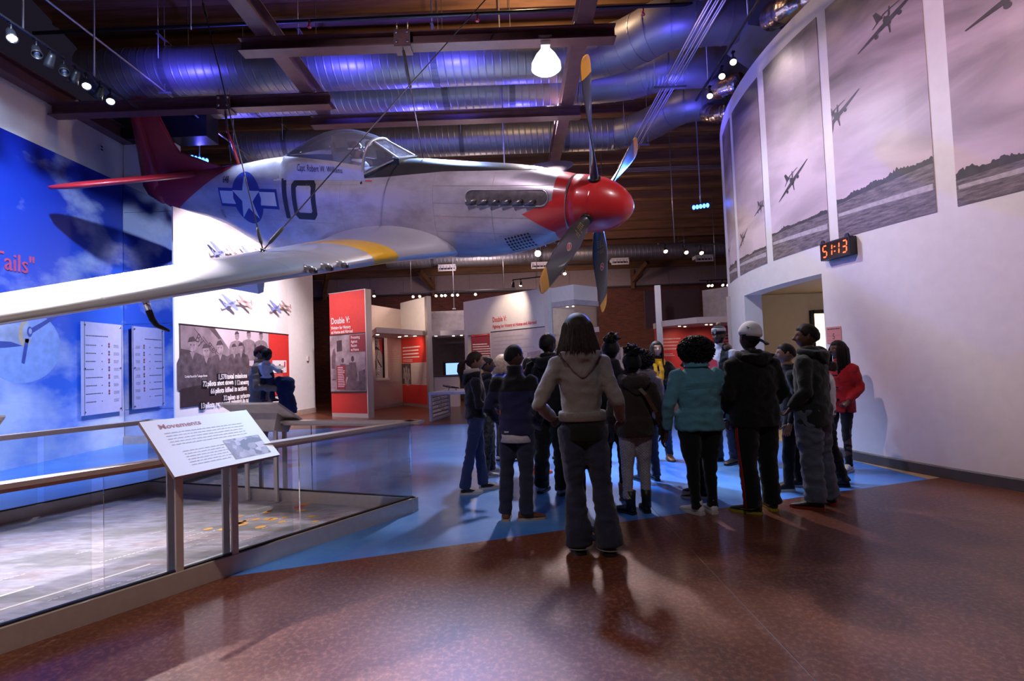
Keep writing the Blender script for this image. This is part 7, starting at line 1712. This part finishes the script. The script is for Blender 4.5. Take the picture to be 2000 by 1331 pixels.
mb.add(V, fs, 0, True); P['hadd'](mb, 'beard', M_hair)
T = P['T']; z = P['shz']
mb = MB(); mb.tube([(math.sin(a)*.115, -math.cos(a)*.105, z+.055+.01*math.cos(a)) for a in np.linspace(-2.0,2.0,16)], .040, 8); put('fur_collar', fuse(mb, .010, 1, .012, 5), cloth('fur_brown',(.14,.10,.08), bump=.9, bscale=60), T)
mb = MB(); mb.add([Vector((x,.142*P['f'],zz)) for x, zz in ((-.08,z-.22),(.08,z-.22),(.085,z-.11),(.02,z-.08),(-.07,z-.11))], [(0,1,2,3,4)]); obj('red_print', mb, mat('red_print',(.55,.03,.04),.7), T)
# boy with white cap
P = person('boy in black jacket and white cap with a grey peak, back turned', (2.16,4.78), .15, 1.655, M_bk, M_bk, M_shb, 'deep', 'buzz', yaw=.0, w=1.12, fat=1.16, arms=[((-.08,-.03,-.27),(-.02,.11,-.43),(0,-1,0),.8),((.08,-.03,-.27),(.02,.11,-.43),(0,-1,0),.8)], feet=(((-.10,-.03),.75),((.135,.04),-.2)), hem=.46, jf=1.05, hood=('h',.055,.10), leg=(.100,.086,.084), pitch=.0, tiltz=.16, soles=mat('sole_yellow',(.45,.36,.03),.5))
M_cw = cloth('cap_white', (.78,.74,.76), bump=.1, crease=.1); M_cg = cloth('cap_grey',(.10,.085,.09), bump=.1)
H = P['HH']; mb = scalp(H*1.06, .075, .02, .02, -.06); mb.v = [(x, y, zz+.03) for x, y, zz in mb.v]; cp = P['hadd'](mb, 'cap', M_cw)
mb = MB(); rows = []
for t in (0,.5,1.0): rows.append([Matrix.Rotation(PI+.95,4,'Z') @ (Vector((math.sin(a)*(.42+.02*t), (.38*math.cos(a)) if t == 0 else .40+.36*t*math.cos(a*.9), .06-.17*t-.04*abs(math.sin(a))*t))*H) for a in np.linspace(-1.05,1.05,13)])
low = [[p+Vector((0,0,-.025*H)) for p in r] for r in rows]; mb.loft(rows,0,False,True,False); mb.loft(low,0,False,True,False); mb.loft([rows[-1],low[-1]],0,False,True,False); mb.xf(P['HM']); obj('peak', mb, M_cg, cp)
mb = MB(); mb.sphere(P['HM'] @ Vector((0,-.03*H,.645*H)), .03*H, 8, 6); obj('button', mb, M_nv, cp)
mb = MB()
def capp(a, ph, r=1.0): 
    p = head_pt(a, ph)*1.06; nn = Vector((p.x/.12,p.y/.17,p.z/.25)).normalized(); return (p+nn*.083+Vector((0,0,.03/H*1.0)))*H
A0_ = PI+.0
for P4 in ([(-.28,.06),(-.16,.0),(-.02,.14),(-.1,.16)],[(-.02,.14),(.06,.2),(.12,.06),(.06,.0)],[(-.12,.04),(.14,.08),(.16,.02),(-.1,-.01)],[(.06,.2),(.2,.24),(.1,.12)]):
    mb.add([capp(-(PI-.75)+x*1.5, 1.22-y*.9) for x, y in P4], [tuple(range(len(P4)))])
mb.xf(P['HM']); obj('cap_emblem', mb, M_nv, cp)
T = P['T']; hp, kn, an, fy = P['leg'][0]
for dx in (-.012,.012):
    mb = MB(); pts = [hp+Vector((-.105,-.03+dx,.02)), hp.lerp(kn,.5)+Vector((-.108,-.03+dx,0)), kn+Vector((-.094,-.03+dx,0)), kn.lerp(an,.5)+Vector((-.090,-.03+dx,0)), Vector((an.x-.09,an.y-.03+dx,.06))]; mb.tube(pts, .006, 6); obj('red_stripe', mb, mat('stripe_red',(.40,.02,.02),.7), T)
mb = MB(); R = Matrix.Translation((an.x,an.y+.03,0)) @ Matrix.Rotation(fy,4,'Z'); mb.add([R @ Vector((-x,y,zz)) for x,y,zz in ((.048,.09,.035),(.043,-.01,.034),(.040,-.065,.058),(.043,-.0,.046))], [(0,1,2,3)]); obj('shoe_flash', mb, M_solew, T)
# boy in dark hoodie and baggy jeans
P = person('boy in dark hoodie and baggy pale blue jeans, in profile near the doorway', (2.74,4.88), .75, 1.66, M_bk2, M_jl, M_shb, 'brown', 'short', yaw=.45, w=1.10, fat=1.13, arms=[((-.07,-.03,-.27),(-.02,.12,-.43),(0,-1,0),.8),((.07,-.03,-.27),(.02,.12,-.43),(0,-1,0),.8)], feet=(((-.13,.0),.3),((.13,-.03),-.1)), hem=.44, jf=1.06, hood=('h',.052,.12), leg=(.105,.096,.096), tfold=.013, soles=mat('sole_red',(.35,.03,.02),.5))
person('child facing left, half hidden in front of the dark hoodie boy', (2.86,5.5), 1.3, 1.50, M_bk, M_bk, M_shb, 'tan', 'buzz', hem=.46, soles=M_solew, feet=(((-.1,.1),.2),((.1,-.05),.0)))
P = person('person in white sweatshirt behind the dark hoodie boy, with a fur edged hood', (3.27,5.62), 1.0, 1.46, M_wh, M_bk, M_shb, 'deep', 'buzz', hem=.50, w=1.1, fat=1.1, feet=(((-.05,-.12),.3),((.14,-.10),.1)), tfold=.016, leg=(.085,.075,.072))
mb = MB(); z = P['shz']; mb.tube([(.06+.03*math.cos(a)*2, -.05+.07*math.sin(a), z+.08) for a in np.linspace(-2.5,1.0,12)], .05, 8); put('fur_trim', fuse(mb, .010, 1, .014, 5), cloth('fur_black',(.02,.016,.015), bump=.9, bscale=60), P['T'])
# girl in the red duffle coat
P = person('girl with long black braids in red duffle coat leaning on the curved wall', (3.86,6.28), 1.95, 1.52, M_rd, M_bk, M_shw, 'brown', 'braids', yaw=-.30, arms=[((-.05,-.06,-.24),(-.01,.12,-.39),(0,-1,0),.8),((.05,-.06,-.24),(.01,.12,-.39),(0,-1,0),.8)], feet=(((-.09,.06),.15),((.09,.12),-.1)), hem=.445, jf=1.06, leg=(.078,.056,.046), soles=M_solew, lean=(.0,-.03), collar=.05, fold=.008)
T = P['T']; z = P['shz']
for k, zz in enumerate((z-.10,z-.24,z-.38)):
    mb = MB(); mb.tube([(-.075,.128-.006*k,zz),(.075,.130,zz+.004)], .010, 6); mb.tube([(-.03,.138,zz),(.03,.138,zz+.002)], .013, 8); obj('toggle', mb, M_shb, T)
mb = MB(); mb.box((.085,.128,z-.19),(.085,.012,.052)); obj('name_badge', mb, mat('badge_orange',(.75,.12,.03),.6), T)
# man with child on his arm at the left
P = person('man in beige jacket and maroon cap carrying a toddler, by the airmen panel', (-3.93,8.22), -1.35, 1.80, M_be, M_jb, M_shw, 'tan', 'short', yaw=-.1, w=1.08, fat=1.16, arms=[((-.05,.06,-.28),(.10,.30,-.30),(0,-.3,1),.5),((.10,.02,-.29),(.10,.32,-.33),(-.5,0,1),.4)], hem=.46, jf=1.05, soles=M_solew, feet=(((-.12,.0),.2),((.12,.04),-.3)))
M_mar = cloth('maroon_cap',(.10,.012,.022)); cap(P, M_mar, M_mar, 0.0)
B = person('toddler in white top carried by the man in the maroon cap', (-3.72,7.97), -.25, .80, M_wh, M_jn, M_sho, 'deep', 'short', head=.185, arms=[((-.11,.02,-.08),(-.21,.10,-.13)),((.09,.03,-.09),(.05,.14,-.10))], feet=(((-.085,.02),.2),((.075,.04),-.2)), hem=.45, jf=.95, w=1.1, fat=1.25, leg=(.098,.090,.085), sleeve=1.1, voxel=.010, shoeL=.13, shoeh=.06)
B['T'].location.z = .95
t = thing('coat', 'navy coat hanging over the forearm of the man with the toddler', 'coat', (-3.50,8.05,.76)); mb = MB()
mb.loft([ring((dx,0,zz),rx,ry,16) for zz, rx, ry, dx in ((.0,.10,.06,.10),(.12,.13,.075,.06),(.30,.12,.08,.02),(.40,.15,.10,.02),(.50,.16,.11,.0),(.56,.10,.08,-.02))]); put('coat_body', fuse(mb, .012, 3, .012, 2), cloth('navy_coat',(.016,.022,.075)), t)
# distant visitor
P = person('distant visitor in red cap and dark jacket by the brick wall', (2.66,15.0), 1.3, 1.78, cloth('olive_jacket',(.035,.030,.028)), M_jn, M_shb, 'tan', 'short', hem=.47, w=1.1, fat=1.1)
cap(P, mat('red_cap',(.62,.04,.03),.7), mat('red_cap',(.62,.04,.03),.7))
bpy.data.scenes.remove(TMP)
for me in [m for m in bpy.data.meshes if m.users == 0]: bpy.data.meshes.remove(me)
